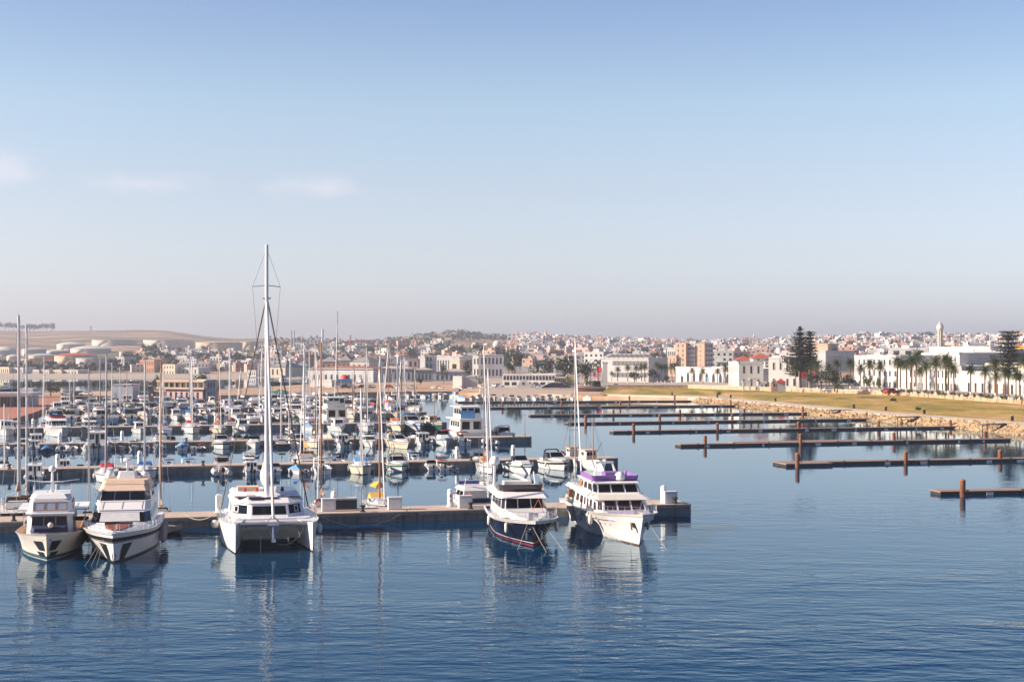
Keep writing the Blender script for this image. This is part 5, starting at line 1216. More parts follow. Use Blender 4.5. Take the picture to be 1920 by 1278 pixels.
# ================================================================ trees and palms
PALMG = M('palm_leaf', (.048, .072, .018), .55, var=.45, scale=1.5)
PALMT = M('palm_bark', (.20, .115, .065), .95, var=.3, scale=3, bump=.05, bscale=6)
PALMS = M('dry_fronds', (.33, .17, .07), .9, var=.3, scale=3)
LIME = M('limewash', (.75, .74, .70), .8)
LEAFD = M('dark_leaf', (.018, .028, .014), .6, var=.5, scale=.9)
LEAFM = M('mid_leaf', (.05, .08, .018), .6, var=.5, scale=.9)
PINEG = M('pine_needle', (.024, .030, .016), .7, var=.45, scale=.8)
BARK = M('bark', (.12, .085, .06), .95, var=.3, scale=3)
trnd = random.Random(21)
def frond(mb, o, az, el0, L, w, droop, seg=6):
    pts = []; p = Vector(o); e = el0
    for i in range(seg + 1):
        pts.append((p.copy(), e)); d = Vector((math.cos(az) * math.cos(e), math.sin(az) * math.cos(e), math.sin(e))); p = p + d * (L / seg); e -= droop / seg
    side = Vector((-math.sin(az), math.cos(az), 0))
    for i in range(seg):
        (a, ea), (b, eb) = pts[i], pts[i + 1]
        wa = w * math.sin(math.pi * min(1, (i + .35) / seg) ** .7) + .02; wb = w * math.sin(math.pi * min(1, (i + 1.2) / (seg + .25)) ** .7) * .9 + .01
        for s in (1, -1):
            dn = Vector((0, 0, -.35))
            for h in range(3):                                   # leaflets with gaps between them
                t0, t1 = h / 3, (h + .62) / 3
                A, B = a.lerp(b, t0), a.lerp(b, t1); ww = lerp(wa, wb, t0)
                mb.add([A, B, B + (side * s + dn) * ww + (b - a) * .35, A + (side * s + dn) * ww + (b - a) * .45], [(0, 1, 2, 3)])
def palm_proto(seed, H=10.0, R_=4.2, lean=.3):
    r = random.Random(seed); t = thing('palm_tree', 'x', 'palm tree')
    k = MB(); pts = [(lean * (i / 6) ** 1.6, 0, .8 + (H - .8) * i / 6) for i in range(7)]; k.tube(pts, .34, 9, .25); k.build('trunk', PALMT, t, True)
    k = MB(); k.lathe([(.42, 0), (.38, .8), (.33, .95)], 9); k.build('painted_base', LIME, t, True)
    k = MB(); top = (lean, 0, H)
    k.lathe([(.26, -1.3), (.52, -.7), (.60, -.2), (.35, .35)], 9, top)
    for i in range(14): frond(k, top, i * 2.4 + r.random(), R(-25 - r.random() * 25), R_ * .6, .14, R(40), 4)
    k.build('dry_skirt', PALMS, t)
    k = MB()
    for i in range(58):
        el = R(lerp(82, -22, (i / 57) ** .8) + r.uniform(-8, 8)); frond(k, (lean, 0, H + .2), i * 2.399 + r.uniform(-.2, .2), el, R_ * r.uniform(.85, 1.15), .50, R(r.uniform(55, 85)))
    k.build('crown', PALMG, t); return t
PALMP = [palm_proto(1), palm_proto(2, 10, 4.6, -.25), palm_proto(3, 10, 3.8, .05)]
PALMPOS = [(1492, 728, 684), (1513, 729, 690), (1533, 730, 678), (1554, 732, 683), (1569, 722, 675), (1594, 728, 673), (1613, 728, 683), (1631, 733, 674), (1650, 733, 678), (1682, 733, 668), (1688, 731, 673), (1700, 733, 675), (1709, 737, 668), (1717, 730, 658), (1725, 735, 688),
           (1737, 739, 678), (1756, 740, 670), (1773, 739, 664), (1778, 737, 672), (1789, 742, 683), (1820, 739, 685), (1846, 745, 688), (1866, 742, 671), (1869, 747, 698), (1884, 748, 690), (1891, 748, 692), (1905, 749, 697), (1912, 748, 697), (1921, 745, 668),
           (1297, 721, 690), (1318, 724, 691), (1345, 724, 691), (1360, 724.5, 685), (1375, 725, 685), (1391, 725, 689), (1147, 717, 698), (1158, 717, 688), (1177, 718, 684), (1193, 717, 685), (1203, 717, 683), (1209, 718, 682), (1233, 717, 680), (1240, 717, 684), (1247, 717, 683), (1260, 717, 681), (1266, 718, 682), (954, 722, 680), (960, 722, 684), (1097, 722, 684), (1122, 719, 686)]
for u, yb, yt in PALMPOS:
    z0 = 3.75 if u > 1410 else (2.6 if u > 1280 else 1.9)
    p = at(u, yb, z0); h = zrow(yt, p.y) - z0; s = max(.4, h / 12.0)
    where = 'on the terrace by the white villas' if u > 1460 else ('in front of the white arched hall' if u > 1280 else ('beside the waterfront restaurant' if u < 1100 else 'in the clump left of the arched hall'))
    dup(trnd.choice(PALMP), p, trnd.random() * 6.28, ('tall' if h > 10.5 else 'shorter') + ' palm ' + where, None, 'palms along the waterfront', (s * .98, s * .98, s))
for t_ in PALMP: drop_tree(t_)
t = thing('young_palm', 'young trunkless palm growing at the bend of the shore path', 'palm tree', at(1348, 741, 2.2)); k = MB(); [frond(k, (0, 0, .1), i * 2.4, R(lerp(80, 15, i / 29)), 2.3, .2, R(60)) for i in range(30)]; k.build('crown', PALMG, t)
for u, y, s in ((940 * .25 + 1440, 752, 1.2), (1722, 769, 1.0), (1675, 752, 1.1), (1793, 749, .8)):
    k = MB()
    for i in range(90): a, e_ = trnd.random() * 6.28, trnd.random() * 1.5; frond(k, (trnd.uniform(-.5, .5), trnd.uniform(-.5, .5), .1), a, e_, s * trnd.uniform(.5, .9), .12, .6, 2)
    o = k.build('shrub', LEAFM); o.location = at(u, y, 2.4); tag(o, 'small green shrub growing alone in the dry grass', 'shrub', 'shrubs in the dry grass')
def leafy(seed, n=520, flat=.75, size=.085):
    r = random.Random(seed); k = MB(); blobs = [(r.gauss(0, .42), r.gauss(0, .42), r.gauss(0, .32), r.uniform(.28, .5)) for _ in range(11)]
    for _ in range(n):
        bx, by, bz, br = r.choice(blobs); v = Vector((r.gauss(0, 1), r.gauss(0, 1), r.gauss(0, 1))).normalized() * br * (r.random() ** .35)
        c = Vector((bx, by, bz * flat)) + v; nrm = (v.normalized() + Vector((r.gauss(0, .5), r.gauss(0, .5), r.gauss(0, .5)))).normalized(); a = nrm.orthogonal().normalized(); b = nrm.cross(a); s = size * r.uniform(.6, 1.5)
        k.add([c - a * s, c + b * s * .7, c + a * s, c - b * s * .7], [(0, 1, 2, 3)])
    zs = [p[2] for p in k.v]; lo, hi = min(zs), max(zs); xs = max(abs(p[0]) for p in k.v); k.v = [(x / xs, y / xs, (z - lo) / (hi - lo)) for x, y, z in k.v]
    return k
def tree_proto(seed, m, n=520): 
    t = thing('broadleaf_tree', 'x', 'tree'); k = leafy(seed, n); k.v = [(x, y, .22 + z * .78) for x, y, z in k.v]; k.build('crown', m, t)
    k = MB(); k.tube([(0, 0, 0), (.03, .02, .2), (.0, 0, .45)], .07, 6, .04); k.tube([(.02, .0, .22), (.35, .1, .5)], .035, 5, .02); k.tube([(.02, .0, .22), (-.3, -.15, .5)], .035, 5, .02); k.build('trunk', BARK, t); return t
TREEP = {'d': [tree_proto(s, LEAFD) for s in (1, 2, 3)], 'm': [tree_proto(s, LEAFM) for s in (4, 5)]}
def tree(u, yb, yt, wpx, z0, kind, label, group='trees of the waterfront', p=None):
    p = p or at(u, yb, z0); h = max(1.5, (yb - yt) / F * p.y); w = wpx / F * p.y / 2
    return dup(trnd.choice(TREEP[kind]), p, trnd.random() * 6.28, label, None, group, (w, w, h))
for u, yb, yt, w, z0, kd, lab in ((95, 742, 717, 46, 1.1, 'm', 'round green tree standing alone on the left of the spit'), (204, 733, 714, 28, 1.1, 'm', 'green tree left of the plain white shed on the spit'), (295, 722, 701, 18, 1.1, 'm', 'yellowish green tree at the left corner of the derelict building'), (375, 728, 697, 56, 1.1, 'm', 'wide bush of green growing behind the derelict building'),
        (788, 722, 708, 16, 1.1, 'd', 'dark rounded shrub tree by the quay in front of the grey sheds'), (1060, 722, 662, 62, 2.0, 'd', 'large dark tree rising behind the waterfront restaurant'), (1100, 722, 666, 50, 2.0, 'd', 'large dark tree at the right end of the restaurant'), (1020, 720, 668, 52, 2.0, 'd', 'large dark tree behind the restaurant roof'), (965, 716, 655, 40, 2.0, 'd', 'dark tree clump on the left behind the restaurant'),
        (876, 718, 672, 22, 1.8, 'd', 'dark conical tree between the pale office blocks'), (832, 718, 678, 18, 1.8, 'd', 'dark tree in front of the long white office'), (903, 726, 705, 18, 1.8, 'm', 'green tree behind the plain white box building'), (1405, 724, 680, 30, 2.8, 'm', 'loose green tree in front of the white villa'), (1421, 722, 688, 22, 2.8, 'm', 'thin grey green tree beside the white villa'),
        (1565, 734, 690, 46, 4, 'd', 'dark tree mass behind the terrace palms left of the long villa'), (1540, 730, 692, 44, 4, 'd', 'dark tree under the tall pine'), (1520, 728, 690, 36, 4, 'd', 'dark low tree at the foot of the tall pine'), (1592, 730, 700, 24, 4, 'd', 'dark tree left of the bright green hedge tree'), (1625, 732, 697, 30, 4, 'm', 'bright green tree in front of the long white villa'), (1648, 733, 703, 20, 4, 'm', 'bright green smaller tree in front of the long white villa'),
        (1571, 735, 714, 24, 4, 'm', 'rounded olive bush on the terrace'), (1632, 655, 647, 28, 20, 'm', 'yellow green rounded tree behind the orange blocks'), (1225, 718, 690, 30, 2, 'd', 'dark greenery among the palms left of the arched hall'), (1190, 717, 695, 30, 2, 'd', 'dark greenery between two palms left of the arched hall'), (1250, 719, 700, 26, 2, 'd', 'dark greenery beside the left end of the arched hall'), (1760, 741, 729, 13, 4, 'd', 'grey clipped round bush beneath the palms'),
        (1345, 708, 682, 20, 3, 'd', 'dark tree behind the arched hall roof'), (1473, 690, 660, 20, 6, 'd', 'dark tree left of the tall pine'), (1278, 690, 672, 14, 5, 'd', 'dark tree at the foot of the apartment tower'), (1055, 724, 714, 60, 2.2, 'm', 'low green hedge in front of the restaurant'), (1106, 724, 712, 22, 2.2, 'm', 'green bush at the right of the restaurant')):
    tree(u, yb, yt, w, z0, kd, lab)
for i, u in enumerate(range(1694, 1916, 13)):
    y = interp([(1690, 738.5), (1790, 745.5), (1920, 754)], u); tree(u + trnd.uniform(-3, 3), y, y - trnd.uniform(4, 7), trnd.uniform(10, 20), 3.9, trnd.choice('dm'), 'low clipped bush at the foot of the terrace palms', 'bushes at the foot of the terrace palms')
def pine(name, label, u, yb, yt, wpx, z0, tiers, flat):
    p = at(u, yb, z0) ; H = (yb - yt) / F * p.y; W_2 = wpx / F * p.y / 2; t = thing(name, label, 'pine tree', p); r = random.Random(9)
    k = MB(); k.tube([(0, 0, 0), (0, 0, H * .99)], .55, 8, .08); k.build('trunk', BARK, t, True); k = MB()
    for i in range(tiers):
        f = min(1, max(0, i / (tiers - 1) + r.uniform(-.01, .01))); z = H * lerp(.22, .985, f); rad = W_2 * (flat(f)) * r.uniform(.85, 1.1); nb = 15
        for j in range(nb):
            az = j * 6.283 / nb + i * 1.3 + r.uniform(-.2, .2); L = rad * r.uniform(.5, 1.2); n = max(5, int(L / .34))
            for s in range(n):
                q = (s + .6) / n; c = Vector((math.cos(az) * L * q, math.sin(az) * L * q, z + r.uniform(-.5, .35) * (1.15 - q) + (.16 * L * q ** 2 - .10 * L * q)))
                for _ in range(2):
                    d = Vector((r.gauss(0, 1), r.gauss(0, 1), r.gauss(.1, .40))).normalized(); e_ = d.cross(Vector((0, 0, 1))).normalized() * .27 + Vector((0, 0, .14)); l_ = r.uniform(.6, 1.3) * (.6 + .6 * (1 - f))
                    k.add([c - e_ * .6, c + e_ * .6, c + d * l_], [(0, 1, 2)])
    k.build('crown', PINEG, t)
pine('norfolk_pine', 'tall dark tiered pine between the white villa and the peach building', 1500, 727, 612, 84, 3.8, 20, lambda f: (1 - f) ** .75 * (1.0 if f > .12 else .8) + .05)
pine('norfolk_pine', 'second dark pine leaning against the tall tiered pine', 1519, 727, 621, 44, 3.8, 15, lambda f: 1.0 - f * .55 if f > .3 else .85)
pine('norfolk_pine', 'broad flat-topped dark pine at the far right', 1891, 735, 621, 74, 4.0, 14, lambda f: (.45 + .9 * f) if f < .45 else (.95 - (f - .45) * .75))
# ================================================================ buildings
def wallmat(name, col, var=.06): return M(name, col, .85, var=var, scale=.25, gen=True, stain=((col[0] * .6, col[1] * .58, col[2] * .55), .06, .35))
WW = wallmat('white_render', (.57, .555, .53)); CREAM = wallmat('cream_render', (.68, .58, .44)); PEACH = wallmat('peach_render', (.62, .42, .30)); ORNG = wallmat('orange_brick', (.50, .27, .18)); GREYR = wallmat('grey_render', (.42, .42, .43)); BEIGE = wallmat('beige_render', (.55, .48, .40)); PINK = wallmat('pink_render', (.58, .40, .36)); BRICK = wallmat('raw_brick', (.40, .25, .20))
TILE = M('red_roof_tile', (.42, .10, .05), .8, var=.2, scale=1, gen=True); SLATE = M('grey_sheet_roof', (.30, .29, .29), .7, var=.15, scale=.5, gen=True)
WIN = M('window_glass_dark', (.03, .035, .045), .15, var=.2); SHUT = M('blue_shutter', (.12, .22, .34), .6); FRAME = M('window_surround', (.60, .58, .55), .7)
def quadwall(p0, p1, z0, z1): return ((p0.x, p0.y, z0), (p1.x, p1.y, z0), (p1.x, p1.y, z1), (p0.x, p0.y, z1))
def block(t, p0, p1, depth, z0, z1, m, name='wall', cols=0, rows=0, win=WIN, v=(.25, .8), u_=(.06, .94), fill=.5, roof=True, sides=True, parapet=.5, wname='window', surround=False, arch=False):
    """a storeyed block: facade from p0 (left as seen) to p1, going depth back; windows are separate parts"""
    d = (p1 - p0); d.z = 0; L = d.length; d.normalize(); n = Vector((-d.y, d.x, 0)); a, b = p0.copy(), p1.copy(); c, e_ = b + n * depth, a + n * depth
    k = MB(); k.prism([(a.x, a.y), (b.x, b.y), (c.x, c.y), (e_.x, e_.y)], z0, z1); w = k.build(name, m, t)
    if parapet:
        k = MB(); ring = [(a, b), (b, c), (c, e_), (e_, a)]
        for s, f in ring:
            q = f - s; q.normalize(); nn = Vector((-q.y, q.x, 0)); k.prism([tuple((s - q * .12 - nn * .12).to_2d()), tuple((f + q * .12 - nn * .12).to_2d()), tuple((f + q * .12 + nn * .25).to_2d()), tuple((s - q * .12 + nn * .25).to_2d())][:4], z1 - .15, z1 + parapet)
        k.build('parapet', m, t)
    def grid(q, cols, rows):
        for r_ in range(rows):
            for c_ in range(cols):
                w_ = (u_[1] - u_[0]) / cols; uc = u_[0] + (c_ + .5) * w_; hh = 1.0 / rows; vb = (r_ + v[0]) * hh; vt = (r_ + v[1]) * hh
                k = MB(); k.panel(q, uc - w_ * fill / 2, uc + w_ * fill / 2, vb, vt, .04, .08); o = k.build(wname, win, t)
                if arch:
                    Q = [Vector(x) for x in q]; pc = Q[0].lerp(Q[1], uc).lerp(Q[3].lerp(Q[2], uc), vt); ax = (Q[1] - Q[0]); wl_ = ax.length * w_ * fill / 2; ax.normalize(); nn = ax.cross(Vector((0, 0, 1)))
                    k = MB(); k.add([pc + ax * wl_ * math.cos(i * math.pi / 8) + Vector((0, 0, wl_ * math.sin(i * math.pi / 8))) + nn * .04 for i in range(9)], [tuple(range(9))]); k.build('arch_light', win, o)
                if surround: k = MB(); k.frame(q, uc - w_ * fill / 2, uc + w_ * fill / 2, vb, vt, .12, .09, .12); k.build('frame', FRAME, o)
    if cols and rows:
        grid(quadwall(p0, p1, z0, z1), cols, rows)
        if sides: grid(quadwall(e_, a, z0, z1), max(1, int(cols * depth / L)), rows)
    return w
YAWED = (WW, CREAM, PEACH, ORNG, BEIGE)
def bl(name, label, l, r, ytop, z0, depth, m, cat='building', group=None, cols=0, rows=0, **kw):
    """building whose facade foot runs from photo point l to photo point r (their rows lie at height z0); ytop: row of its roof line at the left end"""
    p0, p1 = at(l[0], l[1], z0), at(r[0], r[1], z0)
    if l[1] == r[1] and m in YAWED: w_ = (p1 - p0).length; p1 = atY(r[0], p0.y - w_ * .42, z0)
    z1 = zrow(ytop, p0.y); c = (p0 + p1) / 2
    t = thing(name, label, cat, (0, 0, 0), 0, group)
    block(t, p0, p1, depth, z0 - 1, z1, m, cols=cols, rows=rows, **kw); t['zt'] = z1
    return t, p0, p1, z1
def hip(t, p0, p1, depth, z, h, ov=.5, m=TILE):
    d = (p1 - p0); d.z = 0; L = d.length; d.normalize(); n = Vector((-d.y, d.x, 0)); a = p0 - d * ov - n * ov; b = p1 + d * ov - n * ov; c = b + n * (depth + 2 * ov); e_ = a + n * (depth + 2 * ov); mid = (a + b + c + e_) / 4; rr = max(0, (L - depth)) / 2
    k = MB(); k.add([(a.x, a.y, z), (b.x, b.y, z), (c.x, c.y, z), (e_.x, e_.y, z), tuple((mid - d * rr).to_2d()) + (z + h,), tuple((mid + d * rr).to_2d()) + (z + h,)], [(3, 2, 1, 0), (0, 1, 5, 4), (1, 2, 5), (2, 3, 4, 5), (3, 0, 4)]); k.build('roof', m, t)
# --- right bank
t, p0, p1, z1 = bl('arched_hall', 'low white hall with arched doors behind a row of palms', (1267, 717.5), (1394, 726.5), 689, 2.6, 16, WW, cols=9, rows=1, v=(.02, .5), fill=.42, win=WIN, arch=True, sides=False, wname='arched_door')
k = MB(); k.panel(quadwall(p0, p1, 2.6, z1), .10, .15, .45, .85, .05, .1); k.build('window_grille', GREYR, t)
k = MB(); k.panel(quadwall(p0, p1, 2.6, z1), .50, .53, .0, .5, .07, .1); k.build('blue_door', SHUT, t)
t, p0, p1, z1 = bl('villa', 'large white villa with red tiled roofs and a shaded front wall', (1441, 726), (1499, 726.5), 672, 3.6, 26, WW, cols=4, rows=2, v=(.3, .75), fill=.28, surround=True)
block(t, at(1394, 726, 3.6) + Vector((0, 10, 0)), at(1441, 726, 3.6) + Vector((0, 10, 0)), 24, 2.5, zrow(681, 500), WW, name='side_wing', cols=3, rows=2, fill=.25)
q0, q1 = at(1424, 726, 3.6) + Vector((0, 14, 0)), at(1463, 726, 3.6) + Vector((0, 14, 0)); za = zrow(671, q0.y); block(t, q0, q1, 9, z1 - 1, za, WW, name='tower', cols=2, rows=1, fill=.3, v=(.4, .7), parapet=0); hip(t, q0, q1, 9, za, 1.6)
q0, q1 = at(1398, 726, 3.6) + Vector((0, 20, 0)), at(1431, 726, 3.6) + Vector((0, 20, 0)); za = zrow(675, q0.y); block(t, q0, q1, 8, 10, za, WW, name='tower', cols=2, rows=1, fill=.3, v=(.4, .7), parapet=0); hip(t, q0, q1, 8, za, 1.5)
t = thing('gatehouse', 'small white entrance gates with pillars in front of the white villa', 'gatehouse')
for u0, u1 in ((1393, 1396), (1405, 1408), (1421, 1424), (1436, 1439)): block(t, at(u0, 732, 2.6), at(u1, 732, 2.6), .6, 2, 5.4, WW, name='pillar', parapet=0)
block(t, at(1392, 732, 2.6), at(1408.5, 732, 2.6), 1.2, 5.3, 5.8, WW, name='lintel', parapet=0); block(t, at(1405, 732, 2.6), at(1424, 732, 2.6), 1.2, 6.2, 6.7, WW, name='lintel', parapet=0); block(t, at(1424, 732, 2.6), at(1440, 732, 2.6), 5, 2, 5.0, WW, name='guard_room', cols=2, rows=1, fill=.3)
t = thing('kiosk', 'small brick kiosk with white arch and bright red awning', 'kiosk')
k0, k1, k2 = at(1446, 729, 3.4), at(1458, 729, 3.4), at(1473, 729, 3.4)
block(t, k0, k1, 3.5, 2.5, 5.4, BRICK, name='brick_front', parapet=0); d_ = (k1 - k0).normalized(); kc = (k0 + k1) / 2
k = MB(); rr = (k1 - k0).length / 2; ring = [[tuple(kc + d_ * q * math.cos(a) + Vector((0, y, 1.9 + q * math.sin(a)))) for a in [math.pi * i / 10 for i in range(11)]] for q, y in ((rr, -.15), (rr * .78, -.15), (rr * .78, .1))]; k.loft(ring, False); k.build('white_arch', WW, t)
k = MB(); k.add([tuple(kc + d_ * rr * .8 * math.cos(math.pi * i / 10) + Vector((0, -.05, 1.9 + rr * .8 * math.sin(math.pi * i / 10)))) for i in range(11)], [tuple(range(11))]); k.build('gable', BRICK, t)
q = quadwall(k0, k1, 3.4, 5.4); k = MB(); k.panel(q, .32, .68, .35, .95, .04, .1); k.build('window', WIN, t); k = MB(); k.frame(q, .32, .68, .35, .95, .12, .07, .1); k.build('frame', WW, t)
block(t, k1, k2, 3.2, 2.5, 5.6, GREYR, name='stall', parapet=0); hip(t, k1, k2, 3.2, 5.6, 1.0, .4, M('red_awning', (.50, .02, .03), .7))
bl('apartment_block', 'plain peach building standing behind the tall tiered pine', (1524, 690), (1552, 690), 645.5, 8, 22, PEACH, cols=0)
t, p0, p1, z1 = bl('office_block', 'white flat-roofed building with a row of tall windows, right of the tall pine', (1548, 692), (1602, 690), 659, 8, 20, WW, cols=7, rows=1, v=(.45, .78), fill=.4, u_=(.05, .62), sides=False)
block(t, at(1549, 690, 8) + Vector((0, 6, 0)), at(1575, 690, 8) + Vector((0, 6, 0)), 12, 14, zrow(647, 660), GREYR, name='penthouse', cols=4, rows=1, fill=.6)
t, p0, p1, z1 = bl('villa', 'long tall white villa with cornice behind the bright green trees', (1602, 722.5), (1690, 727.5), 668.5, 3.9, 18, WW, cols=8, rows=3, v=(.28, .75), fill=.30, surround=True, sides=False)
block(t, p0 + Vector((14, 10, 0)), p0 + Vector((26, 2, 0)), 10, z1, z1 + 2.6, GREYR, name='roof_store', cols=3, rows=1, fill=.5); block(t, p0 + Vector((32, -4, 0)), p0 + Vector((40, -14, 0)), 10, z1, z1 + 3.0, WW, name='roof_store', cols=4, rows=1, fill=.3, v=(.25, .55))
t, p0, p1, z1 = bl('terrace_houses', 'long white waterfront facade with tall shuttered windows behind the palms', (1690, 727.5), (1803, 732), 687, 3.9, 14, WW, cols=13, rows=2, v=(.18, .75), fill=.30, surround=True, sides=False)
block(t, p0 + Vector((10, 14, 0)), p1 + Vector((6, 22, 0)), 16, 4, zrow(664, p0.y + 20), WW, name='upper_storeys', cols=9, rows=3, fill=.3, sides=False); block(t, p0 + Vector((16, 26, 0)), p0 + Vector((30, 6, 0)), 12, 10, zrow(653, p0.y + 24), WW, name='roof_house', cols=3, rows=1, fill=.35); block(t, p0 + Vector((34, 14, 0)), p1 + Vector((14, 34, 0)), 12, 10, zrow(657, 430), GREYR, name='roof_house', cols=4, rows=1, fill=.4)
t, p0, p1, z1 = bl('terrace_houses', 'low white facade with a dark door at the right end of the waterfront', (1803, 732.5), (1945, 741), 698, 3.9, 16, WW, cols=9, rows=1, v=(.05, .55), fill=.30, surround=True, sides=False)
block(t, p0 + Vector((10, 10, 0)), p0 + Vector((22, -8, 0)), 12, 6, zrow(684, p0.y), CREAM, name='upper_storeys', cols=3, rows=1, fill=.3); block(t, p0 + Vector((24, 8, 0)), p1 + Vector((6, 26, 0)), 14, 6, zrow(684, 380), WW, name='upper_storeys', cols=6, rows=1, fill=.3)
t, p0, p1, z1 = bl('town_house', 'white terraced house with balcony roof left of the broad flat-topped pine', (1806, 712), (1868, 712), 664, 6, 18, CREAM, cols=5, rows=2, fill=.3); block(t, p0 + Vector((3, 4, 0)), p0 + Vector((9, 4, 0)), 6, z1, z1 + 3.5, WW, name='roof_room', cols=1, rows=1, fill=.3)
t, p0, p1, z1 = bl('town_house', 'white house with yellow upper wall right of the broad flat-topped pine', (1902, 718), (1945, 718), 668, 5, 16, WW, cols=3, rows=2, fill=.3); block(t, p0 + Vector((1, 6, 0)), p1 + Vector((0, 6, 0)), 8, z1, z1 + 3.2, M('yellow_render', (.60, .36, .08), .85, gen=True), name='upper_wall', cols=3, rows=1, fill=.3)
for l, r, yt, m, lab, cc in (((1585, 662), (1596, 662), 639, ORNG, 'left of two orange brick blocks above the white villas', 0), ((1604, 662), (1614, 662), 639.5, ORNG, 'right of two orange brick blocks above the white villas', 0), ((1596, 661), (1604, 661), 643, GREYR, 'dark narrow block between the two orange brick blocks', 2), ((1614, 662), (1624, 662), 640, GREYR, 'grey block with small windows right of the orange brick blocks', 2)):
    P = on_terr(l[0], l[1] - 2); bl('apartment_block', lab, l, r, yt, P.z + 6, 16, m, cols=cc, rows=3 if cc else 0)
t, p0, p1, z1 = bl('apartment_tower', 'tall apartment tower with brown and white fronts and stacked balconies', (1266, 702), (1286, 702), 644, 4, 16, PEACH, cols=2, rows=7, fill=.2)
AT = t
TZ = zrow(643, 801)
block(t, atY(1287, 801.5), atY(1304, 799.5), 15, 3, TZ, WW, name='balcony_front', cols=2, rows=7, v=(.3, .8), fill=.55, sides=False)
for i in range(7):
    q0, q1 = atY(1288.5, 801.3), atY(1302.5, 799.7); zz = lerp(4, TZ, (i + .12) / 7); k = MB(); k.prism([tuple((q0 + Vector((0, -1.3, 0))).to_2d()), tuple((q1 + Vector((0, -1.3, 0))).to_2d()), tuple((q1 + Vector((0, .3, 0))).to_2d()), tuple((q0 + Vector((0, .3, 0))).to_2d())], zz, zz + 1.05); k.build('balcony', WW, t)
block(t, atY(1305, 799), atY(1321, 797), 13, 3, TZ - .5, PEACH, name='brown_front', cols=1, rows=7, v=(.4, .6), fill=.12, sides=False)
block(t, atY(1322, 797.5), atY(1337, 799.5), 12, 3, TZ - .4, GREYR, name='side_front', cols=3, rows=7, v=(.3, .75), fill=.5, sides=False)
block(t, atY(1299, 804), atY(1305, 803.4), 6, 15, TZ + 1.2, WW, name='lift_shaft', parapet=0)
bl('apartment_block', 'pale ribbed block standing left of the tall apartment tower', (1251, 690), (1268, 690), 653, 7, 14, WW, cols=4, rows=1, v=(.1, .85), fill=.5); bl('town_house', 'orange house in front of the tall apartment tower', (1253, 702), (1268, 702), 668, 4, 12, PEACH, cols=2, rows=2, fill=.2)
t, p0, p1, z1 = bl('school', 'long white building with ribbon windows and sawtooth glass roof', (1127, 712), (1216, 712), 672, 2.5, 30, WW, cols=26, rows=2, v=(.42, .8), fill=.6, u_=(.24, .98), sides=False)
k = MB()
for i in range(9):
    q = p0.lerp(p1, .1 + i * .1); k.add([(q.x - 1, q.y, z1), (q.x + 3.4, q.y, z1), (q.x + 3.4, q.y + 26, z1), (q.x - 1, q.y + 26, z1), (q.x + 3.4, q.y, z1 + 2.4), (q.x + 3.4, q.y + 26, z1 + 2.4)], [(0, 1, 4), (3, 5, 2), (0, 4, 5, 3), (1, 2, 5, 4)])
k.build('sawtooth_roof', SLATE, t); block(t, at(1130, 720, 2.5), at(1139, 720, 2.5), 8, 2, zrow(680, 600), WW, name='entrance_tower', parapet=.3)
# --- restaurant and the buildings along the middle quay
t, p0, p1, z1 = bl('restaurant', 'long low white waterfront restaurant with glazed upper terrace', (942, 723), (1042, 723.5), 702, 2.0, 18, WW, cols=0, parapet=.3)
q = quadwall(p0, p1, 2, z1)
for i in range(16): k = MB(); k.panel(q, .02 + i * .061, .02 + i * .061 + .046, .52, .90, .05, .1); k.build('window', WIN, t)
for i in range(7): k = MB(); k.panel(q, .04 + i * .135, .04 + i * .135 + .09, .05, .34, .05, .1); k.build('window', WIN, t)
block(t, at(1038, 723.5, 2), at(1063, 723.5, 2), 14, 2, z1 - 1.2, BEIGE, name='terrace_wing', cols=6, rows=1, v=(.5, .92), fill=.7, sides=False); block(t, at(1063, 723, 2), at(1086, 723, 2), 12, 2, z1 - .6, WW, name='end_wing', sides=False)
q = quadwall(at(1063, 723, 2), at(1086, 723, 2), 2, z1 - .6)
for a_ in (.12, .42): k = MB(); k.panel(q, a_, a_ + .22, .42, .88, .05, .1); k.build('yellow_sign', M('yellow_sign', (.75, .52, .02), .6), t)
block(t, at(1012, 718, 2), at(1042, 718, 2), 12, z1 - .5, zrow(688, 640), WW, name='roof_room', cols=2, rows=1, fill=.2, win=SHUT, sides=False)
k = MB()
for i in range(4): qa = at(944 + i * 16, 718, 2); k.add([(qa.x, qa.y, z1 + .3), (qa.x + 3.4, qa.y, z1 + .3), (qa.x + 3.4, qa.y + 9, z1 + 2.8), (qa.x, qa.y + 9, z1 + 2.8)], [(0, 1, 2, 3)])
k.build('sloping_roof', SLATE, t)
qa, qb = at(1022, 718, 2), at(1040, 718, 2); hip(t, qa + Vector((0, 12, 0)), qb + Vector((0, 12, 0)), 6, zrow(688, 640), 3.0, .3, M('thatch', (.30, .20, .12), .95))
t = thing('pavilion', 'low curved pavilion roof in front of the restaurant', 'pavilion', at(1043, 727, 2.2)); k = MB(); k.loft([[(x, y, 2.6 * math.cos(x / 6.2 * 1.45) - .3) for x in [-6 + i for i in range(13)]] for y in (0, 5)], False); k.build('roof', WW, t); k = MB(); k.loft([[(x, y, max(0, 2.3 * math.cos(x / 6.2 * 1.45) - .4)) for x in [-5.4 + i * .9 for i in range(13)]] + [(5.4, y, 0), (-5.4, y, 0)] for y in (.3, 4.7)]); k.build('glazed_front', WIN, t)
t = thing('stair_house', 'small white triangular stair block in front of the restaurant', 'building', at(984, 725, 2)); k = MB(); k.loft([[(-3.5, y, 0), (3.5, y, 0), (.2, y, 2.8), (-1.2, y, 2.8)] for y in (0, 3)]); k.build('wall', WW, t); k = MB(); k.box(-.6, -.02, 1.3, .9, .1, .8); k.build('window', WIN, t)
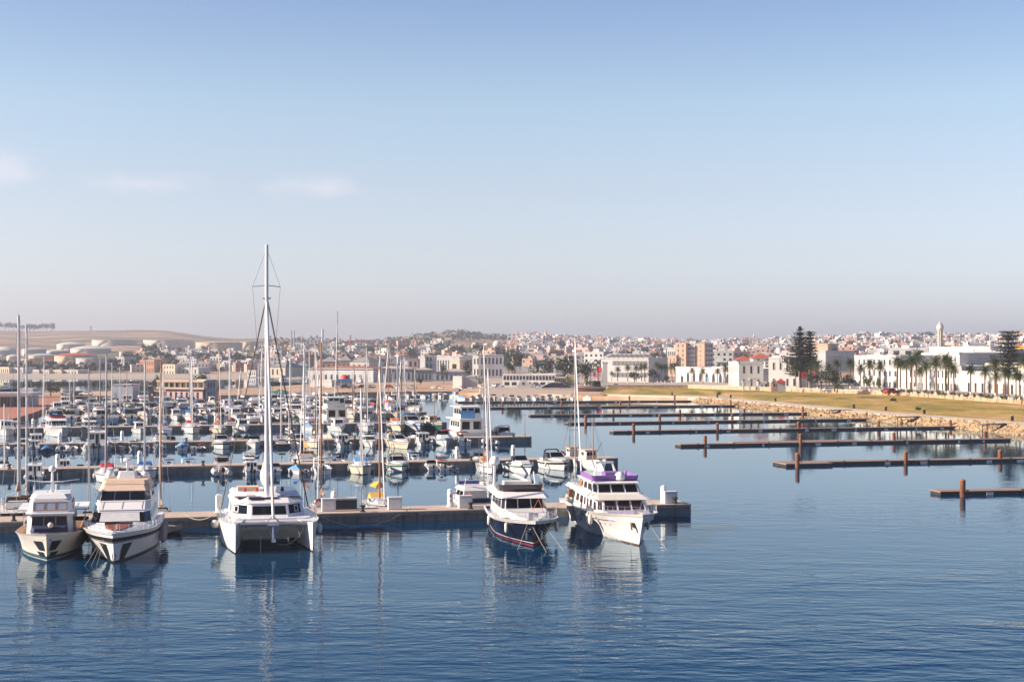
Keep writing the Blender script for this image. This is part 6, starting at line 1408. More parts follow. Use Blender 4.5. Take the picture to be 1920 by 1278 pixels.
bl('shed', 'plain white box building on the quay among parked boats', (849, 727), (866, 727), 707, 1.1, 14, WW, 'shed'); t, p0, p1, z1 = bl('shed', 'shaded side of the plain white box building, shade coloured in grey', (866.2, 727), (893, 727), 707, 1.1, 13, GREYR, 'shed')  # second block: shade on the white box put into its grey colour
for l, r, yt, m, lab, cc, rw in (((773, 716), (812, 716), 694, SLATE, 'long grey waterfront shed with pale doors', 5, 1), ((812, 716), (880, 716), 697, GREYR, 'low grey waterfront shed with pinkish roof', 7, 1), ((700, 716), (775, 716), 692, GREYR, 'long low grey shed with pale roof edge behind the masts', 8, 1)):
    p_ = at(l[0], 712, 1.6); t, p0, p1, z1 = bl('shed', lab, (l[0], 712), (r[0], 712), yt, 1.6, 14, m, 'shed', cols=cc, rows=rw, fill=.4, v=(.2, .7), sides=False); hip(t, p0, p1, 14, z1 + .1, 1.5, .6, M('pale_sheet_roof', (.50, .40, .36), .8))
for l, r, yt, m, lab, cc, rw in (((800, 700), (868, 700), 668, WW, 'long white office with a row of small windows behind the grey sheds', 12, 1), ((784, 702), (797, 702), 669, WW, 'white wedge-like block left of the long white office', 0, 0), ((797, 702), (812, 702), 667, GREYR, 'dark grey-violet block beside the white wedge-like block', 2, 3), ((842, 703), (862, 703), 676, CREAM, 'cream cube building below the long white office', 1, 1), ((862, 702), (886, 702), 670, GREYR, 'grey block with windows behind the dark conical tree', 4, 2), ((886, 704), (906, 704), 668, WW, 'white block left of the tall brown mast', 3, 2), ((897, 706), (945, 706), 666, GREYR, 'wide grey-white building right of the tall brown mast', 6, 2), ((764, 704), (784, 704), 674, PINK, 'pink block left of the white wedge-like block', 2, 2)):
    bl('office_block', lab, l, r, yt, 3, 16, m, cols=cc, rows=rw, fill=.45)
t, p0, p1, z1 = bl('fish_warehouse', 'long white warehouse with red roof by the fishing ships', (577, 713), (700, 713), 692, 1.7, 20, WW, 'warehouse', cols=10, rows=1, v=(.1, .6), fill=.35); hip(t, p0, p1, 20, z1 + .1, 1.6, .6, M('brown_roof_tile', (.30, .14, .10), .85, var=.2, gen=True))
for l, r, yt, m, lab in (((600, 700), (632, 700), 678, BRICK, 'dark red warehouse behind the long white warehouse, left half'), ((632, 700), (658, 700), 676, BRICK, 'dark red warehouse behind the long white warehouse, right half'), ((656, 700), (692, 700), 678, BEIGE, 'beige gabled warehouse with grey roof behind the long white warehouse'), ((505, 704), (535, 704), 688, CREAM, 'cream warehouse behind the dark hulled ship'), ((556, 702), (576, 702), 686, M('teal_sheet', (.22, .42, .42), .7, gen=True), 'pale teal shed right of the dark hulled ship'), ((540, 700), (556, 700), 686, SLATE, 'grey gabled shed behind the dark hulled ship')):
    t, p0, p1, z1 = bl('warehouse', lab, l, r, yt, 2.5, 22, m, 'warehouse', cols=3, rows=1, fill=.3, sides=False, parapet=0); hip(t, p0, p1, 22, z1 + .1, 3.5, .4, SLATE)
bl('shed', 'low white wall building behind the parked cars, left half', (582, 725), (622, 725), 714, 1.1, 8, WW, 'shed'); t, p0, p1, z1 = bl('shed', 'low shed with blue roof and red dome beside it', (636, 727), (658, 727), 717, 1.1, 8, GREYR, 'shed'); k = MB(); k.box((p0.x + p1.x) / 2, p0.y + 3.5, z1 + .9, (p1 - p0).length + .6, 8.6, 1.0); k.build('blue_roof', BLUE, t); k = MB(); k.ball(((p0.x + p1.x) / 2 - .5, p0.y + 4, z1 + 1.3), 1.9, 7); k.build('red_dome', M('red_paint', (.55, .03, .03), .5), t, True)
# derelict two-storey building on the spit
t = thing('derelict_building', 'derelict two-storey building with broken windows and plants on its roof', 'building'); p0, p1 = at(296, 744.3, 1.1), at(385, 745.4, 1.1); zt = zrow(712, p0.y); d_ = (p1 - p0).normalized(); n_ = Vector((-d_.y, d_.x, 0))
block(t, p0 + d_ * 3, p1 - d_ * 1, 9, .6, lerp(1.1, zt, .48), PINK, name='ground_floor', cols=6, rows=1, v=(.1, .7), fill=.38, parapet=0, sides=False)
block(t, p0 + n_ * 1.5, p1 + n_ * 1.5, 9, lerp(1.1, zt, .52), zt - .6, CREAM, name='upper_floor', cols=8, rows=1, v=(.12, .8), fill=.6, parapet=0, sides=False)
for z_, o_ in ((lerp(1.1, zt, .48), .8), (zt - .6, .8)): k = MB(); a, b = p0 - n_ * o_, p1 - n_ * o_; c, e_ = p1 + n_ * 11, p0 + n_ * 11; k.prism([tuple(x.to_2d()) for x in (a, b, c, e_)], z_, z_ + .55); k.build('floor_slab', PEACH, t)
for i in range(9): q = p0.lerp(p1, .02 + i * .12) - n_ * .4; k = MB(); k.box(q.x, q.y, (lerp(1.1, zt, .52) + zt - .6) / 2 + .1, .45, .45, zt - .6 - lerp(1.1, zt, .52) - .2); k.build('column', CREAM, t)
block(t, p1 + Vector((.2, .5, 0)), atY(405, p1.y + 2.0), 9, .6, zt - .3, GREYR, name='side_wing', cols=3, rows=2, fill=.4, sides=False)
# sheds, container, cafe on the left of the spit
t, p0, p1, z1 = bl('shed', 'plain pale grey-white shed with flat roof on the spit', (210, 746), (249, 746), 721, 1.1, 9, GREYW, 'shed', cols=0, parapet=.2); q = quadwall(p0, p1, 1.1, z1); k = MB(); k.panel(q, .55, .68, .86, .95, .05, .1); k.build('vent', WIN, t); k = MB(); k.panel(q, .1, .2, 0, .4, .04, .1); k.build('door', GREYR, t)
t = thing('container', 'dark shipping container with a white end beside the pale shed', 'container', at(273, 738, 1.1)); k = MB(); k.box(0, 0, 1.3, 5.2, 2.4, 2.6); k.build('body', M('dark_container_paint', (.03, .04, .05), .5), t); k = MB(); [k.box(-2.3 + i * .42, -1.23, 1.3, .16, .08, 2.4) for i in range(12)]; k.build('rib', M('dark_container_paint', (.03, .04, .05), .5), t); k = MB(); k.box(-2.62, 0, 1.3, .06, 2.2, 2.4); k.build('door', GREYW, t)
t = thing('container', 'grey corrugated container in front of the dark shipping container', 'container', at(269, 744.5, 1.1)); k = MB(); k.box(0, 0, .9, 4.2, 2.2, 1.8); k.build('body', SLATE, t); k = MB(); [k.box(-1.9 + i * .4, -1.13, .9, .16, .08, 1.6) for i in range(10)]; k.build('rib', SLATE, t)
t = thing('container', 'rust-red container left of the derelict building', 'container', at(315, 744, 1.1) + Vector((-2, -2, 0))); k = MB(); k.box(0, 0, .9, 4.0, 2.2, 1.8); k.build('body', BRICK, t); k = MB(); k.box(-1.0, -1.13, .8, .9, .06, 1.5); k.build('door', M('orange_paint', (.5, .15, .05), .5), t)
t = thing('cafe', 'glazed waterfront cafe with flat pale roof at the far left', 'cafe'); p0, p1 = at(-40, 763, .9), at(54, 762.5, .9); zt = zrow(737, p0.y); block(t, p0, p1, 9, .4, zt - .7, GREYR, cols=14, rows=1, v=(.08, .9), fill=.86, parapet=0, sides=False); k = MB(); k.prism([tuple((p0 + Vector((-.5, -.9, 0))).to_2d()), tuple((p1 + Vector((.8, -.9, 0))).to_2d()), tuple((p1 + Vector((.8, 10, 0))).to_2d()), tuple((p0 + Vector((-.5, 10, 0))).to_2d())], zt - .7, zt + .1); k.build('roof', GREYW, t); q = at(48, 760, .9); k = MB(); k.box(q.x, q.y + 3, zt / 2 + .6, 3.4, 5, zt + .8); k.build('entrance_block', WW, t)
# ships behind the spit and by the warehouse
def ship(label, u, y, Lpx, hullm, heading, z=0, ys=.8):
    p = at(u, y, 0); L = Lpx / F * p.y; t = thing('fishing_ship', label, 'ship', p, heading); S = hullf(L, L * .24, L * .17, L * .11, L * .06, pd=2.4, pw=1.8, stern=.8); k = hull_mesh(S, 14); k.v = [(x - L / 2, y_, z_) for x, y_, z_ in k.v]; k.build('hull', hullm, t, True); k = band(S, .9, 1, off=.08, nt_=12); k.v = [(x - L / 2, y_, z_) for x, y_, z_ in k.v]; k.build('rub_rail', GREYW, t); k = deck_mesh(S, .8, .15, nt_=12); k.v = [(x - L / 2, y_, z_) for x, y_, z_ in k.v]; k.build('deck', TEAK, t)
    h = MB(); q = house(h, -L * .02, L * .2, L * .085, L * .1, -L * .02, L * .18, L * .08, L * .24, .4, .4, .8, .8); h.build('deckhouse', WHITE, t); h = MB(); q2 = house(h, L * .02, L * .17, L * .075, L * .24, L * .02, L * .16, L * .07, L * .33, .4, .4, .8, .8); h.build('bridge', WHITE, t)
    for s in ('left', 'right'): windows(t, q2[s], ((.1, .4), (.5, .9)), .4, .8); windows(t, q[s], ((.1, .25), (.4, .55), (.7, .85)), .5, .75)
    windows(t, q2['front'], ((.05, .3), (.36, .64), (.7, .95)), .4, .8)
    k = MB(); k.tube([(L * .08, 0, L * .33), (L * .08, 0, L * .52)], L * .008, 6); k.tube([(L * .08, -L * .04, L * .45), (L * .08, L * .04, L * .45)], L * .004, 4); k.build('radar_mast', WHITE, t); k = MB(); k.tube([(-L * .38, -L * .08, L * .1), (-L * .38, -L * .08, L * .3), (-L * .38, L * .08, L * .3), (-L * .38, L * .08, L * .1)], L * .01, 6); k.tube([(-L * .15, 0, L * .1), (-L * .15, 0, L * .45)], L * .008, 6); k.build('stern_gantry', STEEL, t); return t
ship('fishing ship with black hull and white bridge moored behind the spit', 536, 724, 62, HULLC['black'], R(198)); ship('white fishing ship beside the red-roofed warehouse', 678, 722, 40, WHITE, R(240)); ship('grey fishing ship with gantry right of the black hulled ship', 580, 722, 36, HULLC['grey'], R(200)); ship('grey and white ship partly behind the glazed cafe at the far left', 6, 736, 58, HULLC['navy'], R(10))
# breakwater
k = MB(); rr_ = random.Random(4); pa, pb = at(20, 720.5, 0), at(440, 718, 0)
for i in range(260): q = pa.lerp(pb, rr_.random()); k.box(q.x, q.y + rr_.uniform(-2, 2), rr_.uniform(-.2, .9), rr_.uniform(1, 2.4), rr_.uniform(1, 2.4), rr_.uniform(.7, 1.3), rr_.random() * 3)
k.box(*((pa + pb) / 2).to_2d(), -.2, (pb - pa).length, 4, 1.4, math.atan2(pb.y - pa.y, pb.x - pa.x)); o = k.build('breakwater', M('dark_rock', (.07, .065, .065), .95, var=.4, gen=True)); tag(o, 'low dark rock breakwater across the water behind the spit', 'breakwater')
# ================================================================ tanks, spheres, chimneys, crane, minarets
def tank(label, u0, u1, yt, yb, m, cone=0.0, roofm=None):
    P = on_terr((u0 + u1) / 2, yb); Y = P.y; r = (u1 - u0) / 2 / F * Y; P = atY((u0 + u1) / 2, Y + r, P.z - 1); h = (yb - yt) / F * Y + 1
    t = thing('storage_tank', label, 'storage tank', P, 0, 'storage tanks on the left shore'); k = MB(); k.lathe([(r, 0), (r, h)], 40); k.build('shell', m, t, True)
    k = MB(); hc = cone / F * Y; k.lathe([(r * 1.01, h), (r * 1.01, h + .4), (r * .7, h + .4 + hc * .55), (r * .35, h + .4 + hc * .88), (.05, h + .4 + hc)], 40); k.build('roof', roofm or m, t, True)
    a = R(235); k = MB(); k.add([(math.cos(a + i * .05) * (r + d), math.sin(a + i * .05) * (r + d), z) for i in range(10) for d, z in ((.1, h * i / 9), (1.0, h * i / 9), (1.0, h * i / 9 + .5), (.1, h * i / 9 + .5))], [tuple(4 * i + j + o for j, o in ((0, 0), (1, 0), (1, 4), (0, 4))) for i in range(9)] + [tuple(4 * i + j + o for j, o in ((1, 0), (2, 0), (2, 4), (1, 4))) for i in range(9)]); k.build('stairway', M('tank_stair', (.25, .2, .18), .8), t)
TW = wallmat('tank_white', (.53, .51, .47)); TB = wallmat('tank_beige', (.55, .44, .33)); TR = wallmat('tank_rust', (.42, .27, .21)); TG = wallmat('tank_grey', (.40, .41, .43))
for a in (('wide white tank on the slope, leftmost of the upper row', 173, 258, 637.5, 648, TW), ('wide white tank on the slope, second of the upper row', 269, 362, 637.5, 652, TW), ('beige tank on the slope, third of the upper row', 367, 455, 642, 657, TB, 2), ('beige tank on the slope behind the catamaran mast', 450, 492, 641, 656, TB), ('white domed tank at the far left edge', -12, 30, 657, 668, TW, 7), ('pale tank left of the domed tank pair', 41, 86, 655, 668, TW, 2), ('pale tank with white dome behind the red-roofed tank', 107, 160, 646, 659, TW, 5),
          ('large pale tank with sloping roof behind the red-roofed tank', 133, 208, 654, 664, TW, 6), ('low dark-sided tank with white roof', 86, 131, 658.5, 666, TG, 3, TW), ('cream tank with grey cone roof', 54, 106, 667, 676, TB, 4, TG), ('small white tank at the far left', 13, 42, 668, 677, TW, 3), ('beige tank with shallow red cone roof', 103, 182, 667, 691, TB, 5, TILE), ('rust-stained flat tank left of the red-roofed tank', 41, 104, 672.5, 690, TR), ('large grey flat-topped tank with stairway, nearest the shore', 143, 218, 672, 695, TG),
          ('small white tank right of the big grey tank', 224, 241, 660, 673, TW), ('low white tank beside the houses on the far shore', 253, 283, 666, 673, TW, 2), ('white silo left of the far shore houses', 281, 290, 662, 673, TW, 1), ('second white silo left of the far shore houses', 291, 300, 662, 673, TW, 1)):
    tank(*a)
for u, yt, yb, m, lab in ((862, 646, 657, PEACH, 'small tan spherical gas tank'), (890, 642, 656, CREAM, 'tan spherical gas tank left of the brown mast'), (912, 643, 655, CREAM, 'spherical gas tank just behind the brown mast'), (932, 638.5, 655, WW, 'largest pale spherical gas tank')):
    P = on_terr(u, yb); r = (yb - yt) / 2 / F * P.y; t = thing('gas_sphere', lab, 'gas tank', P, 0, 'spherical gas tanks'); k = MB(); k.ball((0, 0, r * 1.05), r, 12); k.build('sphere', m, t, True)
    k = MB(); [k.tube([(r * .8 * math.cos(i), r * .8 * math.sin(i), -1), (r * .85 * math.cos(i), r * .85 * math.sin(i), r)], r * .04, 5) for i in [j * 6.283 / 8 for j in range(8)]]; k['x'] if False else None; k.build('support_frame', GREYR, t)
for u, yt, yb, wpx, lab in ((546.5, 619, 660, 1.2, 'thin dark chimney, left of a pair'), (551.5, 619, 660, 1.2, 'thin dark chimney, right of a pair'), (566, 629, 662, 2.2, 'grey refinery tower with platform on top'), (491, 640, 662, 3.5, 'dark refinery tower behind the catamaran mast'), (506, 643, 664, 3.5, 'dark refinery tower right of the catamaran mast'), (610, 640, 664, 1.6, 'short chimney beside the silver column'), (614, 644, 664, 1.6, 'shorter chimney second right of the silver column'), (487, 642, 662, 1.2, 'thin flare stack left of the catamaran mast')):
    P = on_terr(u, yb); h = (yb - yt) / F * P.y; r = max(wpx, 2.0) / 2 / F * P.y; t = thing('chimney', lab, 'chimney', P); k = MB(); k.lathe([(r * 1.2, -2), (r, h * .5), (r * .85, h)], 10); k.build('shaft', SLATE if wpx < 3 else M('dark_steel', (.10, .12, .15), .6), t, True); k = MB(); k.lathe([(r * 1.7, h * .86), (r * 1.7, h * .89)], 10); k.lathe([(r * 1.25, h * .97), (r * 1.25, h)], 10); k.build('platform', SLATE, t)
P = on_terr(604.5, 660); t = thing('refinery_column', 'tall silver refinery column with ladder side', 'tower', P); hh = 44 / F * P.y; r = 2.0 / F * P.y; k = MB(); k.lathe([(r, -2), (r, hh * .97), (r * .6, hh)], 14); k.build('shaft', TW, t, True); k = MB(); [k.box(r * 1.15, 0, hh * (.1 + i * .09), r * .7, r * 1.4, .6) for i in range(10)]; k.build('ladder_cage', SLATE, t)
P = on_terr(657, 668); t = thing('tower_crane', 'red tower crane standing over the harbour town', 'crane', P); s_ = P.y / F; CT = 1.9; CRM = M('crane_red', (.42, .09, .06), .6); H = 40 * s_
k = MB(); w = 1.1 * s_
for x, y in ((-w, -w), (w, -w), (w, w), (-w, w)): k.tube([(x, y, 0), (x, y, H)], .28 * CT * s_, 4)
for i in range(12):
    z0_, z1_ = H * i / 12, H * (i + 1) / 12; k.tube([(-w, -w, z0_), (w, -w, z1_)], .2 * CT * s_, 3); k.tube([(w, -w, z0_), (w, w, z1_)], .2 * CT * s_, 3)
k.build('mast', CRM, t); k = MB(); zj = 26.5 * s_; k.tube([(-17 * s_, 0, zj), (48 * s_, 0, zj + 3.5 * s_)], .45 * CT * s_, 4); k.tube([(-17 * s_, 0, zj + 1.5 * s_), (48 * s_, 0, zj + 4.5 * s_)], .3 * CT * s_, 4); k.build('jib', CRM, t); k = MB(); k.box(-16 * s_, 0, zj - .5 * s_, 2.5 * s_, 2 * s_, 3.5 * s_); k.build('counterweight', SLATE, t)
t = thing('minaret', 'tall pale minaret with round balcony and pointed cap above the white villas', 'minaret', atY(1762.5, 640, 6)); s_ = 640 / F; k = MB(); k.lathe([(5.2 * s_, 0), (4.6 * s_, 60 * s_), (4.4 * s_, 70 * s_)], 8); k.build('shaft', GREYR, t)
k = MB(); [k.box(4.6 * s_ * math.cos(a), 4.6 * s_ * math.sin(a), 50 * s_, 1.1 * s_, 1.1 * s_, 76 * s_, a) for a in [i * 6.283 / 8 for i in range(8)]]; k.v = [(x, y, min(z, 86 * s_)) for x, y, z in k.v]; k.lathe([(4.3 * s_, 40 * s_), (4.3 * s_, 85 * s_)], 8); k.build('ribbed_shaft', BEIGE, t); k = MB(); k.lathe([(4.8 * s_, 83 * s_), (6.6 * s_, 86 * s_), (6.6 * s_, 90 * s_), (5.0 * s_, 93 * s_)], 16); k.build('balcony', WW, t, True); k = MB(); k.lathe([(5.4 * s_, 93 * s_), (5.2 * s_, 94 * s_), (2.6 * s_, 95.5 * s_), (2.2 * s_, 98 * s_), (.9 * s_, 99.5 * s_), (.25 * s_, 104 * s_)], 12); k.build('pointed_cap', GREYR, t, True); k = MB(); k.box(0, 0, 15 * s_, 24 * s_, 20 * s_, 26 * s_); k.build('mosque_base', CREAM, t)
P = on_terr(1023, 645); s_ = P.y / F; t = thing('minaret', 'slim square brown minaret on the distant hill', 'minaret', P); k = MB(); k.box(0, 0, 10 * s_, 3.6 * s_, 3.6 * s_, 24 * s_, .5); k.build('shaft', PEACH, t); k = MB(); k.box(0, 0, 24 * s_, 2 * s_, 2 * s_, 4 * s_, .5); k.lathe([(1 * s_, 26 * s_), (.1, 28 * s_)], 8); k.build('lantern', PEACH, t)
P = on_terr(1414, 646); s_ = P.y / F; t = thing('minaret', 'small white square minaret above the distant houses', 'minaret', P); k = MB(); k.box(0, 0, 8 * s_, 3.0 * s_, 3.0 * s_, 18 * s_, .4); k.build('shaft', WW, t); k = MB(); k.lathe([(1.2 * s_, 17 * s_), (1.2 * s_, 19 * s_), (.1, 21 * s_)], 8); k.build('lantern', WW, t)
for u, yt, yb in ((1856, 624, 660), (1828, 632, 660)): P = atY(u, 700, 12); t = thing('antenna_mast', 'thin white antenna mast above the roofs left of the flat-topped pine', 'antenna', P, 0, 'antenna masts above the roofs'); k = MB(); k.tube([(0, 0, 0), (0, 0, zrow(yt, 700) - 12)], .28, 5, .12); k.build('pole', WHITE, t); k = MB(); k.box(.3, 0, zrow(yt, 700) - 14, .8, .3, 1.2); k.build('aerial', GREYW, t)
# ================================================================ the town on the slopes
hrnd = random.Random(77)
def house_proto(i, m):
    r = random.Random(i); t = thing('house', 'x', 'house'); w, d, h = r.choice((9, 10, 12, 14)), r.choice((9, 11)), r.choice((6.2, 6.5, 9.4, 9.6)); fl = 2 if h < 8 else 3
    k = MB(); k.box(0, 0, h / 2 - 2, w, d, h + 4); k.build('wall', m, t); k = MB(); [k.box(x, y, h + .35, sx, sy, .7) for x, y, sx, sy in ((0, -d / 2, w + .2, .25), (0, d / 2, w + .2, .25), (-w / 2, 0, .25, d - .3), (w / 2, 0, .25, d - .3))]; k.build('parapet', m, t)
    k = MB(); k.box(r.uniform(-.2, .2) * w, r.uniform(-.2, .2) * d, h + 1.3, w * .3, d * .35, 2.6); k.build('stair_head', m, t)
    n = 3 if w < 12 else 4
    for f in range(fl):
        for j in range(n):
            if r.random() < .15: continue
            k = MB(); k.box(-w / 2 + (j + .5) * w / n, -d / 2 - .02, f * h / fl + h / fl * .52, w / n * .42, .1, h / fl * .45); k.build('window', WIN, t)
        k = MB(); k.box(-w / 2 - .02, r.uniform(-.2, .2) * d, f * h / fl + h / fl * .52, .1, 1.6, h / fl * .45); k.build('window', WIN, t)
    if r.random() < .6: k = MB(); k.box(0, -d / 2 - .6, h / fl + .4, w * .5, 1.2, .9); k.build('balcony', m, t)
    return t, w, h, fl
LAV = wallmat('lilac_grey_render', (.44, .40, .43)); SALM = wallmat('salmon_render', (.56, .38, .30))
HM = [('white', WW), ('salmon', SALM), ('cream', CREAM), ('white', WW), ('peach', PEACH), ('beige', BEIGE), ('pink', PINK), ('lilac grey', LAV), ('reddish', BRICK), ('grey', GREYR), ('white', WW), ('white', WW)]
HP = [(house_proto(i, m), c) for i, (c, m) in enumerate(HM)]
bpy.context.view_layer.update()
spots = []
def okspot(u, y):
    for x0, x1, y0, y1 in ((1255, 1345, 660, 705), (1125, 1216, 672, 715), (40, 260, 640, 700)):
        if x0 < u < x1 and y0 < y < y1: return False
    if 845 < u < 948 and y < 668: return False
    return True
tries = 0
while len(spots) < 1500 and tries < 30000:
    tries += 1; z_ = hrnd.random()
    if z_ < .80: u = hrnd.uniform(965, 1925); y = lerp(HZ - 31, 690, hrnd.random() ** 1.55)
    elif z_ < .92: u = hrnd.uniform(500, 965); y = lerp(652, 694, hrnd.random() ** .8)
    else: u = hrnd.uniform(255, 500); y = hrnd.uniform(662, 698)
    if u < 965 and 700 < u and hrnd.random() < .45: continue
    cr_ = interp(CREST, u)
    if y < cr_ + 3 or not okspot(u, y): continue
    if 1520 < u and y < 640 and hrnd.random() < .62: continue
    P = on_terr(u, y)
    if any(abs(u - a) < 11 * 1500 / P.y and abs(P.y - b.y) < 24 for a, _, b in spots[-400:]): continue
    spots.append((u, y, P))
spots.sort(key=lambda s: s[2].y)
FAR = {}
for i, (u, y, P) in enumerate(spots):
    (pr, w, h, fl), c = hrnd.choice(HP)
    rz = R(hrnd.choice((hrnd.uniform(-40, 5), hrnd.uniform(-15, 30)))); s = hrnd.uniform(.8, 1.15) * (.72 if u < 500 else .88 if P.y < 1800 else 1.05)
    if i < 290:
        zone = 'among the harbour houses on the left' if u < 500 else 'in the harbour town behind the masts' if u < 965 else 'on the slope left of the apartment tower' if u < 1250 else 'on the slope right of the apartment tower' if u < 1500 else 'on the slope behind the white villas'
        dup(pr, P, rz, '%s %s-storey flat-roofed house %s' % (c, 'two' if fl == 2 else 'three', zone), None, 'flat-roofed houses of the town', (s * hrnd.uniform(.75, 1.6), s, s * hrnd.uniform(.75, 1.15)))
    else:
        k = FAR.setdefault(c, MB()); w *= s * hrnd.uniform(.7, 1.5); h *= s * hrnd.uniform(.7, 1.1); cs, sn = math.cos(rz), math.sin(rz)
        k.box(P.x, P.y, P.z + h / 2 - 2, w, w * .9, h + 4, rz); k.box(P.x + 1, P.y + 1, P.z + h + 1, w * .35, w * .35, 2.4, rz)
        kw = FAR.setdefault('window', MB())
        for f in range(fl):
            for j in range(3): lx, ly = -w / 2 + (j + .5) * w / 3, -w * .45 - .06; kw.box(P.x + lx * cs - ly * sn, P.y + lx * sn + ly * cs, P.z + (f + .55) * h / fl, w / 3 * .42, .1, h / fl * .45, rz)
far_root = thing('distant_houses', 'dense mass of distant white and reddish houses covering the hills', 'houses'); far_root['kind'] = 'stuff'
for c, k in FAR.items(): o = k.build('window' if c == 'window' else c.replace(' ', '_') + '_house', WIN if c == 'window' else dict(HM)[c], far_root); o['kind'] = 'stuff'
for (pr, *_), c in HP: drop_tree(pr)
# low sheds and walls along the far left shore
for l, r, yt, m, lab in (((0, 699), (17, 699), 689, CREAM, 'low cream shed at the left end of the far shore'), ((22, 699), (43, 699), 689.5, WW, 'low white shed, second along the far shore'), ((61, 700), (73, 700), 694, WW, 'small white shed below the rust-stained tank'), ((77, 700), (92, 700), 694.5, WW, 'white wall section below the rust-stained tank'), ((100, 700), (115, 700), 694.5, CREAM, 'cream wall section below the red-roofed tank'), ((119, 700), (146, 700), 694.5, WW, 'longest white wall section below the big grey tank'), ((216, 692), (233, 692), 670, WW, 'white lattice-fronted block right of the big grey tank'),
                         ((262, 697), (273, 697), 675.5, ORNG, 'orange block, left of an orange pair on the far shore'), ((274, 698), (289, 698), 675, ORNG, 'orange block, right of an orange pair on the far shore'), ((305, 700), (328, 700), 684, CREAM, 'cream house with stepped wall on the far shore'), ((333, 692), (350, 692), 668, WW, 'tall white house left of the white-gabled house'), ((338, 700), (372, 700), 690, WW, 'long low white wall building on the far shore'), ((388, 690), (414, 690), 674, WW, 'white house with pale gable on the far shore'), ((435, 676), (462, 676), 661, CREAM, 'long cream building above the far shore houses'), ((445, 695), (476, 695), 681, BEIGE, 'beige warehouse on the far shore with grey roof'), ((372, 672), (395, 672), 661, GREYR, 'grey block below the beige tank'), ((464, 703), (480, 703), 695, WW, 'white shed with blue door on the far shore')):
    t, p0, p1, z1 = bl('waterfront_building', lab, l, r, yt, on_terr(l[0], min(l[1], 705)).z, 14, m, 'building', cols=4, rows=2 if l[1] - yt > 12 else 1, fill=.35, sides=False)
# trees on the hills and among the houses
for i in range(150):
    u = hrnd.uniform(520, 1920) if i < 120 else hrnd.uniform(240, 520); y = lerp(interp(CREST, u) + 2 if u > 500 else 662, 692, hrnd.random()); y = max(y, 672) if 845 < u < 948 else y; P = on_terr(u, y); w = hrnd.uniform(7, 15)
    o = dup(hrnd.choice(TREEP['d']), P, hrnd.random() * 6, 'dark tree among the houses of the town', None, 'dark trees among the houses', (w * .55, w * .55, w * .9)); o['label'] = 'dark tree among the houses ' + ('on the far left shore' if u < 520 else 'behind the masts' if u < 965 else 'left of the apartment tower' if u < 1250 else 'right of the apartment tower')
for u in list(range(0, 90, 8)) + [97, 99, 75, 50, 58, 63]:
    P = atY(u + hrnd.uniform(-2, 2), YC - 30, terr(u, YC - 30)); h = hrnd.uniform(11, 17); dup(hrnd.choice(TREEP['d']), P, hrnd.random() * 6, 'tree on the crest of the far left hill', None, 'trees on the crest of the far left hill', (h * .5, h * .5, h))
P = atY(170, YC, terr(170, YC)); t = thing('water_tower', 'small square tower on the crest of the left hill', 'tower', P); k = MB(); k.box(0, 0, 3, 3, 3, 8); k.build('shaft', GREYR, t); k = MB(); k.box(0, 0, 7.5, 3.6, 3.6, 1.6); k.build('tank', GREYR, t)
ow = MB()
for u0, u1, y in ((1420, 1925, 640), (1000, 1400, 650), (700, 960, 650), (500, 700, 660), (240, 480, 690), (0, 240, 696)):
    for _ in range(620 if u0 > 900 else 260 if u0 > 100 else 70):
        u = hrnd.uniform(u0, u1); yy = lerp(interp(CREST, u) + 1, (641 if 845 < u < 948 else y + 20) if y < 680 else y + 4, hrnd.random()) if y < 680 else y + (hrnd.uniform(-14, 3) if u0 > 100 else hrnd.uniform(-4, 2)); P = on_terr(u, yy); s = hrnd.uniform(2.0, 4.5)
        for _ in range(7): c = P + Vector((hrnd.gauss(0, s * .8), hrnd.gauss(0, s * .8), s * .6 + hrnd.random() * s)); a = Vector((hrnd.gauss(0, 1), hrnd.gauss(0, 1), hrnd.gauss(0, 1))).normalized(); b = a.orthogonal().normalized(); ow.add([c - a * s * .6, c + b * s * .5, c + a * s * .6, c - b * s * .5], [(0, 1, 2, 3)])
tag(ow.build('scrub', LEAFD), kind='stuff')
# ================================================================ cars, boats ashore, flags, lamps
def car_proto():
    t = thing('parked_car', 'x', 'car'); k = MB(); k.loft([[(-2.1, -.85, .35), (2.1, -.85, .35), (2.1, .85, .35), (-2.1, .85, .35)], [(-2.15, -.88, .8), (2.15, -.88, .7), (2.15, .88, .7), (-2.15, .88, .8)], [(-2.0, -.8, .95), (1.9, -.8, .85), (1.9, .8, .85), (-2.0, .8, .95)]]); k.build('body', WHITE, t)
    k = MB(); q = house(k, -1.7, 1.0, .78, .9, -1.3, .4, .62, 1.45, .1, .1, .95, .95); k.build('cabin', WHITE, t)
    for s in ('front', 'back', 'left', 'right'): m = MB(); m.panel(q[s], .08, .92, .2, .85, .02, .04); m.build('window', WIN, t)
    for x in (-1.35, 1.35):
        for y in (-.82, .82): k = MB(); k.lathe([(.33, -.1), (.33, .1)], 12); k.v = [(x + a, y + c, .33 + b) for a, b, c in k.v]; k.build('wheel', BLACK, t)
    return t
CP = car_proto(); bpy.context.view_layer.update(); crnd = random.Random(8); CC = [('white', WHITE), ('dark', BLACK), ('white', WHITE), ('silver', GREYR), ('red', HULLC['red']), ('navy', HULLC['navy'])]
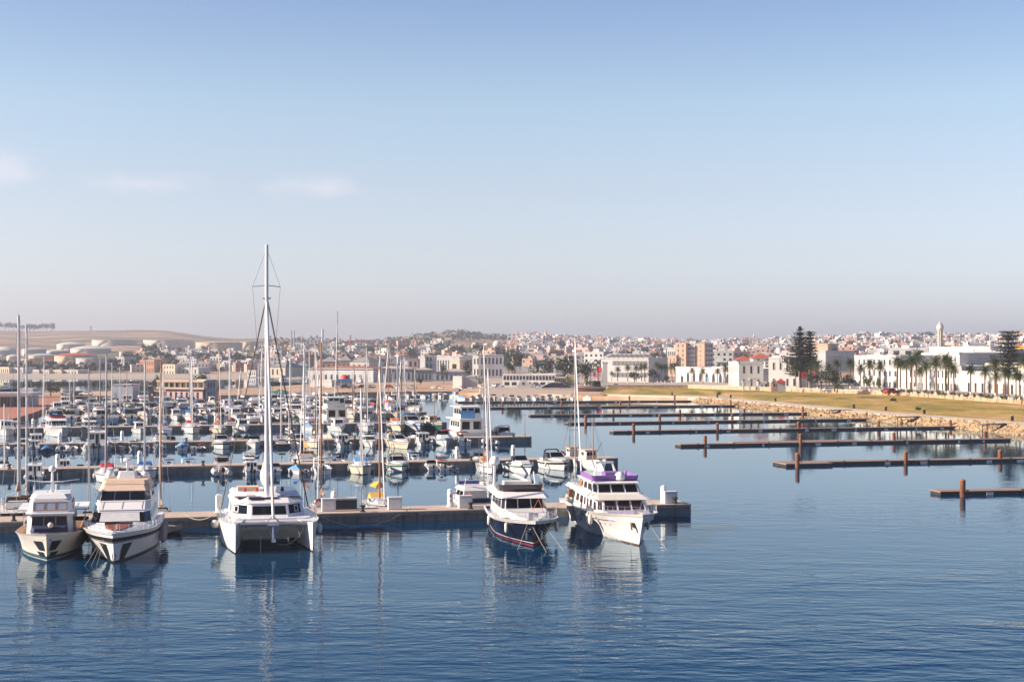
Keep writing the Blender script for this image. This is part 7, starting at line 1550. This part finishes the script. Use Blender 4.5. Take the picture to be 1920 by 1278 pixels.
for u, y, z, where in [(u, 741 + crnd.uniform(-1, .5), 1.1, 'on the spit near the round green tree') for u in (126, 131, 137, 143, 149, 155, 161)] + [(u, 727.5 + crnd.uniform(-.5, .5), 1.1, 'on the quay by the blue-roofed shed') for u in (636, 648, 660, 682, 690, 694, 730)] + [(u, 728.5, 1.1, 'on the quay near the grey sheds') for u in (744, 772, 905, 918)] + [(u, 725.5, 2.1, 'by the waterfront restaurant') for u in (928, 936, 1000, 1006)] + [(1152, 725.5, 2.3, 'beside the old wooden ship on the bank'), (1261, 725.5, 2.4, 'before the arched hall'), (1293, 726.5, 2.4, 'before the arched hall'), (1550, 735, 3.9, 'on the terrace road'), (1672, 738, 3.9, 'on the terrace road'), (1668, 737, 3.9, 'on the terrace road')]:
    n, m = crnd.choice(CC); dup(CP, at(u, y, z), R(crnd.choice((5, 175, 80, 15)) + crnd.uniform(-10, 10)), '%s car parked %s' % (n, where), None, 'cars parked along the waterfront', None, {'body': m, 'cabin': m})
drop_tree(CP)
for n_ in range(26):
    if n_ < 12: u, y, z, w, where = crnd.uniform(745, 915), 729.5 + crnd.uniform(-1.2, .8), 1.1, 12, 'ashore by white box building'
    else: u, y, z, w, where = 1163 + (n_ - 12) * 9.5 + crnd.uniform(-2, 2), 726.5 + crnd.uniform(-.6, .8), 2.45, 13, 'ashore before the palms'
    kd = crnd.choice(['cuddy', 'cover', 'open', 'cover', 'rib']); pr, L0, B0 = PROTO[kd]; s = w * 1.0 / F * at(u, y, z).y / 3.2; cvn = crnd.choice(['navy', 'white', 'yellow', 'red', 'tan', 'white', 'sky blue']); noun, wd_ = WHAT[kd]
    dup(pr, at(u, y, z) + Vector((0, 0, .35)), R(crnd.choice((10, 170, 60, 120)) + crnd.uniform(-15, 15)), 'white %s with %s, %s' % (noun, wd_ % cvn, where), None, 'boats laid up ashore', (s * .55,) * 3, {n: CANV[cvn] for n in TRIM[kd]})
pr = PROTO['wood'][0]; o = dup(pr, at(1133, 734, LZ), R(200), 'old dark wooden ship set ashore as a landmark, with red flag', None, 'boats laid up ashore', (1.15, 1.2, 1.4), {'hull': HULLC['brown'], 'wheelhouse': HULLC['black'], 'mast': HULLC['black'], 'roof': BLACK})
o = dup(PROTO['cover'][0], at(541, 742, SPZ) + Vector((0, 0, .3)), R(185), 'long boat under a bright green cover, ashore on the spit', None, 'boats laid up ashore', (1.2,) * 3, {'boat_cover': GREEN})
for n_ in PROTO.values(): drop_tree(n_[0])
for tr_ in TREEP.values():
    for x in tr_: drop_tree(x)
def flag(u, yb, yt, z0, label, m, P=None):
    P = P or at(u, yb, z0); h = zrow(yt, P.y) - z0; t = thing('flagpole', label, 'flag', P, 0, 'flags on poles'); k = MB(); k.tube([(0, 0, 0), (0, 0, h)], .09, 5, .05); k.build('pole', WHITE, t); k = MB(); w = 2.2
    k.loft([[(x, .18 * math.sin(x * 2.2), h - .1 - x * .25), (x, .18 * math.sin(x * 2.2), h - 1.7 - x * .35)] for x in [i * w / 6 for i in range(7)]], False); k.build('flag_cloth', m, t)
RF = M('red_flag_cloth', (.55, .02, .04), .8)
flag(1517, 729, 693, 3.8, 'red flag on a white pole between the pine and the palms', RF); flag(1498, 729, 695, 3.8, 'red flag on a white pole in front of the shaded villa wall', RF); flag(1118, 722, 686, 2.2, 'red flag above the old wooden ship ashore', RF); flag(1605, 690, 661, 9, 'small red flag on the roof of the long white villa', RF)
flag(1112, 722, 697, 2.2, 'pink flag left of the old wooden ship ashore', M('pink_cloth', (.55, .05, .22), .8))
def lamp(u, yb, z0, h, label):
    P = at(u, yb, z0); t = thing('street_lamp', label, 'street lamp', P, 0, 'lamp posts of the marina'); k = MB(); k.lathe([(.12, 0), (.12, .6), (.07, .7), (.05, h)], 8); k.build('pole', SLATE, t); k = MB(); k.box(0, -.5, h + .02, .12, 1.1, .08); k.box(0, -.9, h - .04, .3, .5, .1); k.build('lantern', SLATE, t)
for i, (k_, u) in enumerate(((3, 985), (3, 700), (3, 330), (2, 440), (2, 760))): 
    if i == 0: p = pierpt(k_, u, DZ); lamp(U0 + F * p.x / p.y, HZ + F * (CAMH - DZ) / p.y, DZ, 3.6, 'slim lamp post at the end of the third pier')
# red channel flags / small details on the bank: posts and benches along the path
for u, y in ((1345, 745), (1454, 752.5), (1601, 765.5), (1661, 770), (1733, 776), (1898, 789), (1370, 746), (1260, 741)):
    o = MB().box(0, 0, .5, .45, .45, 1.0).build('litter_bin', BLACK); o.location = at(u, y, LZ); k = MB(); k.lathe([(.3, 0), (.3, .1)], 8, (0, 0, 1.0)); k.build('lid', SLATE, o); tag(o, 'dark litter bin on the pale shore path', 'litter bin', 'litter bins on the shore path')
for u, y in ((1575, 768.5), (1705, 781), (1866, 795)):
    t = thing('landing_stage', 'short dark landing stage on the rocks of the right bank', 'landing stage', at(u, y, 1.4), R(-62), 'landing stages on the rocks'); k = MB(); k.box(0, 0, 0, 1.6, 6.5, .15); k.build('deck', BOLM, t); [MB().tube([(x, yy, -1.6), (x, yy, 0)], .08, 5).build('post', BOLM, t) for x in (-.6, .6) for yy in (-2.6, 2.6)]
# ================================================================ labels: whoever still shares one is told apart by its place in the row
from collections import defaultdict
bpy.context.view_layer.update()
by = defaultdict(list)
for o in TAGGED:
    try: by[o['label']].append(o)
    except ReferenceError: pass
for lab, os_ in by.items():
    if len(os_) < 2 or lab.startswith('tan boulder'): continue
    def sx_(o):
        p = o.matrix_world.translation
        if p.length < 1 and o.children: p = o.children[0].matrix_world.translation
        return p.x / max(1, p.y)
    os_.sort(key=sx_)
    words_ = len(lab.split())
    for i, o in enumerate(os_):
        suf = ', ' + nth(i) + ' from left'
        if words_ + 3 > 16: suf = ', ' + nth(i)
        o['label'] = lab + suf
print('things', len(TAGGED), 'objects', len(bpy.data.objects))
